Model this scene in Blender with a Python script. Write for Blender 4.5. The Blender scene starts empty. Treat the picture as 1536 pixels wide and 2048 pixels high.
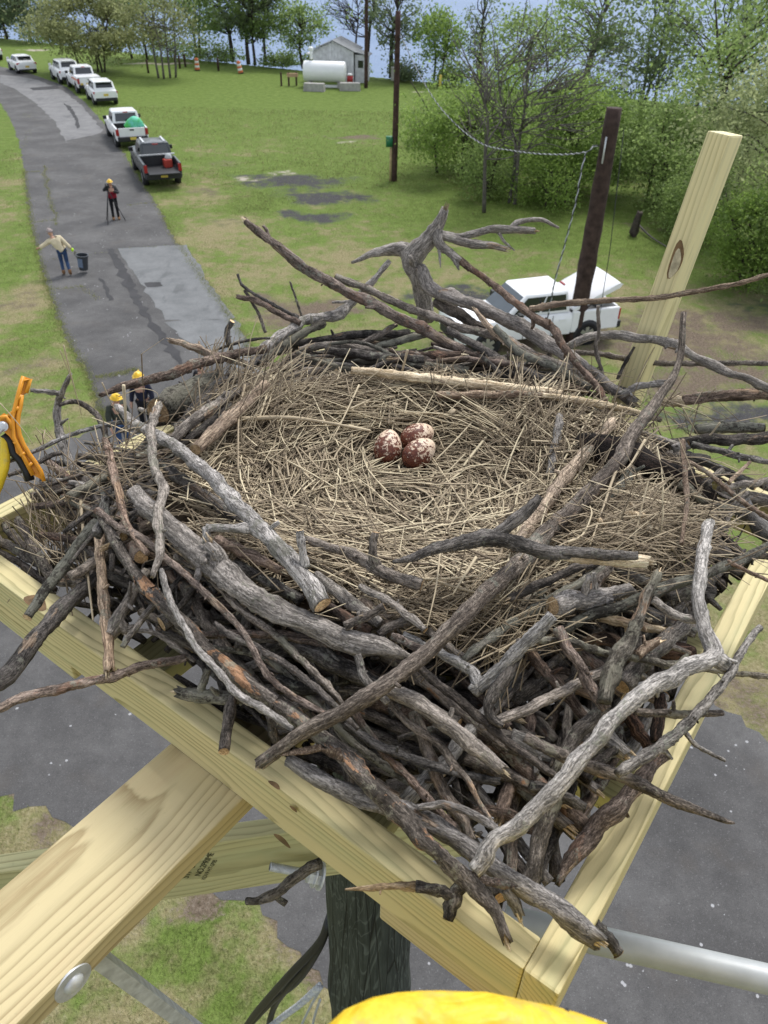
import bpy, bmesh, math, random
import numpy as np
from mathutils import Vector, Matrix

# ------------------------------------------------------------------ camera, light, exposure
sc = bpy.context.scene
C = bpy.data.collections.new("scene_objects"); sc.collection.children.link(C)
EYE = 10.8                                        # camera height above the ground, metres
PITCH, ROLL, FPX, PW, PH = 36.5, 1.3, 1538.0, 1536, 2048
_p, _r = math.radians(PITCH), math.radians(ROLL)
_fw = np.array([0, math.cos(_p), -math.sin(_p)]); _ri = np.array([1., 0, 0]); _up = np.array([0, math.sin(_p), math.cos(_p)])
_R = _ri*math.cos(_r)+_up*math.sin(_r); _U = -_ri*math.sin(_r)+_up*math.cos(_r)
CAM = np.array([0, 0, EYE])
cd = bpy.data.cameras.new("camera"); co_ = bpy.data.objects.new("camera", cd); C.objects.link(co_)
M = Matrix(((_R[0], _U[0], -_fw[0]), (_R[1], _U[1], -_fw[1]), (_R[2], _U[2], -_fw[2]))).to_4x4()
M.translation = Vector(CAM); co_.matrix_world = M
cd.sensor_fit = 'VERTICAL'; cd.sensor_height = 36; cd.sensor_width = 27; cd.lens = FPX/PH*36
cd.clip_start = .02; cd.clip_end = 6000
cd.dof.use_dof = True; cd.dof.focus_distance = 1.15; cd.dof.aperture_fstop = 13
sc.camera = co_
SUN_EL, SUN_AZ = 58, 25                           # degrees; azimuth from +Y towards +X
w = bpy.data.worlds.new("World"); sc.world = w; w.use_nodes = True
nt = w.node_tree; nt.nodes.clear()
sky = nt.nodes.new("ShaderNodeTexSky"); sky.sky_type = 'NISHITA'; sky.sun_disc = False
sky.sun_elevation = math.radians(SUN_EL); sky.sun_rotation = math.radians(SUN_AZ)
sky.air_density = 1.0; sky.dust_density = 1.5; sky.ozone_density = 1.0
hs = nt.nodes.new("ShaderNodeHueSaturation"); hs.inputs['Saturation'].default_value = .34
bg = nt.nodes.new("ShaderNodeBackground"); bg.inputs['Strength'].default_value = .15
wo = nt.nodes.new("ShaderNodeOutputWorld")
nt.links.new(sky.outputs[0], hs.inputs['Color']); nt.links.new(hs.outputs[0], bg.inputs['Color']); nt.links.new(bg.outputs[0], wo.inputs['Surface'])
sl = bpy.data.lights.new("sun", 'SUN'); sl.energy = 1.5; sl.angle = math.radians(14); sl.color = (1, .98, .945)
so = bpy.data.objects.new("sun", sl); C.objects.link(so); so.location = (0, 0, 40)
_e, _a = math.radians(SUN_EL), math.radians(SUN_AZ)
so.rotation_euler = Vector((-math.sin(_a)*math.cos(_e), -math.cos(_a)*math.cos(_e), -math.sin(_e))).to_track_quat('-Z', 'Y').to_euler()
sc.view_settings.view_transform = 'Standard'; sc.view_settings.look = 'None'
sc.view_settings.exposure = 0.86; sc.view_settings.gamma = 1; sc.view_settings.use_curve_mapping = False
sc.render.engine = 'CYCLES'
sc.cycles.use_denoising = True; sc.cycles.max_bounces = 6; sc.cycles.diffuse_bounces = 3; sc.cycles.transparent_max_bounces = 8

# ------------------------------------------------------------------ measuring helpers (photograph -> place)
def ray(x, y): return _fw+_R*((x-768)/FPX)+_U*((1024-y)/FPX)
def onz(x, y, z):
    d = ray(x, y); return CAM+d*((z-EYE)/d[2])
def ony(x, y, Y):
    d = ray(x, y); return CAM+d*(Y/d[1])
def gr(x, y): return onz(x, y, 0.)
def depth(P): return float((np.asarray(P)-CAM)@_fw)
def PROJ(P): q = np.asarray(P)-CAM; return 768+FPX*(q@_R)/(q@_fw), 1024-FPX*(q@_U)/(q@_fw)
def px2m(d, P): return d*depth(P)/FPX
rng = np.random.default_rng(7); random.seed(7)

# ------------------------------------------------------------------ object helpers
def tag(o, label=None, cat=None, group=None, kind=None):
    if label: o['label'] = label
    if cat: o['category'] = cat
    if group: o['group'] = group
    if kind: o['kind'] = kind
    return o
ORG = {}
def empty(name, loc=(0, 0, 0), rz=0., label=None, cat=None, group=None):
    o = bpy.data.objects.new(name, None); o.empty_display_size = .1; C.objects.link(o)
    o.location = loc; o.rotation_euler = (0, 0, rz); ORG[o.name] = np.array(loc, float)
    return tag(o, label, cat, group)
class MB:
    """collects geometry for ONE mesh object"""
    def __init__(s): s.V = []; s.F = []; s.n = 0; s.A = {}
    def add(s, V, F, mi=0, **attr):
        V = np.asarray(V, float).reshape(-1, 3)
        if not isinstance(F, list) or (len(F) and isinstance(F[0], (list, tuple))): F = [np.asarray(F)]
        for f in F:
            f = np.asarray(f, int)
            if f.size: s.F.append((f+s.n, mi))
        for k, a in attr.items(): s.A.setdefault(k, []).append((s.n, np.asarray(a, float)))
        s.V.append(V); s.n += len(V); return s
    def box(s, c, d, mi=0, R=None, taper=(1, 1)):
        x, y, z = np.array(d)/2.
        V = np.array([[-x, -y, -z], [x, -y, -z], [x, y, -z], [-x, y, -z], [-x*taper[0], -y*taper[1], z], [x*taper[0], -y*taper[1], z], [x*taper[0], y*taper[1], z], [-x*taper[0], y*taper[1], z]])
        if R is not None: V = V@np.asarray(R).T
        return s.add(V+np.array(c), [[0, 3, 2, 1], [4, 5, 6, 7], [0, 1, 5, 4], [1, 2, 6, 5], [2, 3, 7, 6], [3, 0, 4, 7]], mi)
    def cyl(s, a, b, r0, r1=None, n=12, mi=0, cap=True):
        r1 = r0 if r1 is None else r1
        a, b = np.array(a, float), np.array(b, float); t = (b-a)/np.linalg.norm(b-a)
        u = np.cross(t, [0, 0, 1.] if abs(t[2]) < .9 else [1., 0, 0]); u /= np.linalg.norm(u); v = np.cross(t, u)
        th = np.arange(n)*2*math.pi/n; o = np.cos(th)[:, None]*u+np.sin(th)[:, None]*v
        V = np.vstack([a+o*r0, b+o*r1, a, b]); i = np.arange(n); j = (i+1) % n
        F = [np.stack([i, j, j+n, i+n], 1)]
        if cap: F += [np.stack([j, i, np.full(n, 2*n)], 1), np.stack([i+n, j+n, np.full(n, 2*n+1)], 1)]
        return s.add(V, F, mi)
    def ell(s, c, r, nu=12, nv=8, mi=0, R=None, z0=-1.):
        ph = np.linspace(math.asin(z0), math.pi/2, nv+1); th = np.arange(nu)*2*math.pi/nu
        V = np.array([[math.cos(p)*math.cos(t)*r[0], math.cos(p)*math.sin(t)*r[1], math.sin(p)*r[2]] for p in ph for t in th])
        if R is not None: V = V@np.asarray(R).T
        F = [[i*nu+j, i*nu+(j+1) % nu, (i+1)*nu+(j+1) % nu, (i+1)*nu+j] for i in range(nv) for j in range(nu)]
        return s.add(V+np.array(c), F, mi)
    def prism(s, poly, h, fr, mi=0):
        """2-D polygon extruded by h; fr maps (u,v,w) to space"""
        n = len(poly); V = np.array([fr(u, v, 0) for u, v in poly]+[fr(u, v, h) for u, v in poly])
        i = np.arange(n); j = (i+1) % n
        s.add(V, [np.array([list(range(n))[::-1]]), np.array([list(range(n, 2*n))]), np.stack([i, j, j+n, i+n], 1)], mi); return s
    def tubep(s, pts, r, n=8, mi=0):
        V, F, co = tube_geo(np.array(pts, float), np.atleast_1d(np.array(r, float)), n, 0, None); return s.add(V, F, mi)
    def build(s, name, mats, parent=None, world=True, origin=None, smooth=True, autosmooth=None, rot=None, **kw):
        V = np.vstack(s.V) if s.V else np.zeros((0, 3))
        po = ORG.get(parent.name, np.zeros(3)) if (parent is not None and world) else np.zeros(3)
        org = np.array(origin, float) if origin is not None else (po if world and parent is not None else np.zeros(3))
        V = V-org
        me = bpy.data.meshes.new(name); ls = []; lt = []; mi = []
        for f, m in s.F:
            ls.append(f.ravel()); lt.append(np.full(f.shape[0], f.shape[1])); mi.append(np.full(f.shape[0], m))
        L = np.concatenate(ls); T = np.concatenate(lt); MI = np.concatenate(mi)
        me.vertices.add(len(V)); me.vertices.foreach_set("co", V.astype(np.float32).ravel())
        me.loops.add(len(L)); me.loops.foreach_set("vertex_index", L.astype(np.int32))
        me.polygons.add(len(T)); st = np.concatenate([[0], np.cumsum(T)[:-1]])
        me.polygons.foreach_set("loop_start", st.astype(np.int32)); me.polygons.foreach_set("loop_total", T.astype(np.int32))
        me.polygons.foreach_set("material_index", MI.astype(np.int32)); me.polygons.foreach_set("use_smooth", np.full(len(T), smooth))
        me.update(calc_edges=True)
        for k, lst in s.A.items():
            dim = 3 if lst[0][1].ndim == 2 else 1
            arr = np.zeros((len(V), 3)) if dim == 3 else np.zeros(len(V))
            for off, a in lst: arr[off:off+len(a)] = a
            at = me.attributes.new(k, 'FLOAT_VECTOR' if dim == 3 else 'FLOAT', 'POINT')
            at.data.foreach_set("vector" if dim == 3 else "value", arr.astype(np.float32).ravel())
        for m in (mats if isinstance(mats, (list, tuple)) else [mats]): me.materials.append(m)
        if autosmooth is not None:
            try: me.set_sharp_from_angle(angle=math.radians(autosmooth))
            except Exception: pass
        o = bpy.data.objects.new(name, me); C.objects.link(o)
        if parent is not None: o.parent = parent
        o.location = org-po if (world and parent is not None) else org
        ORG[o.name] = org
        if rot is not None: o.rotation_euler = rot
        return tag(o, **kw)
def copy_tree(o, parent=None):
    c = o.copy(); C.objects.link(c)
    if parent is not None: c.parent = parent
    ORG[c.name] = ORG.get(o.name, np.zeros(3))
    for ch in list(o.children): copy_tree(ch, c)
    return c
def catmull(P, m):
    P = np.asarray(P, float)
    if len(P) == 2:
        t = np.linspace(0, 1, m)[:, None]; return P[0]*(1-t)+P[1]*t
    d = np.r_[0, np.cumsum(np.linalg.norm(np.diff(P[:, :3], axis=0), axis=1)+1e-9)]
    E = np.vstack([2*P[0]-P[1], P, 2*P[-1]-P[-2]]); out = []
    for s in np.linspace(0, d[-1], m):
        i = min(np.searchsorted(d, s, 'right')-1, len(P)-2); t = (s-d[i])/(d[i+1]-d[i])
        a, b, c, e = E[i], E[i+1], E[i+2], E[i+3]
        out.append(.5*((2*b)+(-a+c)*t+(2*a-5*b+4*c-e)*t*t+(-a+3*b-3*c+e)*t**3))
    return np.array(out)
def tube_geo(pts, rad, n=10, rough=0., rg=None, rings=None, jag=(0, 0), knots=0, s0=0., wig=0.):
    """a tapered tube through points; returns verts, faces, bark coordinates (x,y round the axis, z along it)"""
    if len(rad) == 1: rad = np.full(len(pts), rad[0])
    if len(rad) != len(pts): rad = np.interp(np.linspace(0, 1, len(pts)), np.linspace(0, 1, len(rad)), rad)
    L = np.linalg.norm(np.diff(pts, axis=0), axis=1).sum(); mr = rad.mean()
    if rings is None: rings = int(np.clip(L/(mr*.62), 8, 150)) if rough > 0 else (len(pts) if len(pts) > 2 else 2)
    if rough > 0 or len(pts) > 2:
        PR = catmull(np.c_[pts, rad], max(rings, len(pts))); P, r = PR[:, :3], np.maximum(PR[:, 3], mr*.08)
    else: P, r = pts, rad
    m = len(P)
    if wig > 0 and rg is not None and m > 4:
        ph = rg.uniform(0, 6.28, (3, 3)); fr = rg.uniform(2, 9, (3, 3)); s = np.linspace(0, 1, m)
        env = np.minimum(1, np.minimum(s, 1-s)*8)
        for a in range(3): P[:, a] += wig*mr*env*.6*sum(np.sin(fr[a, k]*s*3.+ph[a, k]) for k in range(3))
    T = np.gradient(P, axis=0); T /= np.linalg.norm(T, axis=1)[:, None]+1e-12
    u = np.cross(T[0], [0, 0, 1.] if abs(T[0][2]) < .9 else [1., 0, 0]); u /= np.linalg.norm(u)
    th = np.arange(n)*2*math.pi/n; cs, sn = np.cos(th), np.sin(th)
    S = np.r_[0, np.cumsum(np.linalg.norm(np.diff(P, axis=0), axis=1))]
    V = np.zeros((m, n, 3)); CO = np.zeros((m, n, 3)); K = np.ones((m, n))
    if rough > 0:
        for _ in range(5):
            a = rg.integers(0, 4); K += rough*rg.uniform(.3, 1)*np.sin(a*th[None]+rg.uniform(1.5, 9)*S[:, None]/(mr*6)+rg.uniform(0, 6.28))
        K += rg.normal(0, rough*.30, (m, n))
        g_ = rg.normal(0, 1, (m+8, n)); g_ = (g_[:-8]+g_[2:-6]*1.5+g_[4:-4]*1.8+g_[6:-2]*1.5+g_[8:])/3.2; g_ = (np.roll(g_, 1, 1)+2*g_+np.roll(g_, -1, 1))/3.; K += g_*rough*.55
        for _ in range(max(1, int(S[-1]/(mr*7)))):                       # growth rings and nodes across the stick
            si = rg.uniform(0, S[-1]); K += rg.uniform(.02, .13)*np.exp(-((S[:, None]-si)/(mr*.35))**2)
        for _ in range(knots):
            si = rg.uniform(.08, .92)*S[-1]; ti = rg.uniform(0, 6.28); am = rg.uniform(.08, .32)
            dth = np.angle(np.exp(1j*(th-ti)))
            K += am*np.exp(-((S[:, None]-si)/(mr*.9))**2-(dth[None]/.7)**2)
    for i in range(m):
        u = u-T[i]*(u@T[i]); u /= np.linalg.norm(u); v = np.cross(T[i], u)
        V[i] = P[i]+r[i]*K[i][:, None]*(cs[:, None]*u+sn[:, None]*v)
        CO[i] = np.c_[cs*r[i], sn*r[i], np.full(n, S[i]+s0)]
    if jag[0] > 0: V[0] -= T[0]*(rg.uniform(0, 1, n)[:, None]*jag[0]*r[0])
    if jag[1] > 0: V[-1] += T[-1]*(rg.uniform(0, 1, n)[:, None]*jag[1]*r[-1])
    i = np.arange(m-1)[:, None]; j = np.arange(n)[None]; jn = (j+1) % n
    Q = np.stack([i*n+j, i*n+jn, (i+1)*n+jn, (i+1)*n+j], -1).reshape(-1, 4)
    VV = np.vstack([V.reshape(-1, 3), P[0][None], P[-1][None]]); a, b = m*n, m*n+1
    jj = np.arange(n); jn = (jj+1) % n
    F = [Q, np.stack([jn, jj, np.full(n, a)], 1), np.stack([(m-1)*n+jj, (m-1)*n+jn, np.full(n, b)], 1)]
    COO = np.vstack([CO.reshape(-1, 3), [[0, 0, s0]], [[0, 0, S[-1]+s0]]])
    return VV, F, COO
def inpoly(x, y, poly):
    r = np.zeros(len(x), bool); P = np.asarray(poly)[:, :2]; n = len(P)
    for i in range(n):
        (x0, y0), (x1, y1) = P[i], P[(i+1) % n]
        if y0 == y1: continue
        c = ((y0 > y) != (y1 > y)) & (x < (x1-x0)*(y-y0)/(y1-y0)+x0); r ^= c
    return r

# ------------------------------------------------------------------ material helpers
class NT:
    def __init__(s, name):
        s.m = bpy.data.materials.new(name); s.m.use_nodes = True; s.t = s.m.node_tree; s.t.nodes.clear()
        s.out = s.t.nodes.new("ShaderNodeOutputMaterial"); s.b = s.t.nodes.new("ShaderNodeBsdfPrincipled")
        s.t.links.new(s.b.outputs[0], s.out.inputs['Surface'])
    def n(s, ty, **kw):
        nd = s.t.nodes.new(ty)
        for k, v in kw.items(): setattr(nd, k, v)
        return nd
    def set(s, sock, v):
        if hasattr(v, 'is_output'): s.t.links.new(v, sock)
        elif isinstance(v, (tuple, list)) and len(v) == 3 and sock.type == 'RGBA': sock.default_value = (*v, 1)
        else: sock.default_value = v
    def coord(s, kind='Object'): return s.n("ShaderNodeTexCoord").outputs[kind]
    def attr(s, name, out='Vector'): return s.n("ShaderNodeAttribute", attribute_name=name).outputs[out]
    def rnd(s): return s.n("ShaderNodeObjectInfo").outputs['Random']
    def math(s, op, a, b=0., c=None):
        nd = s.n("ShaderNodeMath", operation=op); s.set(nd.inputs[0], a); s.set(nd.inputs[1], b)
        if c is not None: s.set(nd.inputs[2], c)
        return nd.outputs[0]
    def vmath(s, op, a, b=(0, 0, 0), out=0):
        nd = s.n("ShaderNodeVectorMath", operation=op); s.set(nd.inputs[0], a); s.set(nd.inputs[1], b); return nd.outputs[out]
    def scale(s, v, sc3): return s.vmath('MULTIPLY', v, sc3)
    def noise(s, v, scale=5., detail=4., rough=.55, dist=0., out='Fac'):
        nd = s.n("ShaderNodeTexNoise"); s.set(nd.inputs['Vector'], v); s.set(nd.inputs['Scale'], scale)
        nd.inputs['Detail'].default_value = detail; nd.inputs['Roughness'].default_value = rough; nd.inputs['Distortion'].default_value = dist
        return nd.outputs[out]
    def vor(s, v, scale=5., feat='F1', out='Distance', rnd=1.):
        nd = s.n("ShaderNodeTexVoronoi", feature=feat); s.set(nd.inputs['Vector'], v); nd.inputs['Scale'].default_value = scale
        nd.inputs['Randomness'].default_value = rnd; return nd.outputs[out]
    def ramp(s, f, stops, inter='LINEAR'):
        nd = s.n("ShaderNodeValToRGB"); r = nd.color_ramp; r.interpolation = inter
        while len(r.elements) < len(stops): r.elements.new(.5)
        for e, (p, c) in zip(r.elements, stops):
            e.position = p; e.color = (*c, 1) if isinstance(c, (tuple, list)) else (c, c, c, 1)
        s.set(nd.inputs[0], f); return nd.outputs[0]
    def step(s, f, a, b):
        nd = s.n("ShaderNodeMapRange"); s.set(nd.inputs[0], f); nd.inputs[1].default_value = a; nd.inputs[2].default_value = b; nd.interpolation_type = 'SMOOTHSTEP'; return nd.outputs[0]
    def mix(s, f, a, b, mode='MIX'):
        nd = s.n("ShaderNodeMix", data_type='RGBA', blend_type=mode); s.set(nd.inputs[0], f)
        s.set(nd.inputs[6], a); s.set(nd.inputs[7], b); return nd.outputs[2]
    def bump(s, h, strength=.5, dist=.002):
        nd = s.n("ShaderNodeBump"); s.set(nd.inputs['Height'], h); nd.inputs['Strength'].default_value = strength; nd.inputs['Distance'].default_value = dist
        s.t.links.new(nd.outputs[0], s.b.inputs['Normal']); return nd
    def fin(s, col, rough=.8, spec=.3, metal=0.):
        s.set(s.b.inputs['Base Color'], col); s.set(s.b.inputs['Roughness'], rough); s.set(s.b.inputs['Specular IOR Level'], spec); s.set(s.b.inputs['Metallic'], metal); return s.m
def plain(name, col, rough=.6, spec=.3, metal=0., var=.12, scale=8., bump=0.):
    t = NT(name); c = t.coord(); f = t.noise(c, scale, 5)
    lo = tuple(max(0, x*(1-var)) for x in col); hi = tuple(min(1, x*(1+var)) for x in col)
    if bump: t.bump(t.noise(c, scale*12, 3), bump, .002)
    return t.fin(t.ramp(f, [(.3, lo), (.7, hi)]), rough, spec, metal)
def bark(name, dark, light, streak=.5, lichen=0., patch=None, patchamt=0., lich_col=(.27, .28, .235), crack=.5, warm=None, wear=.0):
    t = NT(name); co = t.attr('co'); r = t.rnd()
    off = t.n("ShaderNodeCombineXYZ"); t.set(off.inputs[2], t.math('MULTIPLY', r, 37.)); t.set(off.inputs[0], t.math('MULTIPLY', r, 3.1))
    c = t.vmath('ADD', co, off.outputs[0])
    lon = t.noise(t.scale(c, (1, 1, .07)), 330., 6, .68)            # long fibres
    mid = t.noise(t.scale(c, (1, 1, .5)), 75., 6, .68)
    fine = t.noise(t.scale(c, (1, 1, .45)), 650., 4, .65)
    big = t.noise(t.scale(c, (1, 1, .35)), 17., 4, .6)
    f = t.math('ADD', t.math('MULTIPLY', lon, streak), t.math('MULTIPLY', mid, 1-streak))
    f = t.math('ADD', f, t.math('MULTIPLY', t.math('SUBTRACT', fine, .5), .55))
    f = t.math('ADD', f, t.math('MULTIPLY', t.math('SUBTRACT', big, .5), .45))
    f = t.math('ADD', f, t.math('MULTIPLY', t.math('SUBTRACT', r, .5), .14))
    m = tuple((a+b)/2*.85 for a, b in zip(dark, light))
    col = t.ramp(f, [(.33, tuple(x*.6 for x in dark)), (.42, dark), (.51, m), (.60, light), (.74, tuple(min(1, x*1.4) for x in light))])
    if warm: col = t.mix(t.math('MULTIPLY', t.step(t.noise(c, 18., 4), .5, .68), .75), col, warm)
    if patch:
        pm = t.math('ADD', t.noise(t.scale(c, (1, 1, .55)), 26., 5, .65, .4), t.math('MULTIPLY', t.math('SUBTRACT', fine, .5), .12))
        col = t.mix(t.math('MULTIPLY', t.step(pm, .63-patchamt, .66-patchamt), .9), col, t.mix(t.step(mid, .35, .62), tuple(x*.42 for x in patch), patch))
    worn = t.step(t.math('ADD', t.noise(t.scale(c, (1, 1, .3)), 34., 5, .7), t.math('MULTIPLY', t.math('SUBTRACT', t.noise(c, 7., 2), .5), .7)), .66-wear, .70-wear)
    col = t.mix(t.math('MULTIPLY', worn, .85), col, t.mix(t.step(lon, .4, .6), (.15, .105, .075), (.40, .315, .235)))
    fur = t.noise(t.scale(c, (1, 1, .16)), 210., 4, .7, .5); fm = t.math('SUBTRACT', 1., t.step(t.math('ABSOLUTE', t.math('SUBTRACT', fur, .5)), .0, .035))
    rg_ = t.noise(t.scale(c, (.45, .45, 1.)), 160., 3, .6); rm = t.math('MULTIPLY', t.math('SUBTRACT', 1., t.step(t.math('ABSOLUTE', t.math('SUBTRACT', rg_, .5)), .0, .02)), t.step(big, .45, .6))
    dk = t.math('MAXIMUM', t.math('MULTIPLY', fm, crack), t.math('MULTIPLY', rm, crack*.8))
    col = t.mix(dk, col, tuple(x*.25 for x in dark))
    if lichen:
        l = t.step(t.math('ADD', t.noise(c, 85., 6, .75), t.math('MULTIPLY', t.noise(c, 13., 2), .6)), .90-lichen*.3, .97-lichen*.3)
        col = t.mix(t.math('MULTIPLY', l, .75), col, t.mix(t.noise(c, 400., 3), tuple(x*.5 for x in lich_col), lich_col))
    h = t.math('ADD', t.math('MULTIPLY', lon, .8), t.math('SUBTRACT', t.math('ADD', t.math('MULTIPLY', fine, .5), mid), dk))
    t.bump(h, .9, .0025)
    r2 = t.math('FRACT', t.math('MULTIPLY', r, 7.31)); r3 = t.math('FRACT', t.math('MULTIPLY', r, 13.7))
    col = t.mix(1., col, t.mix(r2, (.72, .72, .73), (1.42, 1.40, 1.36)), 'MULTIPLY'); col = t.mix(t.math('MULTIPLY', r3, .7), col, t.mix(1., col, (1.10, .96, .84), 'MULTIPLY'))
    return t.fin(col, .9, .2)
def leafmat(name, lo, mid, hi, trans=.5):
    t = NT(name); a = t.attr('lv', 'Fac'); r = t.rnd()
    col = t.ramp(a, [(0., lo), (.5, mid), (1., hi)])
    t.fin(col, .6, .25)
    tr = t.n("ShaderNodeBsdfTranslucent"); t.set(tr.inputs[0], t.mix(.4, col, tuple(min(1, x*1.6) for x in hi)))
    mx = t.n("ShaderNodeMixShader"); mx.inputs[0].default_value = trans
    t.t.links.new(t.b.outputs[0], mx.inputs[1]); t.t.links.new(tr.outputs[0], mx.inputs[2]); t.t.links.new(mx.outputs[0], t.out.inputs['Surface'])
    return t.m
def lumber(name, base, late, spacing=.007, cx=(.03, -.07), stain=(.40, .44, .24), warp=.035):
    t = NT(name); c = t.coord(); r = t.rnd()
    o = t.n("ShaderNodeCombineXYZ"); t.set(o.inputs[0], t.math('MULTIPLY', r, 29.)); c2 = t.vmath('ADD', c, o.outputs[0])
    w1 = t.vmath('SUBTRACT', t.noise(t.scale(c2, (1, 2.5, 2.5)), 1.7, 2, .4, 0., 'Color'), (.5, .5, .5))
    w2 = t.vmath('SUBTRACT', t.noise(t.scale(c2, (1, 6, 6)), 9., 3, .5, 0., 'Color'), (.5, .5, .5))
    p = t.vmath('ADD', c, t.vmath('ADD', t.scale(w1, (0, warp*2, warp*2)), t.scale(w2, (0, .006, .006))))
    sx = t.n("ShaderNodeSeparateXYZ"); t.set(sx.inputs[0], p)
    y = t.math('SUBTRACT', sx.outputs[1], cx[0]); z = t.math('SUBTRACT', sx.outputs[2], cx[1])
    d = t.math('SQRT', t.math('ADD', t.math('MULTIPLY', y, y), t.math('MULTIPLY', z, z)))
    var = t.noise(t.math('MULTIPLY', d, 1.), 60., 2, .5)
    ph = t.math('ADD', t.math('DIVIDE', d, spacing), t.math('MULTIPLY', t.noise(t.scale(c2, (0, 1, 1)), 30., 1), 1.2)); fr = t.math('FRACT', ph)
    fine = t.noise(t.scale(c2, (3, 170, 170)), 5., 5, .65); pore = t.noise(t.scale(c2, (14, 420, 420)), 3., 3, .6)
    g = t.ramp(fr, [(0., 0.), (.4, .10), (.78, .75), (.90, 1.), (1., 0.)])
    amp = t.math('ADD', .25, t.math('MULTIPLY', t.noise(t.scale(c2, (.8, 6, 6)), 5., 3), 1.0))
    f = t.math('ADD', t.math('MULTIPLY', g, amp), t.math('MULTIPLY', t.math('SUBTRACT', fine, .5), .55))
    col = t.ramp(f, [(.0, tuple(min(1, x*1.12) for x in base)), (.35, base), (1., late)])
    blot = t.step(t.noise(t.scale(c2, (1.2, 7, 7)), 4., 5, .6), .45, .72)
    col = t.mix(t.math('MULTIPLY', blot, .35), col, stain)
    col = t.mix(t.math('MULTIPLY', t.step(pore, .60, .75), .22), col, late)
    dirt = t.step(t.noise(c2, 60., 6, .75), .63, .78); col = t.mix(t.math('MULTIPLY', dirt, .28), col, (.13, .11, .07))
    t.bump(t.math('ADD', t.math('MULTIPLY', g, .6), fine), .35, .0008)
    return t.fin(col, .62, .3)

MAT = {}
MAT['grey'] = bark('bark_grey', (.085, .078, .072), (.30, .28, .258), .38, .10, wear=.03)
MAT['dark'] = bark('bark_dark', (.042, .039, .037), (.17, .158, .148), .38, .05, wear=.0)
MAT['lichen'] = bark('bark_lichen', (.070, .067, .058), (.235, .23, .205), .3, .45, wear=.01)
MAT['silver'] = bark('wood_silver', (.17, .163, .155), (.38, .365, .35), .6, .02, crack=.55, wear=-.03)
MAT['birch'] = bark('bark_pale', (.29, .285, .275), (.54, .53, .515), .2, .20, crack=.8, wear=-.2)
MAT['brown'] = bark('bark_brown', (.075, .058, .049), (.28, .225, .192), .42, .05, patch=(.25, .165, .125), patchamt=.05, wear=.04)
MAT['orange'] = bark('bark_orange', (.065, .06, .056), (.215, .20, .188), .35, .12, patch=(.36, .22, .135), patchamt=.06, wear=-.04)
MAT['tan'] = bark('wood_tan', (.17, .125, .095), (.50, .41, .315), .7, .03, crack=.4, warm=(.27, .22, .18), wear=.02)
MAT['taupe'] = bark('wood_taupe', (.12, .10, .085), (.38, .33, .28), .6, .04, crack=.5, wear=.03)
MAT['pale'] = bark('wood_bare', (.42, .33, .21), (.82, .72, .54), .8, 0., crack=.2)
MAT['rot'] = bark('wood_rotten', (.018, .013, .011), (.115, .072, .055), .75, .0, crack=.8)
MAT['endwood'] = bark('cut_wood', (.40, .27, .15), (.74, .57, .36), .5, 0., crack=.3)
MAT['pine'] = lumber('pine_lumber', (.56, .48, .255), (.25, .215, .085), .0075, (.085, -.06))
MAT['pine_green'] = lumber('pine_lumber_green', (.43, .40, .21), (.22, .20, .085), .009, (.07, .01))
MAT['pine_warm'] = lumber('pine_lumber_warm', (.51, .43, .245), (.27, .20, .088), .0085, (.035, -.075), (.52, .38, .22), .05)
MAT['knot'] = plain('knot_wood', (.17, .105, .05), .6, .3, 0, .5, 60)
MAT['galv'] = plain('galvanised_steel', (.56, .58, .60), .45, .5, .35, .25, 60)
MAT['pipe'] = plain('grey_painted_pipe', (.40, .42, .43), .5, .4, .2, .1, 20)
MAT['black'] = plain('black_rubber', (.012, .012, .014), .5, .4, 0, .2, 20)
MAT['rope'] = plain('pale_rope', (.42, .44, .45), .8, .2, 0, .2, 90)
MAT['white'] = plain('white_paint', (.78, .79, .80), .25, .5, 0, .03, 3)
MAT['glass'] = plain('tinted_glass', (.012, .016, .02), .06, .8, 0, .1, 2)
MAT['screen'] = plain('windscreen_glass', (.05, .065, .075), .06, .8, 0, .1, 2)
MAT['tyre'] = plain('tyre_rubber', (.018, .018, .019), .8, .2, 0, .2, 12)
MAT['rim'] = plain('wheel_metal', (.45, .46, .47), .35, .5, .8, .1, 9)
MAT['trim'] = plain('black_trim', (.022, .023, .025), .55, .35, 0, .1, 5)
MAT['red'] = plain('red_lens', (.34, .012, .015), .3, .5, 0, .1, 9)
MAT['clear'] = plain('lamp_lens', (.55, .57, .6), .2, .5, 0, .1, 9)
MAT['charcoal'] = plain('charcoal_paint', (.050, .056, .063), .3, .5, .2, .08, 3)
MAT['plate'] = plain('yellow_plate', (.62, .47, .09), .5, .3, 0, .05, 9)
MAT['yellow'] = plain('yellow_vinyl', (.62, .43, .03), .5, .35, 0, .1, 9)
MAT['orangeplastic'] = plain('orange_plastic', (.72, .30, .02), .45, .4, 0, .08, 25)
MAT['skin'] = plain('skin', (.48, .28, .20), .55, .35, 0, .06, 9)
MAT['concrete'] = plain('concrete', (.34, .33, .31), .9, .2, 0, .2, 4, .4)

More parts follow.
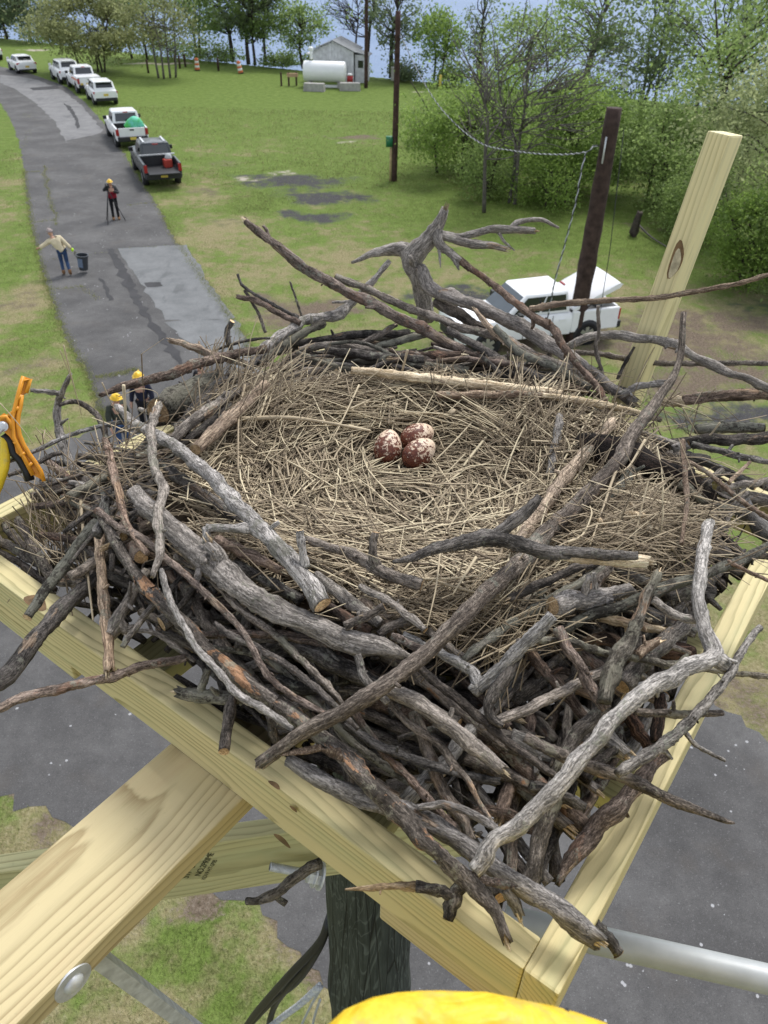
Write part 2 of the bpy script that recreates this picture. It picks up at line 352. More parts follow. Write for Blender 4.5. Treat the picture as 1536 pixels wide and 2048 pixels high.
# ------------------------------------------------------------------ ground, water, road
SH = np.array([(-400, 290), (-140, 168), (-90, 142), (-51.3, 116.3), (-28, 101.5), (-9.8, 91.6), (4, 84.8), (22.8, 77.1), (31, 70.7), (60, 52), (120, 20), (400, -140)], float)
def shore_d(x, y): return y-np.interp(x, SH[:, 0], SH[:, 1])      # >0 beyond the bank
def blobs(x, y, lst):
    m = np.zeros(len(x)); x0, y0 = x, y
    x = x0+.45*np.sin(1.3*y0+.5)+.28*np.sin(3.1*x0+1.7*y0)+.16*np.sin(5.9*y0-2.3*x0+1); y = y0+.40*np.sin(1.5*x0+1)+.25*np.sin(2.7*y0-2.1*x0+.4)+.14*np.sin(6.3*x0+1.9*y0)
    for cx, cy, rx, ry, a, s in lst:
        c_, s_ = math.cos(a), math.sin(a); u = ((x-cx)*c_+(y-cy)*s_)/rx; v = (-(x-cx)*s_+(y-cy)*c_)/ry
        m = np.maximum(m, s*np.clip(1.25-np.sqrt(u*u+v*v)*1.0, 0, 1)*1.0)
    return np.clip(m, 0, 1)
def gb(px, py, rx, ry, s=1., a=0.):
    p = gr(px, py); return (p[0], p[1], rx, ry, a, s)
BARE = [gb(600, 625, 2.6, 1.3, .95), gb(520, 600, 1.6, .9, .8), gb(1390, 690, 3.6, 2.6, .9), gb(1330, 640, 2.6, 1.6, .8), gb(1470, 640, 2.6, 1.6, .8), gb(1420, 760, 4.2, 2.0, .8), gb(1250, 700, 3, 1.2, .8),
        gb(1010, 700, 4, 2, .7), gb(1090, 660, 4.5, 1.6, .8), gb(715, 275, 2.6, 1.1, .9), gb(1300, 455, 3.0, .8, .6), gb(400, 385, 1.5, 1.5, .6), gb(620, 1860, .9, .9, .9), gb(560, 1790, .7, .4, .9), gb(90, 1625, 1.2, .45, .9), gb(240, 1745, .9, .5, .9), gb(170, 1690, .8, .4, .8), gb(470, 1812, .9, .35, .9), gb(250, 2020, .5, .4, .6), gb(430, 440, 2.0, 1.4, .5), gb(30, 600, 1.2, 2.5, .55), gb(40, 730, 1, 1.2, .6), gb(1480, 1420, 2, 1.6, .6), gb(455, 330, 2.4, 2.2, .45)]
TAR = [gb(590, 362, 3.8, 2.0, .95), gb(640, 395, 3.2, 1.7, 1.), gb(635, 432, 2.4, 1.1, .95), gb(500, 352, 2.6, .9, .7), gb(1490, 840, 2.5, 1.1, 1.), gb(930, 590, 4.6, 1.2, .75), gb(1480, 610, 2.5, 1.5, .45)]
SAND = [gb(70, 100, 2.4, 1.1, 1.), gb(320, 127, 4.6, 1.0, 1., .2), gb(690, 282, 1.2, .45, .8), gb(850, 185, 1.2, .7, .7), gb(560, 348, 1.6, .7, .6), gb(490, 355, 1.3, .5, .8)]
DRY = [gb(420, 470, 2.6, 6, .9), gb(390, 390, 2, 4, .8), gb(620, 520, 6, 4, .7), gb(760, 560, 6, 3, .6), gb(470, 560, 2.2, 3, .7), gb(20, 620, 1.6, 3, .8), gb(30, 380, 3, 8, .5), gb(60, 900, 1.4, 2, .6), gb(460, 300, 5, 5, .5), gb(830, 480, 5, 5, .5), gb(1350, 600, 6, 5, .6), gb(620, 1900, .6, .8, .6)]
LUSH = [gb(520, 405, 1.6, 2.6, 1.), gb(900, 220, 9, 9, .6), gb(620, 190, 14, 10, .6), gb(1050, 440, 8, 4, .8), gb(1330, 500, 4, 4, .7), gb(330, 1900, 1.1, .8, .9), gb(420, 1980, .9, .6, .9), gb(500, 1860, .6, .5, .8), gb(30, 1640, .9, .5, .6), gb(1500, 730, 1.5, 1, .7), gb(60, 520, 1.5, 3, .5), gb(700, 330, 8, 5, .4)]
xs = np.concatenate([np.linspace(-900, -62, 24)[:-1], np.linspace(-62, 40, 300), np.linspace(40, 900, 24)[1:]])
ys = np.concatenate([np.linspace(-500, -3, 14)[:-1], np.linspace(-3, 30, 130)[:-1], np.linspace(30, 122, 210), np.linspace(122, 600, 20)[1:]])
X, Y = np.meshgrid(xs, ys); x, y = X.ravel(), Y.ravel(); sd = shore_d(x, y)
z = np.where(sd > 0, -3.2*np.clip(sd/5., 0, 1)**.8, 0.)
nx, ny = len(xs), len(ys); i, j = np.meshgrid(np.arange(nx-1), np.arange(ny-1)); a = (j*nx+i).ravel()
mb = MB(); mb.add(np.c_[x, y, z], np.stack([a, a+1, a+nx+1, a+nx], 1), bare=blobs(x, y, BARE), tar=blobs(x, y, TAR), sand=blobs(x, y, SAND), lush=blobs(x, y, LUSH)-blobs(x, y, DRY)*.75, far=np.clip(y/70., 0, 1))
t = NT('ground_turf'); c = t.coord()
n1 = t.noise(c, .35, 5, .6); n2 = t.noise(c, 2.2, 6, .65); n3 = t.noise(c, 14., 5, .7); n4 = t.noise(t.scale(c, (1, .6, 1)), 40., 3, .6)
dry = t.ramp(n3, [(.25, (.13, .112, .055)), (.5, (.25, .22, .115)), (.75, (.36, .32, .20))])
grs = t.ramp(t.math('ADD', t.math('MULTIPLY', n2, .6), t.math('MULTIPLY', n3, .4)), [(.3, (.070, .105, .022)), (.5, (.125, .180, .040)), (.7, (.20, .26, .075))])
fg = t.math('ADD', t.math('ADD', t.math('MULTIPLY', n2, .9), t.math('MULTIPLY', n1, .8)), t.math('ADD', t.math('MULTIPLY', t.attr('lush', 'Fac'), .35), t.math('MULTIPLY', t.attr('far', 'Fac'), .42)))
fg = t.math('ADD', fg, t.math('MULTIPLY', t.math('SUBTRACT', t.noise(c, .9, 4, .7), .5), .9))
col = t.mix(t.step(fg, .72, 1.14), dry, grs)
dirt = t.ramp(n3, [(.3, (.075, .055, .038)), (.5, (.155, .120, .088)), (.72, (.25, .21, .165))])
jit = t.math('MULTIPLY', t.math('SUBTRACT', n2, .5), 1.3)
jit2 = t.math('MULTIPLY', t.math('SUBTRACT', n3, .5), .9)
nj = t.math('ADD', t.math('MULTIPLY', t.step(n2, .32, .68), .55), t.math('ADD', t.math('MULTIPLY', t.step(n3, .3, .7), .45), t.math('MULTIPLY', n1, .30)))
def gate(nm): return t.step(t.math('MULTIPLY', t.attr(nm, 'Fac'), t.math('ADD', .12, t.math('MULTIPLY', nj, 1.35))), .30, .78)
col = t.mix(gate('bare'), col, dirt)
col = t.mix(gate('tar'), col, t.ramp(n3, [(.3, (.035, .034, .036)), (.6, (.085, .083, .085)), (.75, (.22, .21, .20))]))
col = t.mix(gate('sand'), col, t.ramp(n2, [(.3, (.30, .26, .20)), (.7, (.46, .42, .35))]))
col = t.mix(t.math('MULTIPLY', t.step(n4, .62, .75), .35), col, (.03, .035, .012))
t.bump(t.math('ADD', n3, n4), .8, .05)
MAT['turf'] = t.fin(col, .95, .1)
mb.build('ground', MAT['turf'], kind='structure', smooth=True)
mb = MB(); mb.add([(-4000, -1500, -1.3), (4000, -1500, -1.3), (4000, 5000, -1.3), (-4000, 5000, -1.3)], [[0, 1, 2, 3]])
t = NT('river_water'); c = t.coord()
wv = t.math('ADD', t.noise(t.scale(c, (.5, 1.6, 1)), .55, 5, .6), t.math('MULTIPLY', t.noise(t.scale(c, (1, 2.2, 1)), 2.4, 3, .6), .4))
t.bump(wv, .55, .22); MAT['water'] = t.fin(t.ramp(t.noise(t.scale(c, (.4, 1, 1)), .03, 3), [(.3, (.12, .185, .30)), (.7, (.165, .23, .35))]), .55, .12)
mb.build('river', MAT['water'], kind='structure')

def jitter(poly, step, amp, closed=True, rg=rng):
    P = np.asarray(poly, float)[:, :2]; out = []
    for k in range(len(P) if closed else len(P)-1):
        a, b = P[k], P[(k+1) % len(P)]; L = np.linalg.norm(b-a); m = max(1, int(L/step))
        nrm = np.array([-(b-a)[1], (b-a)[0]])/(L+1e-9)
        for q in range(m):
            out.append(a+(b-a)*q/m+nrm*(rg.normal(0, amp) if q else rg.normal(0, amp*.3)))
    return np.array(out)
def sheet(name, poly, z, mat, **kw):
    me = bpy.data.meshes.new(name); bm = bmesh.new()
    f = bm.faces.new([bm.verts.new((p[0], p[1], z)) for p in poly]); bmesh.ops.triangulate(bm, faces=[f])
    bmesh.ops.recalc_face_normals(bm, faces=bm.faces[:])
    bm.to_mesh(me); bm.free(); me.materials.append(mat)
    if me.polygons and me.polygons[0].normal.z < 0: me.flip_normals()
    o = bpy.data.objects.new(name, me); C.objects.link(o); return tag(o, **kw)
def G(*pts): return [gr(*p)[:2] for p in pts]
roadL = G((0, 205), (22, 240), (40, 290), (48, 340), (55, 400), (65, 460), (82, 530), (100, 590), (125, 660), (170, 740), (200, 820), (215, 850))
roadR = G((0, 133), (40, 141), (75, 152), (130, 172), (170, 205), (220, 260), (262, 330), (320, 420), (350, 480), (400, 550), (450, 620), (490, 680), (510, 720))
ROAD = [np.array(p) for p in [(-120, 108), (-75, 97)]]+roadR+[np.array(p) for p in [(-2.8, 19.5), (.5, 15.3), (3.6, 11.8)]]+G((1420, 1392), (1536, 1482))+[np.array(p) for p in [(9.5, 4.5), (16, -4), (26, -20), (10, -24), (4, -6), (1.6, .8), (.2, 3.6)]]+G((640, 1940), (560, 1872), (520, 1802), (320, 1772), (230, 1722), (130, 1642), (60, 1612), (0, 1592))+[np.array(p) for p in [(-12, 9.2), (-30, 12), (-60, 14), (-60, 22), (-30, 19.5), (-14, 16.2), (-9.5, 16.4)]]+roadL[::-1]+[np.array(p) for p in [(-37, 74.5), (-52, 82), (-75, 88), (-120, 96)]]
ROADJ = jitter(ROAD, .17, .055)
t = NT('old_asphalt'); c = t.coord()
a1 = t.noise(c, .5, 5, .6); a2 = t.noise(c, 3., 6, .75); a3 = t.vor(c, 95., 'F1'); a4 = t.noise(c, 60., 4, .7)
f = t.math('ADD', t.math('MULTIPLY', a1, .5), t.math('ADD', t.math('MULTIPLY', a2, .25), t.math('MULTIPLY', a4, .3)))
col = t.ramp(f, [(.34, (.040, .039, .039)), (.50, (.074, .072, .071)), (.66, (.128, .125, .122))])
spk = t.step(t.noise(c, 34., 3, .7), .60, .68); col = t.mix(t.math('MULTIPLY', spk, .5), col, (.22, .22, .22)); spk2 = t.step(t.noise(c, 27., 3, .7), .58, .70); col = t.mix(t.math('MULTIPLY', spk2, .5), col, (.03, .03, .032))
vv = t.vor(c, 5.5, 'F1'); szn = t.math('MULTIPLY', t.step(t.noise(c, 1.2, 3, .6), .50, .62), .11)
wsp = t.math('LESS_THAN', t.math('ADD', vv, t.math('MULTIPLY', t.noise(c, 30., 3), .12)), t.math('ADD', t.math('MULTIPLY', szn, 1.15), .075))
col = t.mix(t.math('MULTIPLY', wsp, .75), col, (.42, .42, .43))
brn = t.step(t.noise(c, .9, 4), .55, .75); col = t.mix(t.math('MULTIPLY', brn, .3), col, (.10, .085, .07))
t.bump(t.math('ADD', a4, a3), .5, .008); MAT['asphalt'] = t.fin(col, .85, .3)
sheet('road', ROADJ, .004, MAT['asphalt'], kind='structure')
def asph(name, lo, hi, tint=(.12, .12, .12)):
    t = NT(name); c = t.coord(); f = t.math('ADD', t.math('MULTIPLY', t.noise(c, 1.1, 6, .7), .6), t.math('MULTIPLY', t.noise(c, 30., 4, .6), .4))
    t.bump(t.noise(c, 60., 4), .4, .008)
    col = t.ramp(f, [(.36, lo), (.62, hi)]); st = t.step(t.noise(t.scale(c, (1, .3, 1)), 1.3, 4), .56, .66)
    return t.fin(t.mix(t.math('MULTIPLY', st, .55), col, tuple(q*.75 for q in lo)), .85, .3)
MAT['asphalt_light'] = asph('worn_pale_asphalt', (.105, .11, .112), (.185, .19, .192))
MAT['asphalt_band'] = asph('worn_grey_asphalt', (.125, .125, .128), (.215, .213, .21))
MAT['tar_seam'] = asph('dark_tar', (.030, .030, .032), (.055, .054, .056))
sheet('road_patch', jitter(G((236, 497), (372, 490), (440, 600), (470, 636), (455, 640), (330, 640), (300, 590)), .4, .06), .008, MAT['asphalt_light'], kind='structure')
sheet('road_patch', jitter(G((0, 150), (40, 153), (75, 160), (128, 182), (166, 214), (206, 262), (196, 268), (130, 282), (112, 246), (70, 205), (30, 178), (0, 166)), .5, .06), .008, MAT['asphalt_band'], kind='structure')
sheet('road_patch', jitter(G((410, 640), (470, 640), (505, 700), (520, 760), (400, 700), (330, 645)), .4, .05), .009, MAT['asphalt_light'], kind='structure')
sheet('tar_seam', jitter(G((213, 498), (226, 497), (262, 555), (300, 630), (345, 690), (372, 735), (362, 738), (318, 680), (274, 612), (240, 555)), .3, .06), .012, MAT['tar_seam'], kind='structure')
sheet('tar_seam', jitter(G((60, 176), (115, 172), (118, 178), (66, 181)), .5, .05), .013, MAT['tar_seam'], kind='structure')
sheet('tar_seam', jitter(G((125, 205), (140, 212), (154, 232), (160, 255), (154, 258), (148, 236), (134, 216)), .4, .04), .013, MAT['tar_seam'], kind='structure')
sheet('tar_seam', jitter(G((288, 566), (322, 565), (326, 573), (295, 575)), .2, .03), .012, MAT['tar_seam'], kind='structure')
sheet('tar_seam', jitter(G((198, 556), (208, 560), (228, 600), (218, 602)), .2, .04), .012, MAT['tar_seam'], kind='structure')

# short grass as real blades on the near verges, cracks in the road grown over
MAT['grass'] = leafmat('grass_blades', (.070, .100, .022), (.16, .20, .055), (.36, .34, .17), .3)
def blades(x, y, h, wd, lv, rg):
    n = len(x); th = rg.uniform(0, 6.28, n); ln = rg.normal(0, .55, (n, 2))*h[:, None]
    B = np.c_[x, y, np.zeros(n)]; d = np.c_[np.cos(th), np.sin(th), np.zeros(n)]*wd[:, None]/2
    T = B+np.c_[ln, h]; V = np.stack([B-d, B+d, T], 1).reshape(-1, 3)
    return V, np.arange(3*n).reshape(-1, 3), np.repeat(lv, 3)
GX, GY, GH, GW, GL = [], [], [], [], []
def scatter(n, x0, x1, y0, y1, hh, ww, avoid=True, thin=None):
    x = rng.uniform(x0, x1, n); y = y0+(y1-y0)*rng.uniform(0, 1, n)**1.0
    k = np.ones(n, bool)
    if avoid: k &= ~inpoly(x, y, ROADJ)
    q = (np.sin(x*1.9+2*np.sin(y*.7))+np.sin(y*2.3+1.5*np.sin(x*1.1)))*.25+.5
    pb = blobs(x, y, BARE)*.9+blobs(x, y, TAR)*.95+blobs(x, y, SAND); lu = blobs(x, y, LUSH)
    k &= rng.uniform(0, 1, n) < np.clip(.25+.6*q+.6*lu-pb-.5*blobs(x, y, DRY), .02, 1)
    x, y, q, lu = x[k], y[k], q[k], lu[k]; n = len(x)
    GX.append(x); GY.append(y); GH.append(rng.uniform(.5, 1.5, n)*hh*(1+.5*lu)); GW.append(rng.uniform(.6, 1.4, n)*ww)
    GL.append(np.clip(rng.normal(.62-.28*q-.3*lu+.3*blobs(x, y, DRY), .2, n)+(rng.uniform(0, 1, n) < .15)*.3, 0, 1))
scatter(60000, -8, 1.5, 2.5, 9, .05, .008); scatter(16000, 5, 14, 4, 12, .05, .010)
scatter(90000, -24, -6, 13, 46, .055, .016); scatter(90000, -14, 16, 21, 48, .06, .018); scatter(50000, -24, 16, 44, 68, .09, .035)
def crack(pts, n, wd, hh=.05):
    n = int(n*.55); hh = hh*.8
    P = catmull(np.array(G(*pts)), 40); k = rng.integers(0, 39, n); f = rng.uniform(0, 1, n)[:, None]
    q = P[k]*(1-f)+P[k+1]*f+rng.normal(0, wd, (n, 2))*(.35+1.3*np.abs(np.sin(k*.9+np.sin(k*.37)*3)))[:, None]+np.stack([np.sin(k*.8), np.sin(k*.61+1)], 1)*.06; GX.append(q[:, 0]); GY.append(q[:, 1]); GH.append(rng.uniform(.5, 1.5, n)*hh); GW.append(np.full(n, .018)); GL.append(np.clip(rng.normal(.62, .25, n), 0, 1))
crack([(88, 332), (92, 360), (100, 398), (108, 425), (116, 450)], 2600, .05, .06); crack([(95, 490), (130, 500), (175, 512)], 200, .05)
crack([(190, 755), (225, 750), (275, 738)], 1500, .06); crack([(95, 520), (150, 512), (215, 505)], 150, .04); crack([(160, 573), (182, 588), (195, 600)], 250, .05)
crack([(45, 345), (80, 343)], 300, .05); crack([(62, 445), (110, 440)], 300, .06); crack([(255, 411), (310, 404)], 250, .05); crack([(60, 260), (45, 300)], 300, .15); crack([(55, 235), (50, 228)], 200, .2)
crack([(90, 580), (125, 577), (170, 572)], 350, .06); crack([(370, 492), (300, 494), (236, 500)], 120, .04)
for a, b in zip(roadL[3:-1], roadL[4:]):                      # ragged turf over the left road edge
    n = 900; f = rng.uniform(0, 1, n)[:, None]; q = a+(b-a)*f+rng.normal(0, .10, (n, 2)); GX.append(q[:, 0]); GY.append(q[:, 1]); GH.append(rng.uniform(.4, 1.4, n)*.06); GW.append(np.full(n, .016)); GL.append(np.clip(rng.normal(.55, .2, n), 0, 1))
for a, b in zip(roadR[5:-1], roadR[6:]):
    n = 700; f = rng.uniform(0, 1, n)[:, None]; q = a+(b-a)*f+rng.normal(0, .10, (n, 2)); GX.append(q[:, 0]); GY.append(q[:, 1]); GH.append(rng.uniform(.4, 1.4, n)*.06); GW.append(np.full(n, .016)); GL.append(np.clip(rng.normal(.6, .2, n), 0, 1))
mb = MB(); V, F, lv = blades(*[np.concatenate(q) for q in (GX, GY, GH, GW, GL)], rng); mb.add(V, F, lv=lv)
mb.build('grass', MAT['grass'], kind='stuff', smooth=False, label='short patchy grass on the verges and in road cracks', cat='grass')

# ------------------------------------------------------------------ trees
MAT['trunk'] = plain('tree_bark', (.060, .050, .042), .9, .15, 0, .4, 6)
MAT['trunk_grey'] = plain('tree_bark_grey', (.115, .105, .095), .9, .15, 0, .35, 6)
LEAF = dict(dark=leafmat('leaf_dark', (.050, .074, .036), (.11, .15, .072), (.20, .25, .13)),
            mid=leafmat('leaf_mid', (.066, .098, .032), (.160, .235, .060), (.29, .38, .14)),
            bright=leafmat('leaf_bright', (.062, .11, .018), (.15, .24, .045), (.27, .37, .10)),
            olive=leafmat('leaf_olive', (.070, .086, .030), (.170, .190, .072), (.31, .33, .16)),
            pale=leafmat('leaf_pale', (.085, .110, .035), (.20, .24, .10), (.38, .42, .22)))
def branch_tubes(mb, base, tips, r0, rg, n=6, sag=.1, rt=.012):
    for tp in tips:
        m = (base+tp)/2+rg.normal(0, 1, 3)*np.linalg.norm(tp-base)*.12; m[2] += sag*np.linalg.norm(tp-base)*.4
        V, F, _ = tube_geo(catmull(np.array([base, m, tp]), 7), np.array([r0, r0*.6, rt]), n); mb.add(V, F)
def tree(name, bx, by, top, wpx, leaf, label, nl=5000, ls=.22, stems=1, lean=0., bare=0., crown0=.25, seed=0, cat='tree', group=None, trunk='trunk', twigs=0, P=None, clump=.13, squash=1., r0=None, dx=0.):
    """base pixel, top pixel row and crown width in pixels give place, height and spread"""
    rg = np.random.default_rng(seed*13+5)
    B = gr(bx, by) if P is None else np.array(P, float)
    H = max(1., ony(bx, top, B[1])[2]); Wd = px2m(wpx, B)
    root = empty(name, B, 0, label, cat, group)
    tk = MB(); r0 = r0 or .020*H+.05; stubs = []
    for s in range(stems):
        o = rg.normal(0, .10*Wd if stems > 1 else 0, 3); o[2] = 0
        e = np.array([lean*H+rg.normal(0, .10)*Wd+o[0]*2.2, rg.normal(0, .08)*Wd+o[1]*2, H*rg.uniform(.80, .95)])
        m1 = np.array([lean*H*.25, 0, H*.33])+rg.normal(0, .02, 3)*H+o*1.2; m2 = e*.66+rg.normal(0, .02, 3)*H
        Pt = catmull(np.array([o, m1, m2, e])+B, 14); rr = r0/(stems**.45)
        V, F, _ = tube_geo(Pt, np.linspace(rr, .02, 14), 8); tk.add(V, F); stubs.append(Pt)
    nl = int(nl*((.80 if name != 'bushy_tree' else .95) if ls > .23 else 1.5)); nc = max(6, int(34*(1-bare)))+8; cz = crown0*H; cen = []
    for k in range(nc):
        d = rg.normal(0, 1, 3); d /= np.linalg.norm(d); rad = rg.uniform(.35, 1)**.5
        zc = (H+cz)/2+d[2]*rad*(H-cz)/2*.92; hz = (zc-cz)/(H-cz)
        wide = Wd/2*(.55+.6*math.sin(math.pi*min(1, .15+hz*.85)))*squash
        cen.append(B+np.array([d[0]*rad*wide+(lean*H*hz)+dx*hz, d[1]*rad*wide, zc]))
    cen = np.array(cen)
    for q in cen:
        st = stubs[rg.integers(0, len(stubs))]; zz = np.clip((q[2]-B[2])*.72, .12*H, .9*H); k = int(np.argmin(abs(st[:, 2]-B[2]-zz)))
        branch_tubes(tk, st[k], [q], r0*.30/(stems**.3), rg, 5)
        for _ in range(twigs):
            e = q+rg.normal(0, 1, 3)*np.array([.12*Wd, .12*Wd, .10*H])+np.array([0, 0, .05*H]); branch_tubes(tk, q*.5+st[k]*.5, [e], r0*.10+.012, rg, 4, rt=.008)
    tk.build('trunk', MAT[trunk], root)
    if nl > 0:
        k = rg.integers(0, nc, nl); sg = np.array([Wd*clump, Wd*clump, max(.5, (H-cz)*clump*.62)])
        ctr = cen[k]+rg.normal(0, 1, (nl, 3))*sg*rg.uniform(.5, 1.2, nc)[k][:, None]; ctr[:, 2] = np.maximum(ctr[:, 2], B[2]+.25)
        nrm = rg.normal(0, 1, (nl, 3)); nrm[:, 2] += .8; nrm /= np.linalg.norm(nrm, axis=1)[:, None]
        a = np.cross(nrm, rg.normal(0, 1, (nl, 3))); a /= np.linalg.norm(a, axis=1)[:, None]; b = np.cross(nrm, a)
        s = (ls*rg.uniform(.55, 1.35, nl))[:, None]
        V = np.stack([ctr-a*s*.5, ctr+b*s*.32, ctr+a*s*.6, ctr-b*s*.32], 1).reshape(-1, 3)
        lv = np.clip(rg.normal(.45, .2, nl)+rg.normal(0, .16, nc)[k], 0, 1)
        mb = MB(); mb.add(V, np.arange(4*nl).reshape(-1, 4), lv=np.repeat(lv, 4)); mb.build('crown', LEAF[leaf], root, smooth=False)
    return root
TG = 'trees along the river bank'
tree('bank_tree', 14, 78, -60, 90, 'dark', 'dark green tree at the far left of the bank, cut by the picture edge', 7000, .34, seed=1, crown0=.05, group=TG)
tree('bank_tree', 66, 84, -70, 95, 'dark', 'dark sparse tree with water showing through, behind the white hatchback', 4200, .32, 2, seed=2, crown0=.15, group=TG)
tree('bank_shrub', 105, 86, 52, 110, 'mid', 'low dark shrubs under the sparse bank tree', 3000, .25, 3, seed=3, crown0=.02, cat='shrub')
tree('bushy_tree', 196, 146, -25, 190, 'olive', 'big bushy olive green tree with several trunks above the parked white cars', 12500, .27, 4, seed=4, crown0=.16, clump=.12)
tree('slender_tree', 332, 156, -40, 120, 'olive', 'slender clump of thin trunks right of the big bushy tree', 4200, .24, 4, seed=5, crown0=.2, trunk='trunk_grey')
tree('bank_tree', 285, 118, -50, 130, 'mid', 'hazy green tree behind the big bushy tree', 5200, .3, 2, seed=6, crown0=.1, group=TG)
tree('bank_tree', 400, 118, -50, 90, 'mid', 'thin grey green tree between the slender clump and the dark river trees', 3600, .28, 2, seed=7, crown0=.1, group=TG)
tree('bank_tree', 466, 124, -90, 120, 'mid', 'leftmost of the tall dark trunks in front of the water', 4300, .33, 1, -.06, seed=8, crown0=.2, group=TG, clump=.11)
tree('bank_tree', 497, 129, -80, 110, 'dark', 'thick dark trunk, middle of the tall trees in front of the water', 4000, .33, 1, .02, seed=9, crown0=.22, group=TG, clump=.11)
tree('bank_tree', 528, 132, -75, 90, 'mid', 'rightmost of the three tall dark trunks in front of the water', 3600, .3, 2, .03, seed=10, crown0=.2, group=TG, clump=.11)
tree('bank_tree', 606, 137, 0, 88, 'mid', 'rounded green tree standing alone left of the grey shed', 3600, .28, 1, seed=11, crown0=.22, group=TG)
tree('bare_tree', 712, 150, -70, 110, 'mid', 'nearly leafless forked tree right behind the grey shed', 420, .25, 3, seed=12, crown0=.35, bare=.3, twigs=3, group=TG)
tree('bank_tree', 782, 156, -80, 100, 'dark', 'leaning ivy covered trunk behind the middle brown pole', 2600, .3, 1, .10, seed=13, crown0=.2, group=TG)
tree('bank_tree', 868, 164, 8, 100, 'bright', 'bright fresh green young tree right of the middle brown pole', 4200, .27, 2, seed=14, crown0=.22, group=TG)
tree('ivy_trunk', 956, 170, -70, 60, 'dark', 'tall thin trunk wrapped in ivy against the river', 1500, .25, 1, .01, seed=15, crown0=.1, group=TG, clump=.12)
tree('bank_tree', 1148, 196, -90, 170, 'mid', 'big bank tree with a thick leaning grey trunk behind the bare tree', 3600, .3, 2, .12, seed=16, crown0=.25, group=TG, trunk='trunk_grey')
tree('bank_tree', 1275, 212, -50, 190, 'dark', 'dense dark green tree at the water right of the bare tree', 5600, .3, 3, seed=17, crown0=.08, group=TG)
tree('bank_tree', 1050, 186, 10, 170, 'mid', 'green trees at the water line behind the bare tree', 4200, .28, 3, seed=18, crown0=.1, group=TG)
tree('bank_tree', 1400, 235, -80, 230, 'mid', 'tall loose tree with dark limbs at the upper right', 5000, .3, 2, .05, seed=19, crown0=.2, group=TG)
for k, (px, py, tp, w_, lf, lb) in enumerate([(640, 136, 112, 60, 'mid', 'small bank shrub left of the shed'), (700, 152, 128, 70, 'mid', 'small bank shrub behind the shed'), (810, 162, 122, 70, 'dark', 'dark shrub at the water beside the middle pole'), (905, 172, 128, 60, 'mid', 'low shrub at the water right of the bright young tree'), (350, 116, 86, 130, 'mid', 'low brush on the bank behind the slender clump'), (440, 124, 98, 90, 'mid', 'low brush under the tall dark trunks'), (1180, 200, 150, 150, 'dark', 'dark brush at the water below the leaning grey trunk'), (560, 134, 116, 70, 'mid', 'low weeds on the bank right of the tall trunks')]):
    tree('bank_shrub', px, py, tp, w_, lf, lb, 2000, .24, 3, seed=30+k, crown0=.02, cat='shrub', group='low shrubs on the bank')
# nearer trees and bushes at right
tree('bare_tree', 1036, 414, 20, 300, 'mid', 'large grey many branched tree, half bare, in the middle of the bushes', 1500, .13, 3, seed=20, crown0=.30, twigs=3, trunk='trunk_grey', clump=.16, r0=.17, bare=-.3)
BG = 'bushes round the bare grey tree'
tree('bush', 915, 352, 160, 190, 'bright', 'loose yellow green bush left of the bare grey tree', 8500, .15, 4, seed=21, crown0=.04, cat='bush', group=BG)
tree('bush', 860, 290, 215, 90, 'olive', 'small thin bush at the left end of the thicket', 1800, .13, 4, seed=22, crown0=.05, cat='bush', group=BG)
tree('bush', 1130, 378, 130, 190, 'bright', 'tall green bush between the bare tree and the dark pole', 11000, .15, 4, seed=23, crown0=.04, cat='bush', group=BG)
tree('bush', 1010, 330, 130, 170, 'bright', 'green bush behind the bare grey tree', 6500, .16, 4, seed=24, crown0=.06, cat='bush', group=BG)
tree('bush', 1110, 412, 320, 160, 'bright', 'low bright green bush at the foot of the bare tree', 4200, .12, 4, seed=25, crown0=.02, cat='bush', group=BG)
tree('bush', 965, 395, 290, 110, 'mid', 'low dark green bush left of the bare tree foot', 3000, .13, 4, seed=26, crown0=.02, cat='bush', group=BG)
tree('bush', 1300, 405, 190, 190, 'mid', 'wide dark bush behind the wooden perch post', 10000, .15, 4, seed=27, crown0=.03, cat='bush', group=BG)
tree('bush', 1235, 345, 235, 110, 'mid', 'bush just right of the dark pole top', 3600, .15, 4, seed=28, crown0=.04, cat='bush', group=BG)
tree('right_tree', 1512, 512, 60, 330, 'pale', 'large pale leaved tree at the right picture edge', 15000, .14, 3, -.02, seed=29, crown0=.22, clump=.12)
tree('right_tree', 1450, 380, -70, 260, 'mid', 'tall dark limbed tree behind the pale leaved one at right', 8000, .2, 2, seed=40, crown0=.12)
tree('bush', 1490, 575, 380, 190, 'bright', 'bright green bush low at the right picture edge', 7500, .12, 4, seed=41, crown0=.05, cat='bush')
tree('bush', 1400, 470, 330, 170, 'mid', 'loose bush right of the tree stump behind the perch post', 6500, .13, 4, seed=42, crown0=.03, cat='bush')
tree('bush', 1560, 600, 330, 150, 'mid', 'dark bush at the far right behind the bright one', 5000, .14, 3, seed=43, crown0=.05, cat='bush')

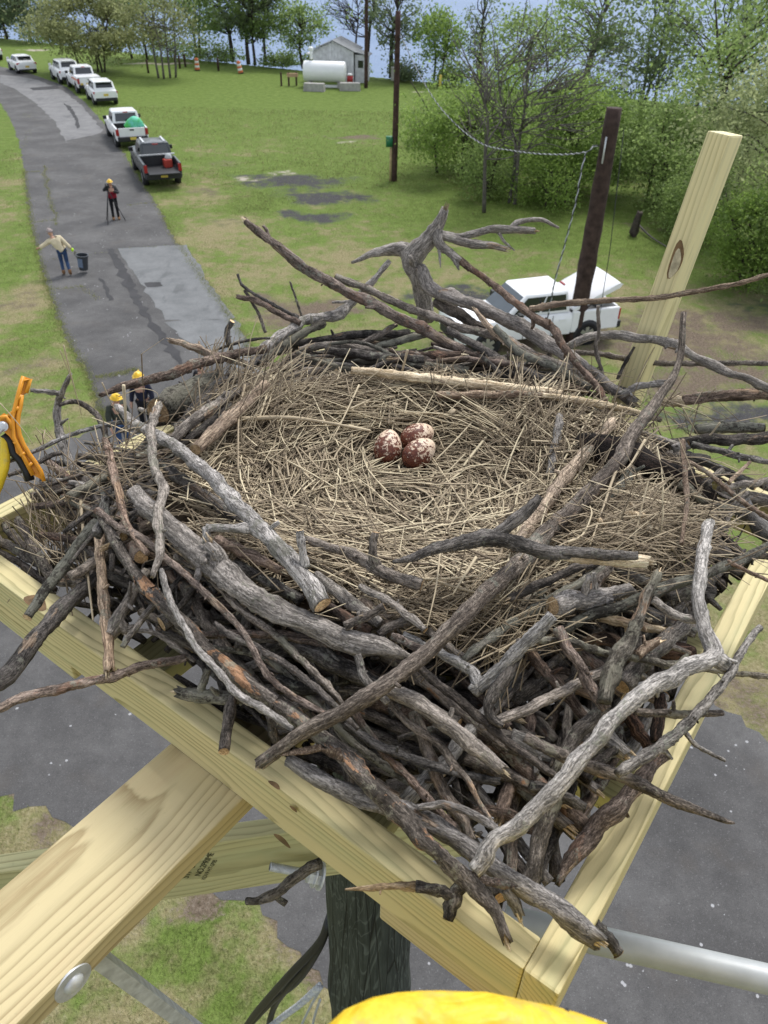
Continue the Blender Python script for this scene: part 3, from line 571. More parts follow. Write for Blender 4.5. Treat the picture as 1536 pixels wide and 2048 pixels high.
# ------------------------------------------------------------------ poles, cable, shed, tank and small things out on the grass
MAT['pole_wood'] = plain('weathered_pole', (.060, .036, .030), .85, .2, 0, .45, 5, .4)
MAT['pole_dark'] = plain('creosote_pole', (.050, .033, .028), .85, .2, 0, .45, 5, .4)
MAT['shed'] = plain('weathered_grey_boards', (.56, .57, .60), .85, .2, 0, .2, 2.5)
MAT['shed_roof'] = plain('grey_roofing', (.22, .23, .24), .8, .2, 0, .2, 2)
MAT['orange'+'_band'] = plain('orange_band', (.62, .17, .06), .5, .4, 0, .05, 3)
MAT['green_box'] = plain('green_box', (.02, .16, .07), .5, .4, 0, .1, 4)
MAT['paleplank'] = plain('pale_plank', (.42, .28, .18), .8, .2, 0, .2, 5)
def pole(px, py, tp, dpx, mat, label, extra=0, group='brown wooden poles'):
    B = gr(px, py); H = ony(px, tp, B[1])[2]+extra; r = px2m(dpx, B)/2
    root = empty('utility_pole', B, 0, label, 'pole', group)
    mb = MB(); V, F, _ = tube_geo(np.array([B+[0, 0, -.2], B+[.01, 0, H*.5], B+[0, 0, H]]), np.array([r*1.08, r, r*.86]), 14, .012, rng, 14); mb.add(V, F); mb.build('shaft', mat, root)
    return root, B, H, r
PN, BN, HN, RN = pole(1146, 686, 214, 30, MAT['pole_dark'], 'dark brown pole rising in front of the white pickup, nearest of the poles')
PM, BM_, HM, RM = pole(788, 362, 22, 11, MAT['pole_wood'], 'brown pole in the middle of the lawn with a green box on its side')
PF, BF, HF, RF = pole(732, 176, -60, 7, MAT['pole_wood'], 'thin dark pole beside the grey shed, farthest of the poles')
mb = MB(); q = ony(783, 283, BM_[1]); mb.box(q+[-.12, 0, 0], (.36, .34, .5)); o = mb.build('meter_box', MAT['green_box'], PM)
mb = MB(); mb.box(BM_+[-RM-.06, -.02, .9], (.09, .12, 1.8)); mb.build('cable_cover', MAT['paleplank'], PM)
mb = MB(); q = ony(1200, 300, BN[1]); mb.cyl(BN+[-RN*.5, -RN*.85, HN*.80], BN+[-RN*.55, -RN*.9, HN*.9], .025, n=6); mb.build('conduit', MAT['galv'], PN)
P0 = BN+np.array([-RN, -.05, HN*.86]); P1 = ony(1172, 304, BN[1]); PM1 = BM_+np.array([.1, 0, HM*.88])
cab = [P0, ony(1186, 292, BN[1]), P1]; span = [P1]
for f, (cx, cy) in zip((.12, .3, .5, .7, .85), ((1110, 309), (1030, 302), (957, 284), (890, 226), (845, 160))): span.append(ony(cx, cy, BN[1]+(BM_[1]-BN[1])*f))
span.append(PM1)
def twisted(name, pts, r, label, mats, n=240, pitch=.32):
    P = catmull(np.array(pts), n); S = np.r_[0, np.cumsum(np.linalg.norm(np.diff(P, axis=0), axis=1))]; root = empty(name, P[0], 0, label, 'cable')
    T = np.gradient(P, axis=0); T /= np.linalg.norm(T, axis=1)[:, None]; u = np.cross(T, [.3, .2, 1.]); u /= np.linalg.norm(u, axis=1)[:, None]; v = np.cross(T, u)
    for k, mt in enumerate(mats):
        a = S*2*math.pi/pitch+k*2*math.pi/len(mats); Q = P+r*(np.cos(a)[:, None]*u+np.sin(a)[:, None]*v); mb = MB(); V, F, _ = tube_geo(Q, np.full(n, r), 5); mb.add(V, F); mb.build('strand', mt, root)
twisted('overhead_cable', cab+span[1:], .015, 'twisted grey cable sagging from the dark pole towards the middle pole', [MAT['rope'], MAT['trim']], 260, .5)
twisted('drop_cable', [P1, ony(1162, 345, BN[1]-.3), ony(1150, 410, BN[1]-.5), ony(1128, 495, BN[1]-.8), ony(1108, 570, BN[1]-1.), gr(1085, 690)], .015, 'twisted grey cable hanging down from the overhead line in front of the pickup', [MAT['rope'], MAT['trim']], 160, .4)
mb = MB(); V, F, _ = tube_geo(np.array([BN+[.3, -.3, HN*.93], BN+[.55, -.4, 3], BN+[.62, -.5, 0]]), np.full(3, .012), 5); mb.add(V, F); mb.build('guy_wire', MAT['trim'], kind=None, label='thin dark wire hanging beside the dark pole', cat='wire')
# shed
SB = gr(660, 168)+np.array([.5, 3.2, 0]); th = -.12
root = empty('shed', SB, th, 'small weathered grey shed with a low gable roof behind the white tank', 'shed')
W2, D2, HW, HR = 1.95, 2.0, 2.55, 3.35
mb = MB()
for k in range(13):                                            # boards of the gable front, one by one below
    pass
mb.box((0, .04, HW/2), (2*W2-.06, 2*D2-.1, HW)); mb.prism([(-W2+.03, HW), (W2-.03, HW), (0, HR-.03)], 2*D2-.1, lambda u, v, w_: (u, -D2+.09+w_, v)); mb.build('wall', MAT['shed'], root, world=False, smooth=False)
for k in range(13):
    x0 = -W2+k*2*W2/13; xm = x0+W2/13; hh = HW+(HR-HW)*(1-abs(xm)/W2); mb = MB(); mb.box((xm, -D2, hh/2), (2*W2/13-.03, .03+.012*(k % 3), hh-.02)); mb.build('plank', MAT['shed'], root, world=False, smooth=False)
for s in (-1, 1):
    L = math.hypot(W2+.3, HR-HW); an = math.atan2(HR-HW, W2); R = np.array([[math.cos(an), 0, s*math.sin(an)], [0, 1, 0], [-s*math.sin(an), 0, math.cos(an)]])
    mb = MB(); mb.box((s*(W2+.22)/2, 0, (HW+HR)/2+.03), (L, 2*D2+.5, .07), R=R); mb.build('roof', MAT['shed_roof'], root, world=False, smooth=False)
mb = MB(); mb.box((W2+.62, -D2+1.3, 1.15), (1.1, 2.0, 2.3)); mb.build('lean_to', MAT['shed'], root, world=False, smooth=False)
mb = MB(); mb.box((W2+.68, -D2+1.25, 2.42), (1.5, 2.4, .07), R=[[.97, 0, .24], [0, 1, 0], [-.24, 0, .97]]); mb.build('lean_to_roof', MAT['shed_roof'], root, world=False, smooth=False)
mb = MB(); mb.box((W2+.62, -D2+.28, 1.55), (.5, .03, .6)); mb.build('window', MAT['glass'], root, world=False, smooth=False)
mb = MB(); mb.box((-W2-.3, -D2+.6, 2.25), (.7, 1.0, .1)); mb.build('canopy', MAT['shed'], root, world=False, smooth=False)
# tank on its saddle
TB = gr(650, 174); root = empty('fuel_tank', TB, -.06, 'long white cylindrical tank lying in front of the shed', 'tank')
TL, TR = 1.8, .84
mb = MB(); prof = [(-TL-.18, .05), (-TL-.15, .5), (-TL-.08, .8), (-TL, TR), (TL, TR), (TL+.08, .8), (TL+.15, .5), (TL+.18, .05)]
thh = np.arange(28)*2*math.pi/28; V = np.array([[px_, r_*math.cos(a), TR+.42+r_*math.sin(a)] for px_, r_ in prof for a in thh]); F = [[i*28+j, (i+1)*28+j, (i+1)*28+(j+1) % 28, i*28+(j+1) % 28] for i in range(7) for j in range(28)]
mb.add(V, F); mb.build('shell', MAT['white'], root, world=False)
for s in (-1, 1):
    mb = MB(); mb.box((s*1.35, 0, .24), (.25, 1.3, .48)); mb.build('saddle', MAT['concrete'], root, world=False, smooth=False)
mb = MB(); mb.box((0, -.3, .12), (3.6, .2, .2)); mb.build('skid', MAT['white'], root, world=False, smooth=False)
mb = MB(); mb.cyl((-1.2, 0, 2.2), (-1.2, 0, 2.95), .13, n=10); mb.ell((-1.2, 0, 3.0), (.24, .24, .2)); mb.build('vent_cap', MAT['white'], root, world=False)
def blk(px, py, d, rz, label):
    B = gr(px, py); mb = MB(); c = (0, 0, d[2]/2); mb.box(c, d, taper=(.94, .9)); o = mb.build('concrete_block', MAT['concrete'], world=False, smooth=False, label=label, cat='block', group='concrete blocks by the tank'); o.location = B; o.rotation_euler = (0, 0, rz)
blk(629, 182, (1.9, .8, .62), -.12, 'grey concrete block at the left end of the white tank'); blk(700, 181, (1.9, .8, .62), .1, 'grey concrete block at the right end of the white tank')
mb = MB(); B = gr(700, 170); mb.cyl(B, B+[0, 0, .8], .28, n=14); mb.cyl(B+[0, 0, .8], B+[0, 0, .95], .29, .2, n=14, mi=1); mb.build('drum', [MAT['red'], MAT['white']], label='small red drum with a white lid beside the shed', cat='drum')
for px, py, lb in ((563, 172, 'short dark post standing alone, leftmost of the three left of the tank'), (578, 172, 'short dark post under the left end of the pale board'), (593, 171, 'short dark post under the right end of the pale board, next to the tank')):
    B = gr(px, py); mb = MB(); mb.box(B+[0, 0, .55], (.16, .16, 1.1), taper=(.9, .9)); mb.build('fence_post', MAT['pole_wood'], smooth=False, label=lb, cat='post', group='short posts left of the tank')
B = gr(586, 172); mb = MB(); mb.box(B+[0, -.1, .9], (1.0, .25, .28)); mb.build('plank_rail', MAT['paleplank'], smooth=False, label='pale board fixed across two short posts left of the tank', cat='board')
for k, (px, py, lb) in enumerate(((297, 146, 'short wooden bollard in front of the slender clump of trunks'), (352, 136, 'first dark bollard right of the slender clump'), (360, 137, 'second dark bollard right of the slender clump'), (371, 134, 'dark bollard closest to the upright traffic drum'), (437, 142, 'dark bollard between the two traffic drums'))):
    B = gr(px, py); mb = MB(); mb.cyl(B, B+[.02*(k % 3-1), 0, 1.15], .11, .10, 8); mb.build('bollard', MAT['pole_wood'], label=lb, cat='bollard', group='wooden bollards by the sandy track')
def barrel(px, py, lab, lean=0.):
    B = gr(px, py); root = empty('traffic_drum', B, 0, lab, 'traffic drum', 'orange and white traffic drums'); R = Matrix.Rotation(lean, 3, 'Y')
    mb = MB(); mb.cyl((0, 0, 0), (0, 0, .08), .34, .34, 16); mb.build('base', MAT['trim'], root, world=False)
    for k in range(5):
        z0 = .08+k*.22; r_ = .30-.015*k; mb = MB(); mb.cyl((0, 0, z0), (0, 0, z0+.22), r_, r_-.012, 16); mb.build('band', MAT['orange_band'] if k % 2 == 0 else MAT['white'], root, world=False)
    mb = MB(); mb.box((0, 0, 1.22), (.2, .04, .1)); mb.build('handle', MAT['orange_band'], root, world=False); root.rotation_euler = (0, lean, 0); root.scale = (.85, .85, .9)
barrel(395, 141, 'orange and white striped traffic drum standing upright left of the leaning one'); barrel(482, 147, 'orange and white traffic drum leaning over, right of the upright one', -.18)
B = gr(1241, 214); root = empty('sign', B, 0, 'small white sign on a thin post at the edge of the bushes', 'sign'); mb = MB(); mb.cyl(B, B+[0, 0, 1.9], .035, n=6); mb.build('post', MAT['galv'], root); mb = MB(); mb.box(B+[0, -.05, 1.75], (.5, .03, .6)); mb.build('plate', MAT['white'], root, smooth=False)
B = gr(880, 177); mb = MB(); mb.cyl(B, B+[0, 0, 1.05], .12, n=10); mb.ell(B+[0, 0, 1.05], (.12, .12, .08), 10, 4, z0=0.); mb.build('marker_post', MAT['plate'], label='short yellow marker post near the river', cat='post')
B = gr(789, 165); root = empty('pedestal', B, 0, 'grey metal pedestal behind the middle pole', 'pedestal'); mb = MB(); mb.box(B+[0, 0, .75], (.7, .5, 1.1)); mb.build('cabinet', MAT['concrete'], root, smooth=False); mb = MB(); mb.cyl(B+[0, 0, 0], B+[0, 0, 2.4], .05, n=8); mb.build('mast', MAT['galv'], root)
B = gr(1265, 472); mb = MB(); V, F, _ = tube_geo(np.array([B+[-.05, 0, 0], B, B+[.05, 0, .6], B+[.12, 0, 1.05]]), np.array([.26, .2, .17, .14]), 10, .08, rng, 12, jag=(0, .6)); mb.add(V, F); mb.build('stump', MAT['trunk'], label='broken dark tree stump standing on the lawn left of the perch post', cat='stump')
mb = MB(); V, F, _ = tube_geo(np.array([gr(1270, 455)+[0, 0, .25], gr(1300, 478)+[0, 0, .12], gr(1340, 500)+[0, 0, .05]]), np.array([.05, .04, .02]), 6, .05, rng); mb.add(V, F); mb.build('fallen_branch', MAT['trunk_grey'], label='thin grey branch lying on the grass beside the stump', cat='branch')

# ------------------------------------------------------------------ vehicles
def loft(mb, st, mi=0):
    rings = []
    for x, zb, zt, hw, hb in st:
        h = zt-zb
        half = [(hb*.9, zb), (hb, zb+.06*h), (hw, zb+.38*h), (hw*1.0, zb+.62*h), (hw*.975, zb+.86*h), (hw*.91, zt-.02), (hw*.6, zt+.012)]
        rings.append([(x, y, z) for y, z in half]+[(x, 0, zt+.02)]+[(x, -y, z) for y, z in half[::-1]]+[(x, 0, zb)])
    n = len(rings[0]); V = np.array([p for r in rings for p in r]); m = len(rings)
    F = [[i*n+j, i*n+(j+1) % n, (i+1)*n+(j+1) % n, (i+1)*n+j] for i in range(m-1) for j in range(n)]
    c0, c1 = len(V), len(V)+1; V = np.vstack([V, V[:n].mean(0), V[-n:].mean(0)])
    mb.add(V, [np.array(F), np.array([[(j+1) % n, j, c0] for j in range(n)]), np.array([[(m-1)*n+j, (m-1)*n+(j+1) % n, c1] for j in range(n)])], mi)
def bev(o, wd, seg=2):
    m = o.modifiers.new('bevel', 'BEVEL'); m.width = wd; m.segments = seg; m.limit_method = 'ANGLE'; m.angle_limit = math.radians(40)
    return o
def panel(root, name, q, mat, u=(0, 1), v=(0, 1), off=.008, th=.02, **kw):
    """flat panel lying on the quad q (four corners), shrunk to u,v"""
    A, B_, C_, D = [np.array(p, float) for p in q]
    f = lambda a, b: (A*(1-a)+B_*a)*(1-b)+(D*(1-a)+C_*a)*b
    P = np.array([f(u[0], v[0]), f(u[1], v[0]), f(u[1], v[1]), f(u[0], v[1])]); n = np.cross(P[1]-P[0], P[3]-P[0]); n /= np.linalg.norm(n)
    V = np.vstack([P+n*(off-th), P+n*off]); mb = MB(); mb.add(V, [[4, 5, 6, 7], [3, 2, 1, 0], [0, 1, 5, 4], [1, 2, 6, 5], [2, 3, 7, 6], [3, 0, 4, 7]])
    return mb.build(name, mat, root, world=False, smooth=False, **kw)
def wheel(root, x, y, r=.38, wd=.25):
    s = 1 if y > 0 else -1; mb = MB(); n = 20; th = np.arange(n)*2*math.pi/n
    prof = [(-wd/2, r*.66), (-wd/2, r*.93), (-wd/2+.03, r), (wd/2-.03, r), (wd/2, r*.93), (wd/2, r*.66), (wd/2-.05, r*.62)]
    V = np.array([[x+a_*math.cos(t), y+s*w_, r+a_*math.sin(t)] for w_, a_ in prof for t in th]); F = [[i*n+j, i*n+(j+1) % n, (i+1)*n+(j+1) % n, (i+1)*n+j] for i in range(len(prof)-1) for j in range(n)]
    mb.add(V, F); o = mb.build('wheel', MAT['tyre'], root, world=False)
    mb = MB(); mb.cyl((x, y+s*(wd/2-.07), r), (x, y+s*(wd/2-.045), r), r*.64, n=16, mi=1); mb.cyl((x, y+s*(wd/2-.05), r), (x, y+s*(wd/2-.012), r), r*.66, r*.64, n=20, cap=False); mb.cyl((x, y+s*(wd/2-.05), r), (x, y+s*(wd/2-.005), r), r*.15, n=8)
    for k in range(6):
        a = k*math.pi/3; R = np.array([[math.cos(a), 0, -math.sin(a)], [0, 1, 0], [math.sin(a), 0, math.cos(a)]]); mb.box(np.array([x, y+s*(wd/2-.03), r])+R@np.array([0, 0, r*.36]), (r*.30, .03, r*.56), R=R)
    mb.build('rim', [MAT['rim'], MAT['trim']], o, world=False, smooth=False)
def vehicle(kind, name, label, cat, loc, head, paint='white', group='vehicles parked along the road', opts=()):
    root = empty(name, loc, math.atan2(head[1], head[0]), label, cat, group); pt = MAT[paint]
    if kind == 'pickup':
        L, hw, belt, roof, hood = 5.75, .985, 1.18, 1.90, 1.16; r = .40; wb = (1.85, -1.75); cab = (1.30, .55, -.95, -1.10); hr = .76; bumper = .55
        st = [(2.86, .55, .98, .80, .78), (2.80, .45, 1.08, .93, .90), (2.3, .42, 1.14, .98, .95), (1.3, .42, 1.19, .985, .95), (-1.05, .42, 1.19, .985, .95), (-1.12, .42, 1.19, .985, .95)]
    elif kind == 'suv':
        L, hw, belt, roof = 4.6, .93, 1.08, 1.68; r = .36; wb = (1.40, -1.32); cab = (1.10, .35, -1.85, -2.22); hr = .72
        st = [(2.3, .5, .88, .70, .70), (2.22, .38, .97, .86, .82), (1.9, .33, 1.02, .92, .88), (1.05, .33, 1.09, .93, .89), (-1.9, .33, 1.12, .93, .89), (-2.22, .36, 1.10, .90, .85), (-2.30, .45, 1.0, .85, .8)]
    else:
        L, hw, belt, roof = 4.36, .91, .98, 1.47; r = .33; wb = (1.32, -1.30); cab = (1.12, .30, -1.45, -2.05); hr = .68
        st = [(2.18, .42, .70, .68, .66), (2.1, .32, .82, .84, .8), (1.7, .28, .90, .90, .86), (1.05, .28, .98, .91, .87), (-1.7, .28, 1.02, .91, .87), (-2.10, .32, 1.0, .87, .82), (-2.18, .42, .86, .80, .76)]
    mb = MB(); loft(mb, st); bev(mb.build('body', pt, root, world=False, autosmooth=35), .02)
    x0, x1, x2, x3 = cab; hb = hw*.93; zb = belt-.01
    mb = MB(); ring = []
    mx = [(x0, hb*.90, zb), (x3, hb*.93, zb), (x2, hr, roof-.02), (x1, hr, roof-.03)]
    V = [(x0, hb*.92, zb), (x0, -hb*.92, zb), (x3, -hb*.95, zb), (x3, hb*.95, zb), (x1, hr, roof-.04), (x1, -hr, roof-.04), (x2, -hr, roof-.02), (x2, hr, roof-.02), (x1-.15, 0, roof), (x2+.15, 0, roof+.01)]
    mb.add(V, [np.array([[0, 4, 5, 1], [2, 6, 7, 3], [3, 7, 4, 0], [1, 5, 6, 2], [1, 2, 3, 0], [4, 7, 9, 8], [6, 5, 8, 9]]), np.array([[5, 4, 8], [7, 6, 9]])]); bev(mb.build('cab', pt, root, world=False, smooth=True, autosmooth=30), .10, 4)
    V = [np.array(p) for p in V]
    panel(root, 'windscreen', (V[1], V[0], V[4], V[5]), MAT['screen'], (.05, .95), (.08, .90))
    panel(root, 'rear_window', (V[3], V[2], V[6], V[7]), MAT['glass'], (.10, .90), (.32, .88) if kind != 'pickup' else (.22, .86))
    for s, q in ((1, (V[0], V[3], V[7], V[4])), (-1, (V[2], V[1], V[5], V[6]))):
        sp = [(.10, .50), (.53, .93)] if kind == 'pickup' else [(.10, .40), (.43, .68), (.72, .90)]
        for a, b in (sp if s > 0 else [(1-b, 1-a) for a, b in sp]): panel(root, 'side_window', q, MAT['glass'], (a, b), (.16, .86))
        mb = MB(); mb.box((x0-.45, s*(hb+.17), zb+.13), (.12, .22, .2)); mb.build('mirror', MAT['trim'] if kind == 'pickup' else pt, root, world=False, smooth=False)
        for k in (0, 1):
            mb = MB(); mb.box((.25-1.0*k, s*(hw+.004), belt-.18), (.22, .03, .045)); mb.build('door_handle', pt, root, world=False, smooth=False)
            mb = MB(); mb.box((.62-1.02*k if kind == 'pickup' else .75-1.0*k, s*(hw-.005), .82), (.012, .014, .70)); mb.build('door_seam', MAT['trim'], root, world=False, smooth=False)
    for wx in wb:
        for s in (-1, 1):
            mb = MB(); mb.cyl((wx, s*(hw-.25), r+.02), (wx, s*(hw+.006), r+.02), r+.075, n=20); mb.build('wheel_arch', MAT['trim'], root, world=False)
            wheel(root, wx, s*(hw-.095), r)
    xr = -L/2
    if kind == 'pickup':
        fl = .80; tp = 1.24
        for s in (-1, 1):
            mb = MB(); mb.box((-2.0, s*(hw-.065), (.5+tp)/2), (1.76, .13, tp-.5)); bev(mb.build('bed_side', pt, root, world=False, smooth=False), .055, 3)
            mb = MB(); mb.box((xr+.02, s*(hw-.09), 1.0), (.10, .17, .36)); mb.build('tail_light', MAT['red'], root, world=False, smooth=False)
        mb = MB(); mb.box((-1.99, 0, fl-.1), (1.74, 2*hw-.27, .2)); mb.build('bed_floor', MAT['trim'], root, world=False, smooth=False)
        mb = MB(); mb.box((-1.16, 0, 1.02), (.06, 2*hw-.27, .42)); mb.build('bed_front', MAT['trim'], root, world=False, smooth=False)
        mb = MB()
        if 'tailgate_down' in opts: mb.box((xr-.24, 0, .80), (.52, 2*hw-.36, .08))
        else: mb.box((xr+.03, 0, .98), (.08, 2*hw-.36, .50))
        bev(mb.build('tailgate', MAT['trim'] if 'tailgate_down' in opts else pt, root, world=False, smooth=False), .02)
        if 'tailgate_down' not in opts:
            mb = MB(); mb.box((xr-.015, 0, 1.12), (.03, .26, .08)); mb.build('tailgate_handle', MAT['trim'], root, world=False, smooth=False)
        mb = MB(); mb.box((xr-.06, 0, .60), (.22, 2*hw-.12, .24)); bev(mb.build('rear_bumper', MAT['trim'], root, world=False, smooth=False), .03)
        mb = MB(); mb.box((x3-.02, 0, roof-.05), (.05, .3, .05)); mb.build('brake_light', MAT['red'], root, world=False, smooth=False)
    else:
        for s in (-1, 1):
            mb = MB(); mb.box((xr+.13, s*(hw-.14), .93 if kind == 'suv' else .86), (.22, .28, .15)); bev(mb.build('tail_light', MAT['red'], root, world=False, smooth=False), .02)
        mb = MB(); mb.box((xr+.06, 0, .46 if kind == 'suv' else .36), (.18, 2*hw-.2, .22 if kind == 'suv' else .12)); bev(mb.build('rear_bumper', MAT['trim'], root, world=False, smooth=False), .03)
        mb = MB(); mb.box((x2+.25, 0, roof+.015), (.9, 1.15, .02)) if 'roof' in opts else mb.box((x2-.12, 0, roof-.03), (.28, 1.3, .04)); mb.build('spoiler', pt, root, world=False, smooth=False)
    for s in (-1, 1):
        mb = MB(); mb.box((L/2-.14, s*(hw-.2), .88 if kind == 'pickup' else .74), (.2, .34, .2)); bev(mb.build('head_light', MAT['clear'], root, world=False, smooth=False), .03)
    mb = MB(); mb.box((L/2-.02, 0, .62), (.12, 1.15, .34)); bev(mb.build('grille', MAT['trim'], root, world=False, smooth=False), .02)
    zpl = .66 if kind == 'pickup' else (.78 if kind == 'suv' else .62)
    mb = MB(); mb.box((xr-(.175 if kind == 'pickup' else .01), 0, zpl), (.02, .36, .16)); mb.build('number_plate', MAT['plate'], root, world=False, smooth=False)
    return root
def seat_on(px, py, dx=0, dy=0): p = gr(px, py); return (p[0]+dx, p[1]+dy, 0)
hd = np.array([-.44, .9]); hd /= np.linalg.norm(hd)
def rear_at(px, py, L, head):                                      # the rear end stands at this ground pixel
    h = np.array(head)/np.linalg.norm(head); p = gr(px, py); return (p[0]+h[0]*L/2, p[1]+h[1]*L/2, 0)
T1 = vehicle('pickup', 'pickup_truck', 'charcoal pickup truck with its tailgate down and a red tool box in the bed', 'pickup truck', rear_at(332, 377, 5.9, (-.40, .92)), (-.40, .92), 'charcoal', opts=('tailgate_down',))
mb = MB(); mb.box((-1.25, 0, 1.36), (.10, 1.9, .05)); mb.build('bed_bar', MAT['galv'], T1, world=False, smooth=False)
for s in (-.55, .55):
    mb = MB(); mb.box((-.2, s, 1.915), (1.3, .09, .05)); mb.build('roof_rail', MAT['galv'], T1, world=False, smooth=False)
T2 = vehicle('pickup', 'pickup_truck', 'white pickup truck with a green bundle in its bed, in front of the charcoal one', 'pickup truck', rear_at(270, 299, 5.9, (-.42, .91)), (-.42, .91))
V3 = vehicle('suv', 'parked_suv', 'white compact car with black lower bumper, last of the white cars by the trees', 'car', rear_at(216, 212, 4.6, (-.46, .89)), (-.46, .89))
V4 = vehicle('pickup', 'pickup_truck', 'white pickup with orange side stripe and a flat white bed cover', 'pickup truck', rear_at(184, 189, 5.9, (-.50, .87)), (-.50, .87))
mb = MB(); mb.box((-2.0, 0, 1.27), (1.78, 1.9, .06)); mb.build('bed_cover', MAT['white'], V4, world=False, smooth=False)
mb = MB(); mb.box((-1.7, .99, 1.08), (2.1, .012, .13)); mb.build('stripe', MAT['orange_band'], V4, world=False, smooth=False)
mb = MB(); mb.box((-2.89, 0, .80), (.03, 1.5, .14)); mb.build('reflective_strip', MAT['plate'], V4, world=False, smooth=False)
V5 = vehicle('suv', 'parked_suv', 'white sport utility vehicle parked between the hatchback and the striped pickup', 'car', rear_at(146, 169, 4.8, (-.53, .85)), (-.53, .85), opts=('roof',)); V5.scale = (1.05, 1.03, 1.08)
V6 = vehicle('hatch', 'parked_hatchback', 'white hatchback parked alone at the bend of the road', 'car', rear_at(58, 148, 4.36, (-.58, .82)), (-.58, .82))
V7 = vehicle('suv', 'parked_suv', 'silver car cut off by the left picture edge beyond the hatchback', 'car', rear_at(-9, 122, 4.6, (-.6, .8)), (-.6, .8))
E1H = np.array((-.95, -.31))/math.hypot(.95, .31); E1C = gr(1166, 688); E1C = (E1C[0]+E1H[0]*1.75+E1H[1]*.89, E1C[1]+E1H[1]*1.75-E1H[0]*.89, 0)
E1 = vehicle('pickup', 'pickup_truck', 'white pickup with its bed cover raised, standing behind the dark pole', 'pickup truck', E1C, E1H, group='vehicles parked on the bare ground')
mb = MB()                                                            # moulded bed cover, hinged behind the cab
ang = math.radians(25); Lc = 1.80
prof = [(0, 0), (-.2, .06), (-1.2, .09), (-1.72, .05), (-1.80, -.06), (-1.72, -.13), (-1.0, -.10), (0, -.07)]
sect = [(y_, k_) for y_, k_ in ((-.96, 0.), (-.92, .55), (-.6, 1.), (0, 1.15), (.6, 1.), (.92, .55), (.96, 0.))]
ca, sa = math.cos(ang), math.sin(ang)
Vv = []
for y_, k_ in sect:
    for u_, v_ in prof:
        vz = v_*k_ if v_ > 0 else v_; Vv.append((-1.14+u_*ca, y_, 1.30-u_*sa+vz))
npf = len(prof); Ff = [[i*npf+j, i*npf+(j+1) % npf, (i+1)*npf+(j+1) % npf, (i+1)*npf+j] for i in range(len(sect)-1) for j in range(npf)]
mb.add(Vv, [np.array(Ff), np.array([list(range(npf))]), np.array([list(range((len(sect)-1)*npf, len(sect)*npf))[::-1]])]); bev(mb.build('bed_cover', MAT['white'], E1, world=False, autosmooth=40), .02)
for s in (-.8, .8):
    mb = MB(); mb.cyl((-1.7, s, 1.22), (-2.2, s, 1.62), .015, n=6); mb.build('cover_strut', MAT['trim'], E1, world=False)
# loads
mb = MB(); hb_ = Matrix.Rotation(math.atan2(.91, -.42), 3, 'Z'); Pb = np.array(T2.location)+np.array(hb_ @ Vector((-2.3, -.25, 1.18)))
V, F, _ = tube_geo(np.array([Pb+[-.55, -.1, 0], Pb+[-.2, 0, .12], Pb+[.2, .05, .2], Pb+[.6, .1, 0]]), np.array([.12, .34, .38, .12]), 12, .10, rng, 16); mb.add(V, F)
t = NT('green_tarp'); MAT['tarp'] = t.fin(t.ramp(t.noise(t.coord(), 2.5, 2), [(.35, (.06, .42, .08)), (.6, (.14, .55, .42))]), .6, .3)
mb.build('tarp_bundle', MAT['tarp'], label='bright green and turquoise tarp bundle lying in the white pickup bed', cat='tarp')
h1 = Matrix.Rotation(math.atan2(.92, -.40), 3, 'Z'); Pb = np.array(T1.location)+np.array(h1 @ Vector((-1.75, -.45, .80)))
root = empty('tool_box', Pb, .5, 'red tool box with a grey bag on top in the charcoal pickup bed', 'tool box'); mb = MB(); mb.box((0, 0, .2), (.42, .42, .4)); bev(mb.build('box', plain('red_toolbox', (.36, .045, .03), .5), root, world=False, smooth=False), .03)
mb = MB(); mb.ell((.1, .1, .42), (.2, .18, .25), z0=0.); mb.build('bag', MAT['rope'], root, world=False)
# ------------------------------------------------------------------ people
MAT['denim'] = plain('blue_denim', (.035, .065, .14), .9, .15, 0, .25, 14)
MAT['khaki'] = plain('cream_hoodie', (.60, .52, .36), .9, .15, 0, .12, 9)
MAT['blackcloth'] = plain('black_cloth', (.012, .012, .015), .85, .2, 0, .3, 9)
MAT['greycloth'] = plain('charcoal_cloth', (.040, .042, .045), .85, .2, 0, .3, 9)
MAT['navy'] = plain('navy_cloth', (.020, .022, .040), .85, .2, 0, .3, 9)
MAT['olivecloth'] = plain('dark_olive_cloth', (.045, .050, .040), .85, .2, 0, .3, 9)
MAT['maroon'] = plain('maroon_cloth', (.21, .014, .028), .85, .2, 0, .3, 9)
MAT['boots'] = plain('tan_boots', (.22, .12, .06), .8, .2, 0, .2, 9)
MAT['hat'] = plain('yellow_hard_hat', (.80, .50, .03), .3, .5, 0, .04, 5)
MAT['glove'] = plain('lime_glove', (.50, .80, .05), .8, .2, 0, .1, 9)
MAT['hair'] = plain('dark_hair', (.020, .014, .010), .8, .2, 0, .4, 30)
MAT['cap'] = plain('grey_cap', (.30, .25, .24), .8, .2, 0, .2, 20)
def skin(name, J, E, R, mat, root, sub=1):
    me = bpy.data.meshes.new(name); idx = {k: i for i, k in enumerate(J)}
    me.from_pydata([tuple(J[k]) for k in J], [(idx[a], idx[b]) for a, b in E], []); o = bpy.data.objects.new(name, me); C.objects.link(o); o.parent = root
    m = o.modifiers.new('skin', 'SKIN'); m.use_smooth_shade = True
    for k, i in idx.items():
        v = me.skin_vertices[0].data[i]; r_ = R[k]; v.radius = (r_, r_) if np.isscalar(r_) else r_; v.use_root = (k == list(J)[0])
    if sub: s = o.modifiers.new('sub', 'SUBSURF'); s.levels = sub; s.render_levels = sub
    me.materials.append(mat); return o
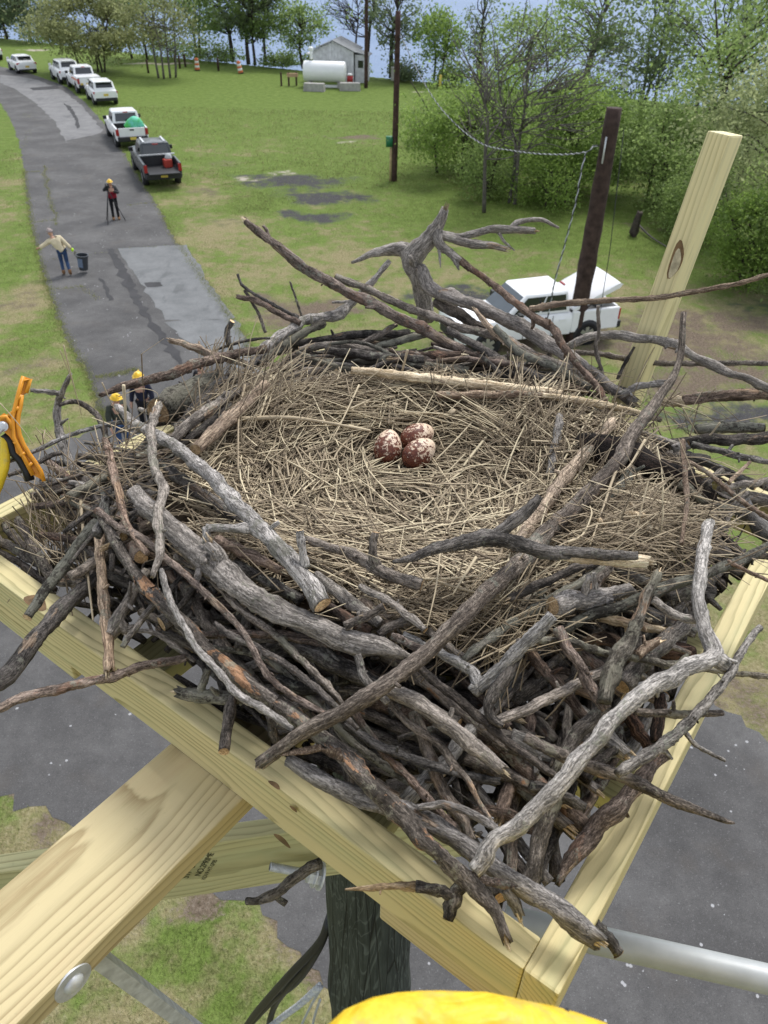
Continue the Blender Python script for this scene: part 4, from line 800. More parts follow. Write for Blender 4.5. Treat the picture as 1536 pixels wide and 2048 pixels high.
def person(label, loc, face, top, legs, boots, hat=None, pose=None, hair=True, glove=(None, None), vest=None, ht=1.76):
    """stands at loc, looks along face; pose overrides joint positions (x right, y ahead, z up)"""
    root = empty('person', loc, math.atan2(face[1], face[0])-math.pi/2, label, 'person')
    J = dict(pelvis=(0, 0, .96), waist=(0, 0, 1.10), chest=(0, .01, 1.32), neck=(0, .0, 1.50), head0=(0, .03, 1.58), head1=(0, .03, 1.70),
             hipl=(-.10, 0, .92), kneel=(-.11, .03, .50), ankl=(-.12, 0, .09), toel=(-.13, .15, .04), hipr=(.10, 0, .92), kneer=(.11, .03, .50), ankr=(.12, 0, .09), toer=(.13, .15, .04),
             shl=(-.19, 0, 1.44), ell=(-.27, 0, 1.16), wrl=(-.29, .08, .92), hal=(-.29, .11, .84), shr=(.19, 0, 1.44), elr=(.27, 0, 1.16), wrr=(.29, .08, .92), har=(.29, .11, .84))
    J.update(pose or {}); J = {k: np.array(v, float)*ht/1.76 for k, v in J.items()}
    R = dict(pelvis=(.15, .11), waist=(.14, .10), chest=(.17, .115), neck=.055, head0=.075, head1=.085, hipl=.085, kneel=.058, ankl=.042, toel=.035, hipr=.085, kneer=.058, ankr=.042, toer=.035,
             shl=.062, ell=.043, wrl=.03, hal=.034, shr=.062, elr=.043, wrr=.03, har=.034)
    E = [('pelvis', 'waist'), ('waist', 'chest'), ('chest', 'neck'), ('neck', 'head0'), ('head0', 'head1'), ('pelvis', 'hipl'), ('hipl', 'kneel'), ('kneel', 'ankl'), ('ankl', 'toel'), ('pelvis', 'hipr'), ('hipr', 'kneer'), ('kneer', 'ankr'), ('ankr', 'toer'),
         ('chest', 'shl'), ('shl', 'ell'), ('ell', 'wrl'), ('wrl', 'hal'), ('chest', 'shr'), ('shr', 'elr'), ('elr', 'wrr'), ('wrr', 'har')]
    JB, EB, RB = dict(J), list(E), dict(R)
    for sd in 'lr':                                             # fingers and thumb
        d = J['ha'+sd]-J['wr'+sd]; d = d/(np.linalg.norm(d)+1e-9); sx = np.cross(d, [0, 1, .2]); sx /= np.linalg.norm(sx)+1e-9
        for k, (o_, l_) in enumerate(((-.030, .055), (-.011, .07), (.010, .075), (.030, .062))):
            JB[f'f{sd}{k}'] = J['ha'+sd]+sx*o_+d*l_+np.array([0, .015, 0]); EB.append(('ha'+sd, f'f{sd}{k}')); RB[f'f{sd}{k}'] = .009
        JB[f't{sd}'] = J['wr'+sd]+d*.06+np.cross(sx, d)*.03+sx*.05; EB.append(('wr'+sd, f't{sd}')); RB[f't{sd}'] = .010
    skin('body', JB, EB, RB, MAT['skin'], root)
    sub = lambda ks: {k: J[k] for k in ks}
    big = lambda ks, a: {k: (tuple(q+a for q in R[k]) if not np.isscalar(R[k]) else R[k]+a) for k in ks}
    tk = ['waist', 'chest', 'pelvis', 'shl', 'ell', 'wrl', 'shr', 'elr', 'wrr']
    JT = sub(tk); JT['collar'] = (J['neck']*.6+J['chest']*.4); RT = big(tk, .045 if top == 'khaki' else .032); RT['collar'] = .075; RT['pelvis'] = (.165, .13)
    JT['pelvis'] = J['pelvis']+[0, 0, .04]
    for sd in 'lr': JT['hem'+sd] = J['hip'+sd]*np.array([.75, 1, 1])+[0, 0, .02]; RT['hem'+sd] = .115 if top == 'khaki' else .10
    skin('jacket', JT, [('pelvis', 'heml'), ('pelvis', 'hemr'), ('waist', 'pelvis'), ('waist', 'chest'), ('chest', 'collar'), ('chest', 'shl'), ('shl', 'ell'), ('ell', 'wrl'), ('chest', 'shr'), ('shr', 'elr'), ('elr', 'wrr')], RT, MAT[top], root)
    lk = ['pelvis', 'hipl', 'kneel', 'ankl', 'hipr', 'kneer', 'ankr']
    RL = big(lk, .018); RL['pelvis'] = (.15, .115)
    skin('trousers', sub(lk), [('pelvis', 'hipl'), ('hipl', 'kneel'), ('kneel', 'ankl'), ('pelvis', 'hipr'), ('hipr', 'kneer'), ('kneer', 'ankr')], RL, MAT[legs], root)
    for sd in 'lr':
        mb = MB(); a, b = J['ank'+sd], J['toe'+sd]; V, F, _ = tube_geo(np.array([a+[0, 0, .10], a+[0, -.01, 0], a*.4+b*.6, b]), np.array([.062, .062, .056, .045]), 10, .01, rng, 10); V[:, 2] = np.maximum(V[:, 2], min(a[2], b[2])-.04); mb.add(V, F); mb.build('boot', MAT[boots], root, world=False)
    h = (J['head0']+J['head1'])/2; hz = J['head1']-J['head0']; hz /= np.linalg.norm(hz)
    mb = MB(); mb.ell(h+hz*.02, (.078, .098, .125), 14, 10); mb.build('head', MAT['skin'], root, world=False)
    f_ = np.array([0, 1., 0])
    mb = MB(); mb.ell(h+f_*.098-hz*.005, (.014, .02, .026), 8, 6)
    for s in (-1, 1): mb.ell(h+np.array([s*.078, .0, 0]), (.012, .026, .034), 8, 6)
    mb.build('nose_and_ears', MAT['skin'], root, world=False)
    for s in (-1, 1):
        mb = MB(); mb.ell(h+np.array([s*.032, .085, .025]), (.012, .009, .008), 8, 6); mb.build('eye', MAT['blackcloth'], root, world=False)
    mb = MB(); mb.box(h+np.array([0, .088, -.055]), (.045, .012, .01)); mb.build('mouth', MAT['maroon'], root, world=False)
    if hair:
        mb = MB(); mb.ell(h+hz*.035-f_*.016, (.088, .098, .118), 14, 6, z0=-.2); mb.build('hair', MAT['hair'], root, world=False)
    if hat:
        mb = MB(); mb.ell(h+hz*.06, (.118, .138, .115), 18, 6, z0=0.); mb.cyl(h+hz*.055, h+hz*.07, .15, .135, 18); mb.box(h+hz*.06+f_*.13, (.17, .10, .014)); mb.box(h+hz*.165, (.03, .2, .02)); mb.build('hard_hat' if hat == 'hat' else 'cap', MAT[hat], root, world=False)
    for sd, gl in zip('lr', glove):
        if gl: mb = MB(); mb.ell(J['ha'+sd], (.055, .06, .075), 10, 8); mb.build('glove', MAT[gl], root, world=False)
    if vest:
        mb = MB(); V, F, _ = tube_geo(np.array([J['pelvis']+[0, 0, .02], J['waist'], J['chest']-[0, 0, .04]]), np.array([.20, .195, .20]), 14, .01, rng, 8); V[:, 1] = V[:, 1]*.80; mb.add(V, F); mb.build('vest', MAT[vest], root, world=False)
    return root
# photographer with a tripod, facing us
Lp = gr(233, 439); person('person in yellow helmet and charcoal jacket looking through a camera on a tripod', Lp, (.32, -.95), 'greycloth', 'blackcloth', 'boots', 'hat',
    dict(elr=(.34, .16, 1.36), wrr=(.16, .30, 1.58), har=(.10, .30, 1.63), ell=(-.30, .16, 1.22), wrl=(-.08, .30, 1.36), hal=(-.01, .32, 1.38)), vest='maroon')
Tp = Lp+np.array([.14*.9-.1, -.42, 0]); root = empty('tripod', Tp, 0, 'black camera tripod standing in front of the person in the yellow helmet', 'tripod')
hd_ = np.array([-.05, .05, 1.42])
for a in (2.6, 4.4, .35):
    mb = MB(); mb.cyl(hd_, (.52*math.cos(a), .52*math.sin(a), .01), .022, .016, 8); mb.build('leg', MAT['trim'], root, world=False)
mb = MB(); mb.cyl(hd_, hd_+[0, 0, .16], .035, n=10); mb.build('head', MAT['trim'], root, world=False)
Cp = Tp+hd_+[0, 0, .22]; root = empty('camera_body', Cp, 0, 'black camera with a long lens mounted on the tripod', 'camera'); mb = MB(); mb.box((0, 0, 0), (.16, .10, .12)); mb.build('body', MAT['black'], root, world=False, smooth=False); mb = MB(); mb.cyl((0, -.05, 0), (.07, -.30, .0), .05, .06, 14); mb.build('lens', MAT['black'], root, world=False)
# man carrying a bin, seen from behind and leaning to his left
Lm = gr(134, 549); person('person in cream hoodie and jeans carrying a dark bin with a lime glove', Lm, (-.35, .93), 'khaki', 'denim', 'boots', 'cap',
    dict(waist=(-.05, .02, 1.10), chest=(-.14, .05, 1.31), neck=(-.22, .07, 1.47), head0=(-.25, .10, 1.55), head1=(-.28, .12, 1.66), shl=(-.32, .04, 1.37), ell=(-.55, .05, 1.20), wrl=(-.78, .06, 1.10), hal=(-.84, .07, 1.08),
         shr=(.05, .03, 1.43), elr=(.20, .0, 1.20), wrr=(.36, .0, 1.00), har=(.40, .0, .94), kneel=(-.10, .10, .50), ankl=(-.10, -.04, .11), toel=(-.12, .10, .04), kneer=(.10, .02, .50), ankr=(.14, -.22, .16), toer=(.15, -.12, .05)), hair=False, glove=(None, 'glove'))
fm = Matrix.Rotation(math.atan2(.93, -.35)-math.pi/2, 3, 'Z'); Bp = Lm+np.array(fm @ Vector((.66, .0, .10)))
root = empty('rubbish_bin', Bp, -.2, 'dark grey plastic bin carried by the person in the cream hoodie', 'bin'); root.rotation_euler = (0, .10, -.1); root.scale = (.86, .86, .86); root.location.z += .04
mb = MB(); n = 20; th = np.arange(n)*2*math.pi/n; prof = [(.20, 0), (.255, .62), (.285, .63), (.285, .68), (.25, .68), (.18, .04)]
V = np.array([[a*math.cos(q), a*math.sin(q), z_] for a, z_ in prof for q in th]); mb.add(V, [np.array([[i*n+j, i*n+(j+1) % n, (i+1)*n+(j+1) % n, (i+1)*n+j] for i in range(5) for j in range(n)]), np.array([list(range(n))[::-1]]), np.array([list(range(5*n, 6*n))])]); mb.build('bin_body', MAT['charcoal'], root, world=False, autosmooth=40)
mb = MB(); mb.box((-.02, -.235, .36), (.22, .03, .40)); mb.build('bin_label', plain('blue_grey_label', (.13, .17, .24), .6), root, world=False, smooth=False)
mb = MB(); mb.tubep([(-.29, .0, .56), (-.36, 0, .66), (-.31, .0, .80), (-.26, 0, .70)], .016, 6); mb.build('bin_handle', MAT['trim'], root, world=False)
# three people standing near the foot of the pole, half hidden by the nest
P1_ = ony(228, 796, 16.6); L1 = np.array([P1_[0], 16.6, 0]); L1 = gr(252, 908)
person('person in yellow helmet, dark olive jacket and jeans, leftmost of three below', L1, (.75, -.65), 'olivecloth', 'denim', 'boots', 'hat', dict(head0=(0, .08, 1.56), head1=(0, .10, 1.68)))
L2 = gr(298, 864); person('person in yellow helmet and navy jacket, middle of three below the nest', L2, (-.1, -1), 'navy', 'blackcloth', 'boots', 'hat')
L3 = gr(416, 842); person('bare headed dark haired person in black jacket behind the mossy log', L3, (-.45, -.9), 'blackcloth', 'blackcloth', 'boots', None)

# ------------------------------------------------------------------ nesting platform on its pole
ZT = EYE-.80                                     # top of the frame rails
def fp(px, py, dz=0.): return onz(px, py, ZT+dz)
CN = fp(1118, 1992); CL = fp(-127, 1071); CR = fp(1621, 1004)
CBk = CL+(CR-CN)*1.02
e1 = (CL-CN)/np.linalg.norm(CL-CN); e2 = (CR-CN)/np.linalg.norm(CR-CN); UPV = np.array([0, 0, 1.])
MID = (CN+CL+CR+CBk)/4
plat = empty('nest_platform', (MID[0], MID[1], ZT-.13), 0, 'new yellowish pine nesting platform frame bolted on top of the dark pole', 'platform')
def board(name, a, b, wd, ht, mat, parent, side=None, rolln=0., world=True, bevel=.0035, **kw):
    """lumber from a to b (centre line of its TOP face); wd across, ht down; local X along the grain"""
    a, b = np.array(a, float), np.array(b, float); L = np.linalg.norm(b-a); x = (b-a)/L
    z = np.array(side, float) if side is not None else UPV; z = z-x*(z@x); z /= np.linalg.norm(z); y = np.cross(z, x)
    R = np.stack([x, y, z], 1); c = (a+b)/2-z*ht/2
    bm = bmesh.new(); bmesh.ops.create_cube(bm, size=1.); bmesh.ops.scale(bm, vec=(L, wd, ht), verts=bm.verts)
    bmesh.ops.bevel(bm, geom=bm.edges[:], offset=bevel, segments=2, profile=.6, affect='EDGES')
    me = bpy.data.meshes.new(name); bm.to_mesh(me); bm.free(); me.materials.append(mat); me.set_sharp_from_angle(angle=math.radians(50))
    for p in me.polygons: p.use_smooth = False
    o = bpy.data.objects.new(name, me); C.objects.link(o)
    po = ORG[parent.name] if parent is not None else np.zeros(3)
    if parent is not None: o.parent = parent
    Mx = Matrix([[*R[i], c[i]-po[i]] for i in range(3)]+[[0, 0, 0, 1]]); o.location = Mx.translation; o.rotation_euler = Mx.to_3x3().to_euler(); ORG[o.name] = c
    o['_m'] = 0; del o['_m']
    return tag(o, **kw)
T2x = .038
inn = lambda v: v*T2x/2
pr = board('rail', CN+e1*T2x+inn(e2), CL+inn(e2), T2x, .089, MAT['pine'], plat)                       # front
board('rail', CN-e1*(-T2x/2), CR+e1*T2x/2, T2x, .089, MAT['pine'], plat)                               # right
board('rail', CL+e2*T2x-inn(e1), CBk-inn(e1), T2x, .089, MAT['pine'], plat)                            # left
board('rail', CR+e1*T2x-inn(e2), CBk+inn(-e2)-e1*T2x, T2x, .089, MAT['pine'], plat)                    # back
zA = -.0895
# cross arm flat under the front rail, running out to the lower left
aR = fp(470, 1620, zA); aL = fp(310, 1507, zA); aM = (aR+aL)/2; wA = abs((aR-aL)@e1)
arm = board('cross_arm', aM-e2*.95, aM+e2*1.05, .140, .038, MAT['pine_warm'], plat)
# blocking boards flush under the front rail
q1 = fp(738, 1832, zA); k1 = abs((q1-CN)@e1)
board('blocking', CN+e2*.022+e1*.012+UPV*zA, CN+e1*k1+e2*.022+UPV*zA, .038, .038, MAT['pine_warm'], plat)
q2 = fp(130, 1366, zA-.03); k2 = abs((q2-CN)@e1)
board('blocking', CN+e1*k2+e2*.022+UPV*zA, CL+e2*.022+UPV*zA, .038, .038, MAT['pine'], plat)
for off in (.30, .72): board('floor_slat', CN+e1*(off)+e2*.04+UPV*zA, CN+e1*(off)+e2*.98+UPV*zA, .075, .036, MAT['pine_green'], plat)
board('floor_slat', CN+e2*.36+e1*.03+UPV*(zA-.04), CN+e2*.36+e1*1.05+UPV*(zA-.04), .075, .036, MAT['pine_green'], plat)
board('floor_slat', CN+e2*.70+e1*.03+UPV*(zA-.04), CN+e2*.70+e1*1.05+UPV*(zA-.04), .075, .036, MAT['pine_green'], plat)
# wide plank on edge bolted to the face of the pole
zB = -.60
b0 = fp(0, 1745, zB); b1 = fp(530, 1672, zB); bd = (b1-b0)/np.linalg.norm(b1-b0); bn = np.array([bd[1], -bd[0], 0]); bn = bn if bn[1] < 0 else -bn
s0, s1 = b0-bd*.7-bn*T2x/2, b1+bd*.42-bn*T2x/2
plank = board('bearer', s0, s1, T2x, .184, MAT['pine_green'], plat)
# knots on the new lumber
def knot(P, n, ax, a, b, parent=plat):
    n = n/np.linalg.norm(n); ax = ax-n*(ax@n); ax /= np.linalg.norm(ax); bx = np.cross(n, ax); m = 16; th = np.arange(m)*2*math.pi/m
    rr = 1+.12*np.sin(3*th+P[0]*50); mb = MB()
    V = np.vstack([[P+ax*a*math.cos(t_)*r_+bx*b*math.sin(t_)*r_+n*.0006 for t_, r_ in zip(th, rr)], [P+ax*a*.55*math.cos(t_)+bx*b*.55*math.sin(t_)+n*.0016 for t_ in th], [P+n*.0010]]); i = np.arange(m); j = (i+1) % m
    mb.add(V, [np.stack([i, j, j+m, i+m], 1), np.stack([i+m, j+m, np.full(m, 2*m)], 1)]); return mb.build('knot', MAT['knot'], parent)
def on_plane(px, py, P0, n): d = ray(px, py); return CAM+d*(((P0-CAM)@n)/(d@n))
for px, py, a, b in ((565, 1680, .014, .008), (588, 1617, .006, .004), (230, 1345, .006, .004)):
    knot(on_plane(px, py, CN, -e2), -e2, e1, a, b)
for px, py, a, b in ((549, 1570, .009, .003), (72, 1205, .024, .011), (730, 1615, .004, .002), (520, 1405, .004, .0015)): knot(fp(px, py), UPV, e1, a, b)
# bolt with washer through the arm edge, diagonal brace
wp = on_plane(143, 1962, aM-e1*.070+UPV*zA*0, -e1)
nrm_ = -e1
mb = MB(); mb.cyl(wp-nrm_*.001, wp+nrm_*.004, .022, n=26); mb.build('washer', MAT['galv'], plat, autosmooth=40)
Rm = np.stack([np.cross(nrm_, UPV), UPV, nrm_], 1)
mb = MB(); mb.ell(wp+nrm_*.003, (.012, .012, .008), 18, 6, R=Rm, z0=0.); mb.build('bolt_head', MAT['galv'], plat)
d1 = wp+e1*.004-UPV*.05; br0 = onz(172, 1880, ZT-.133); br1 = onz(385, 2042, ZT-.50)
bx = (br1-br0)/np.linalg.norm(br1-br0); brE = br0+bx*.95
mb = MB(); sd_ = np.cross(bx, UPV); sd_ /= np.linalg.norm(sd_); up2 = np.cross(sd_, bx)
for (u0, u1, v0, v1) in ((-.009, .009, -.002, .002), (.006, .009, -.016, -.002)):
    V = [p+sd_*u_+up2*v_ for p in (br0, brE) for u_, v_ in ((u0, v0), (u1, v0), (u1, v1), (u0, v1))]; mb.add(V, [[0, 1, 2, 3], [7, 6, 5, 4], [0, 4, 5, 1], [1, 5, 6, 2], [2, 6, 7, 3], [3, 7, 4, 0]])
mb.build('brace', MAT['galv'], plat, smooth=False)
# threaded rod and nuts beside the pole
r0_, r1_ = onz(540, 1733, ZT-.66), onz(640, 1752, ZT-.70)
mb = MB(); m = 34
for k in range(m):
    a_ = r0_+(r1_-r0_)*k/m; b_ = r0_+(r1_-r0_)*(k+1)/m; mb.cyl(a_, (a_+b_)/2, .0075, .0092, 10, cap=False); mb.cyl((a_+b_)/2, b_, .0092, .0075, 10, cap=False)
mb.build('threaded_rod', MAT['galv'], plat)
for f_, rr_, l_ in ((.76, .019, .018), (.87, .024, .003), (.92, .019, .014), (.99, .027, .004)):
    a_ = r0_+(r1_-r0_)*f_; u_ = (r1_-r0_)/np.linalg.norm(r1_-r0_); mb = MB(); mb.cyl(a_, a_+u_*l_, rr_, n=6 if rr_ < .02 else 20); mb.build('nut' if rr_ < .02 else 'washer', MAT['galv'], plat, smooth=False)
# lumber stamp, flat black print on the bearer
def text(s, P, xdir, ydir, size, mat, parent, name='lumber_stamp'):
    cu = bpy.data.curves.new(name, 'FONT'); cu.body = s; cu.size = size; cu.space_character = .95; tmp = bpy.data.objects.new(name, cu); C.objects.link(tmp)
    dg = bpy.context.evaluated_depsgraph_get(); me = bpy.data.meshes.new_from_object(tmp.evaluated_get(dg)); bpy.data.objects.remove(tmp)
    me.materials.clear(); me.materials.append(mat); o = bpy.data.objects.new(name, me); C.objects.link(o); o.parent = parent
    x = np.array(xdir)/np.linalg.norm(xdir); z = np.array(ydir)/np.linalg.norm(ydir); y = np.cross(z, x)
    o.rotation_euler = Matrix([[x[i], y[i], z[i]] for i in range(3)]).to_euler(); o.location = Vector(P-ORG[parent.name]); return o
MAT['ink'] = plain('faded_ink', (.035, .038, .022), .8, .1, 0, .5, 120)
bp0 = b0+bn*.0012
def onb(px, py): return on_plane(px, py, bp0, bn)
tx = onb(426, 1707)-onb(398, 1752); ty = bn
text('NO.2PRIME', onb(400, 1753), tx, ty, .0178, MAT['ink'], plat); text('KD19 HT-SPIB', onb(410, 1760), tx, ty, .0125, MAT['ink'], plat); text('ABCD TREATED', onb(386, 1750), tx, ty, .024, MAT['ink'], plat) if False else None
text('SYP  S-DRY', onb(376, 1757), tx, ty, .019, MAT['ink'], plat)
# upright perch post on the far right rail
pb = ony(1286, 772, 1.40); pt_ = ony(1474, 271, 1.43); pd = (pt_-pb)/np.linalg.norm(pt_-pb)
MAT['pale_knot'] = plain('pale_resin_scar', (.50, .44, .30), .6, .3, 0, .4, 70)
MAT['pine_post'] = lumber('pine_lumber_post', (.66, .58, .32), (.46, .40, .19), .009, (.012, -.10), (.52, .50, .30))
post = board('perch_post', pb-pd*.22, pt_, .089, .038, MAT['pine_post'], plat, side=-e1)
fpl = pb-e2*.019
fpl = pb-e2*.0445
kn = knot(on_plane(1352, 520, fpl, -e2), -e2, pd, .034, .0105); kn2 = knot(on_plane(1351, 527, fpl, -e2)-e2*.0012, -e2, pd, .026, .0075); kn2.data.materials[0] = MAT['pale_knot']; kn2.name = 'knot_scar'

# the pole that carries it
PX, PY = -.012, .985; rP = .108
MAT['pole_green'] = None
t = NT('dark_green_pole_wood'); co = t.attr('co')
lon = t.noise(t.scale(co, (1, 1, .06)), 120., 5, .65); rg_ = t.noise(t.scale(co, (1, 1, .16)), 11., 3, .5, 1.2)
rings = t.math('FRACT', t.math('MULTIPLY', rg_, 9.)); edge = t.math('MULTIPLY', t.step(rings, .80, .92), t.math('SUBTRACT', 1., t.step(rings, .95, 1.)))
col = t.ramp(lon, [(.3, (.010, .014, .012)), (.55, (.034, .042, .036)), (.75, (.062, .072, .062))])
ck = t.step(t.vor(t.scale(co, (1, 1, .05)), 34., 'DISTANCE_TO_EDGE'), 0., .035)
col = t.mix(t.math('MULTIPLY', edge, .45), col, (.13, .15, .13)); col = t.mix(t.math('SUBTRACT', 1., ck), col, (.004, .005, .004))
t.bump(t.math('ADD', lon, t.math('MULTIPLY', ck, 1.)), .8, .004); MAT['pole_green'] = t.fin(col, .7, .3)
pole_o = empty('utility_pole', (PX, PY, 0), 0, 'dark greenish wooden pole under the nest platform, largest of the poles', 'pole', 'brown wooden poles'); del pole_o['group']
mb = MB(); V, F, co = tube_geo(np.array([[PX, PY, -.3], [PX, PY, 4.], [PX, PY, 8.], [PX, PY, ZT-.135]]), np.array([rP*1.25, rP*1.15, rP*1.05, rP]), 40, .004, rng, 90); mb.add(V, F, co=co); mb.build('shaft', MAT['pole_green'], pole_o)
# black cables and guy lines at the pole
def line(name, pts, r, mat, lab, cat='cable', grp=None, twist=False):
    mb = MB(); V, F, co = tube_geo(catmull(np.array(pts), 40), np.full(40, r), 8); mb.add(V, F, co=co); return mb.build(name, mat, label=lab, cat=cat, group=grp)
def cz(px, py, z): return onz(px, py, ZT+z)
line('black_cable', [cz(660, 1840, -1.25), cz(637, 1888, -1.35), cz(570, 1960, -1.6), cz(505, 2035, -2.0), cz(470, 2090, -2.4)], .0115, MAT['black'], 'black rubber cable beside the dark pole, outermost of three', grp='black cables at the pole')
line('black_cable', [cz(655, 1850, -1.28), cz(637, 1897, -1.38), cz(595, 1960, -1.62), cz(540, 2005, -1.9), cz(480, 2070, -2.3)], .0115, MAT['black'], 'black rubber cable beside the dark pole, crossing the outermost one', grp='black cables at the pole')
line('black_cable', [cz(660, 1830, -1.30), cz(632, 1905, -1.42), cz(575, 1975, -1.7), cz(548, 2015, -2.0), cz(530, 2080, -2.4)], .0105, MAT['black'], 'black rubber cable beside the dark pole, innermost of three', grp='black cables at the pole')
twisted('guy_rope', [cz(640, 1972, -1.45), cz(600, 2008, -1.7), cz(560, 2038, -1.95), cz(500, 2085, -2.4)], .0055, 'pale twisted rope running down beside the black cables', [MAT['rope'], MAT['rope'], MAT['galv']], 90, .07)
line('guy_line', [cz(640, 1980, -1.5), cz(620, 2015, -1.9), cz(598, 2060, -2.4)], .004, MAT['rope'], 'thin pale line left of the dark pole, longer of two', 'line'); line('guy_line', [cz(640, 2000, -1.6), cz(630, 2030, -1.95), cz(622, 2065, -2.3)], .004, MAT['rope'], 'thin pale line close against the dark pole, shorter of two', 'line')
# grey pipe running to the right below the frame
g0, g1 = cz(1010, 1838, -.50), cz(1640, 1982, -.50)
mb = MB(); V, F, _ = tube_geo(np.array([g0, (g0+g1)/2, g1+(g1-g0)*1.2]), np.full(3, .0225), 20); mb.add(V, F); mb.build('metal_pipe', MAT['pipe'], label='light grey round metal pipe passing under the right corner of the frame', cat='pipe')
# yellow vinyl padding on the lift bucket rim
t = NT('yellow_vinyl_cover'); c = t.coord(); gr_ = t.step(t.noise(t.scale(c, (1, 1, 1)), 21., 7, .75), .47, .66); fine = t.noise(c, 140., 3, .6)
cr = t.noise(t.scale(c, (1, 1, 1)), 24., 3, .6, .8)
col = t.mix(t.math('MULTIPLY', gr_, .62), t.ramp(fine, [(.3, (.60, .39, .015)), (.7, (.78, .54, .035))]), (.36, .29, .13)); t.bump(t.math('ADD', t.math('MULTIPLY', cr, 2.), t.math('MULTIPLY', fine, .12)), .5, .009)
MAT['vinyl'] = t.fin(col, .5, .35)
bz = -.40+.80
def rp(px, py, z=.365): return onz(px, py, ZT+z)
rim = [rp(668, 2150), rp(716, 2098), rp(790, 2070), rp(930, 2066), rp(1070, 2088), rp(1190, 2128), rp(1300, 2180)]
c0 = rim[0]; rimP = [c0+np.array([-.012, -.40, 0]), c0+np.array([-.025, -.1, 0]), c0+np.array([-.018, -.02, 0])]+rim+[rim[-1]+np.array([.25, -.06, 0]), rim[-1]+np.array([.33, -.14, 0]), rim[-1]+np.array([.30, -.42, 0])]
bk = empty('lift_bucket', rim[2]-[0, 0, .9], 0, 'yellow vinyl padded rim of the lift bucket at the bottom edge', 'bucket')
Pc = catmull(np.array(rimP), 120); V, F, _ = tube_geo(Pc, np.full(120, .0178), 24, .014, rng, 120); mb = MB(); mb.add(V, F); mb.build('rim_padding', MAT['vinyl'], bk)
mb = MB(); Q = np.vstack([Pc[::4], Pc[-1:]]); m = len(Q); V = np.vstack([Q+[0, 0, -.01], Q+[0, 0, -.9], Q+[0, -.012, -.01], Q+[0, -.012, -.9]]); i = np.arange(m-1)
mb.add(V, [np.stack([i, i+1, i+1+m, i+m], 1), np.stack([i+1+2*m, i+2*m, i+3*m, i+1+3*m], 1)]); mb.build('bucket_wall', MAT['yellow'], bk)
mb = MB(); kp = rp(1124, 2040, .372); mb.cyl(kp-[.004, 0, 0], kp+[.004, .002, .002], .0022, .003, 8); mb.tubep([kp, kp+[.004, -.006, .003], kp+[.008, -.014, 0]], .0015, 6); mb.build('tie_cord', MAT['trim'], bk)
# orange lever clamp with a yellow pipe at the left
Yc = 1.02
cq = [(0, 832), (8, 826), (18, 832), (24, 838), (47, 753), (60, 757), (57, 774), (52, 786), (44, 790), (41, 806), (43, 818), (35, 836), (37, 858), (43, 880), (55, 902), (66, 918), (80, 938), (88, 962), (62, 948), (50, 922), (32, 905), (28, 886), (18, 872), (6, 862), (0, 868)]
clp = ony(30, 870, Yc); cl = empty('lever_clamp', clp, 0, 'orange plastic lever clamp with ribbed pockets at the left picture edge', 'clamp')
vd = ray(30, 870); vd /= np.linalg.norm(vd)
def cfr(u, v, w_): return on_plane(u, v, clp, vd)+vd*w_
mb = MB(); mb.prism([tuple(q) for q in cq], .030, lambda u, v, w_: cfr(u, v, w_)); me_o = mb.build('clamp_body', MAT['orangeplastic'], cl, smooth=False)
def rib(pl, r=.0034, nm='rib'): mb = MB(); mb.tubep([cfr(u, v, -.003) for u, v in pl], r, 6); mb.build(nm, MAT['orangeplastic'], cl)
mb = MB(); mb.tubep([cfr(8, 868, .012), cfr(20, 876, .012), cfr(24, 900, .012), cfr(40, 918, .012), cfr(56, 946, .012), cfr(60, 962, .012)], .0075, 8); mb.build('rubber_liner', MAT['black'], cl)
rib(cq[2:8]); rib([(47, 753), (24, 838), (22, 850), (30, 880), (48, 915), (66, 950)]); rib(cq[8:18]); rib([(44, 791), (35, 800)]); rib([(38, 815), (30, 820)]); rib([(34, 884), (28, 888)]); rib([(50, 905), (40, 912)]); rib([(64, 925), (55, 935)]); rib([(0, 836), (10, 832), (20, 842), (24, 858)])

for pl in ([(42, 795), (39, 808), (32, 818), (36, 800)], [(34, 862), (38, 878), (30, 882), (27, 866)], [(44, 890), (52, 903), (42, 908), (36, 896)], [(58, 915), (64, 924), (56, 930), (50, 918)], [(70, 932), (78, 945), (70, 946), (62, 936)]):
    mb = MB(); mb.prism(pl, .004, lambda u, v, w_: cfr(u, v, -.001+w_)); mb.build('pocket', MAT['orangeplastic'], cl, smooth=False)
bp = cfr(5, 853, -.004); mb = MB(); mb.cyl(bp+vd*.012, bp-vd*.008, .0055, n=6); mb.cyl(bp+vd*.012, bp-vd*.002, .008, n=18); mb.build('bolt', MAT['galv'], cl, smooth=False)
mb = MB(); mb.tubep([cfr(8, 845, -.006), cfr(2, 862, -.008), cfr(-8, 870, -.008)], .0032, 8); mb.build('lever', MAT['galv'], cl)
t = NT('yellow_pipe_paint'); c = t.coord(); MAT['yellowpipe'] = t.fin(t.mix(t.math('MULTIPLY', t.step(t.noise(c, 60., 4), .55, .7), .5), (.72, .52, .03), (.42, .36, .13)), .4, .4)
mb = MB(); pp = [cfr(7, 873, .012), cfr(9, 890, .012), cfr(8, 925, .012), cfr(-6, 965, .012), cfr(-20, 1010, .02), cfr(-30, 1200, .1)]; V, F, _ = tube_geo(catmull(np.array(pp), 30), np.array([.005, .010, .012, .012, .012, .012]), 16, .004, rng, 30); mb.add(V, F); mb.build('pipe_handle', MAT['yellowpipe'], cl)

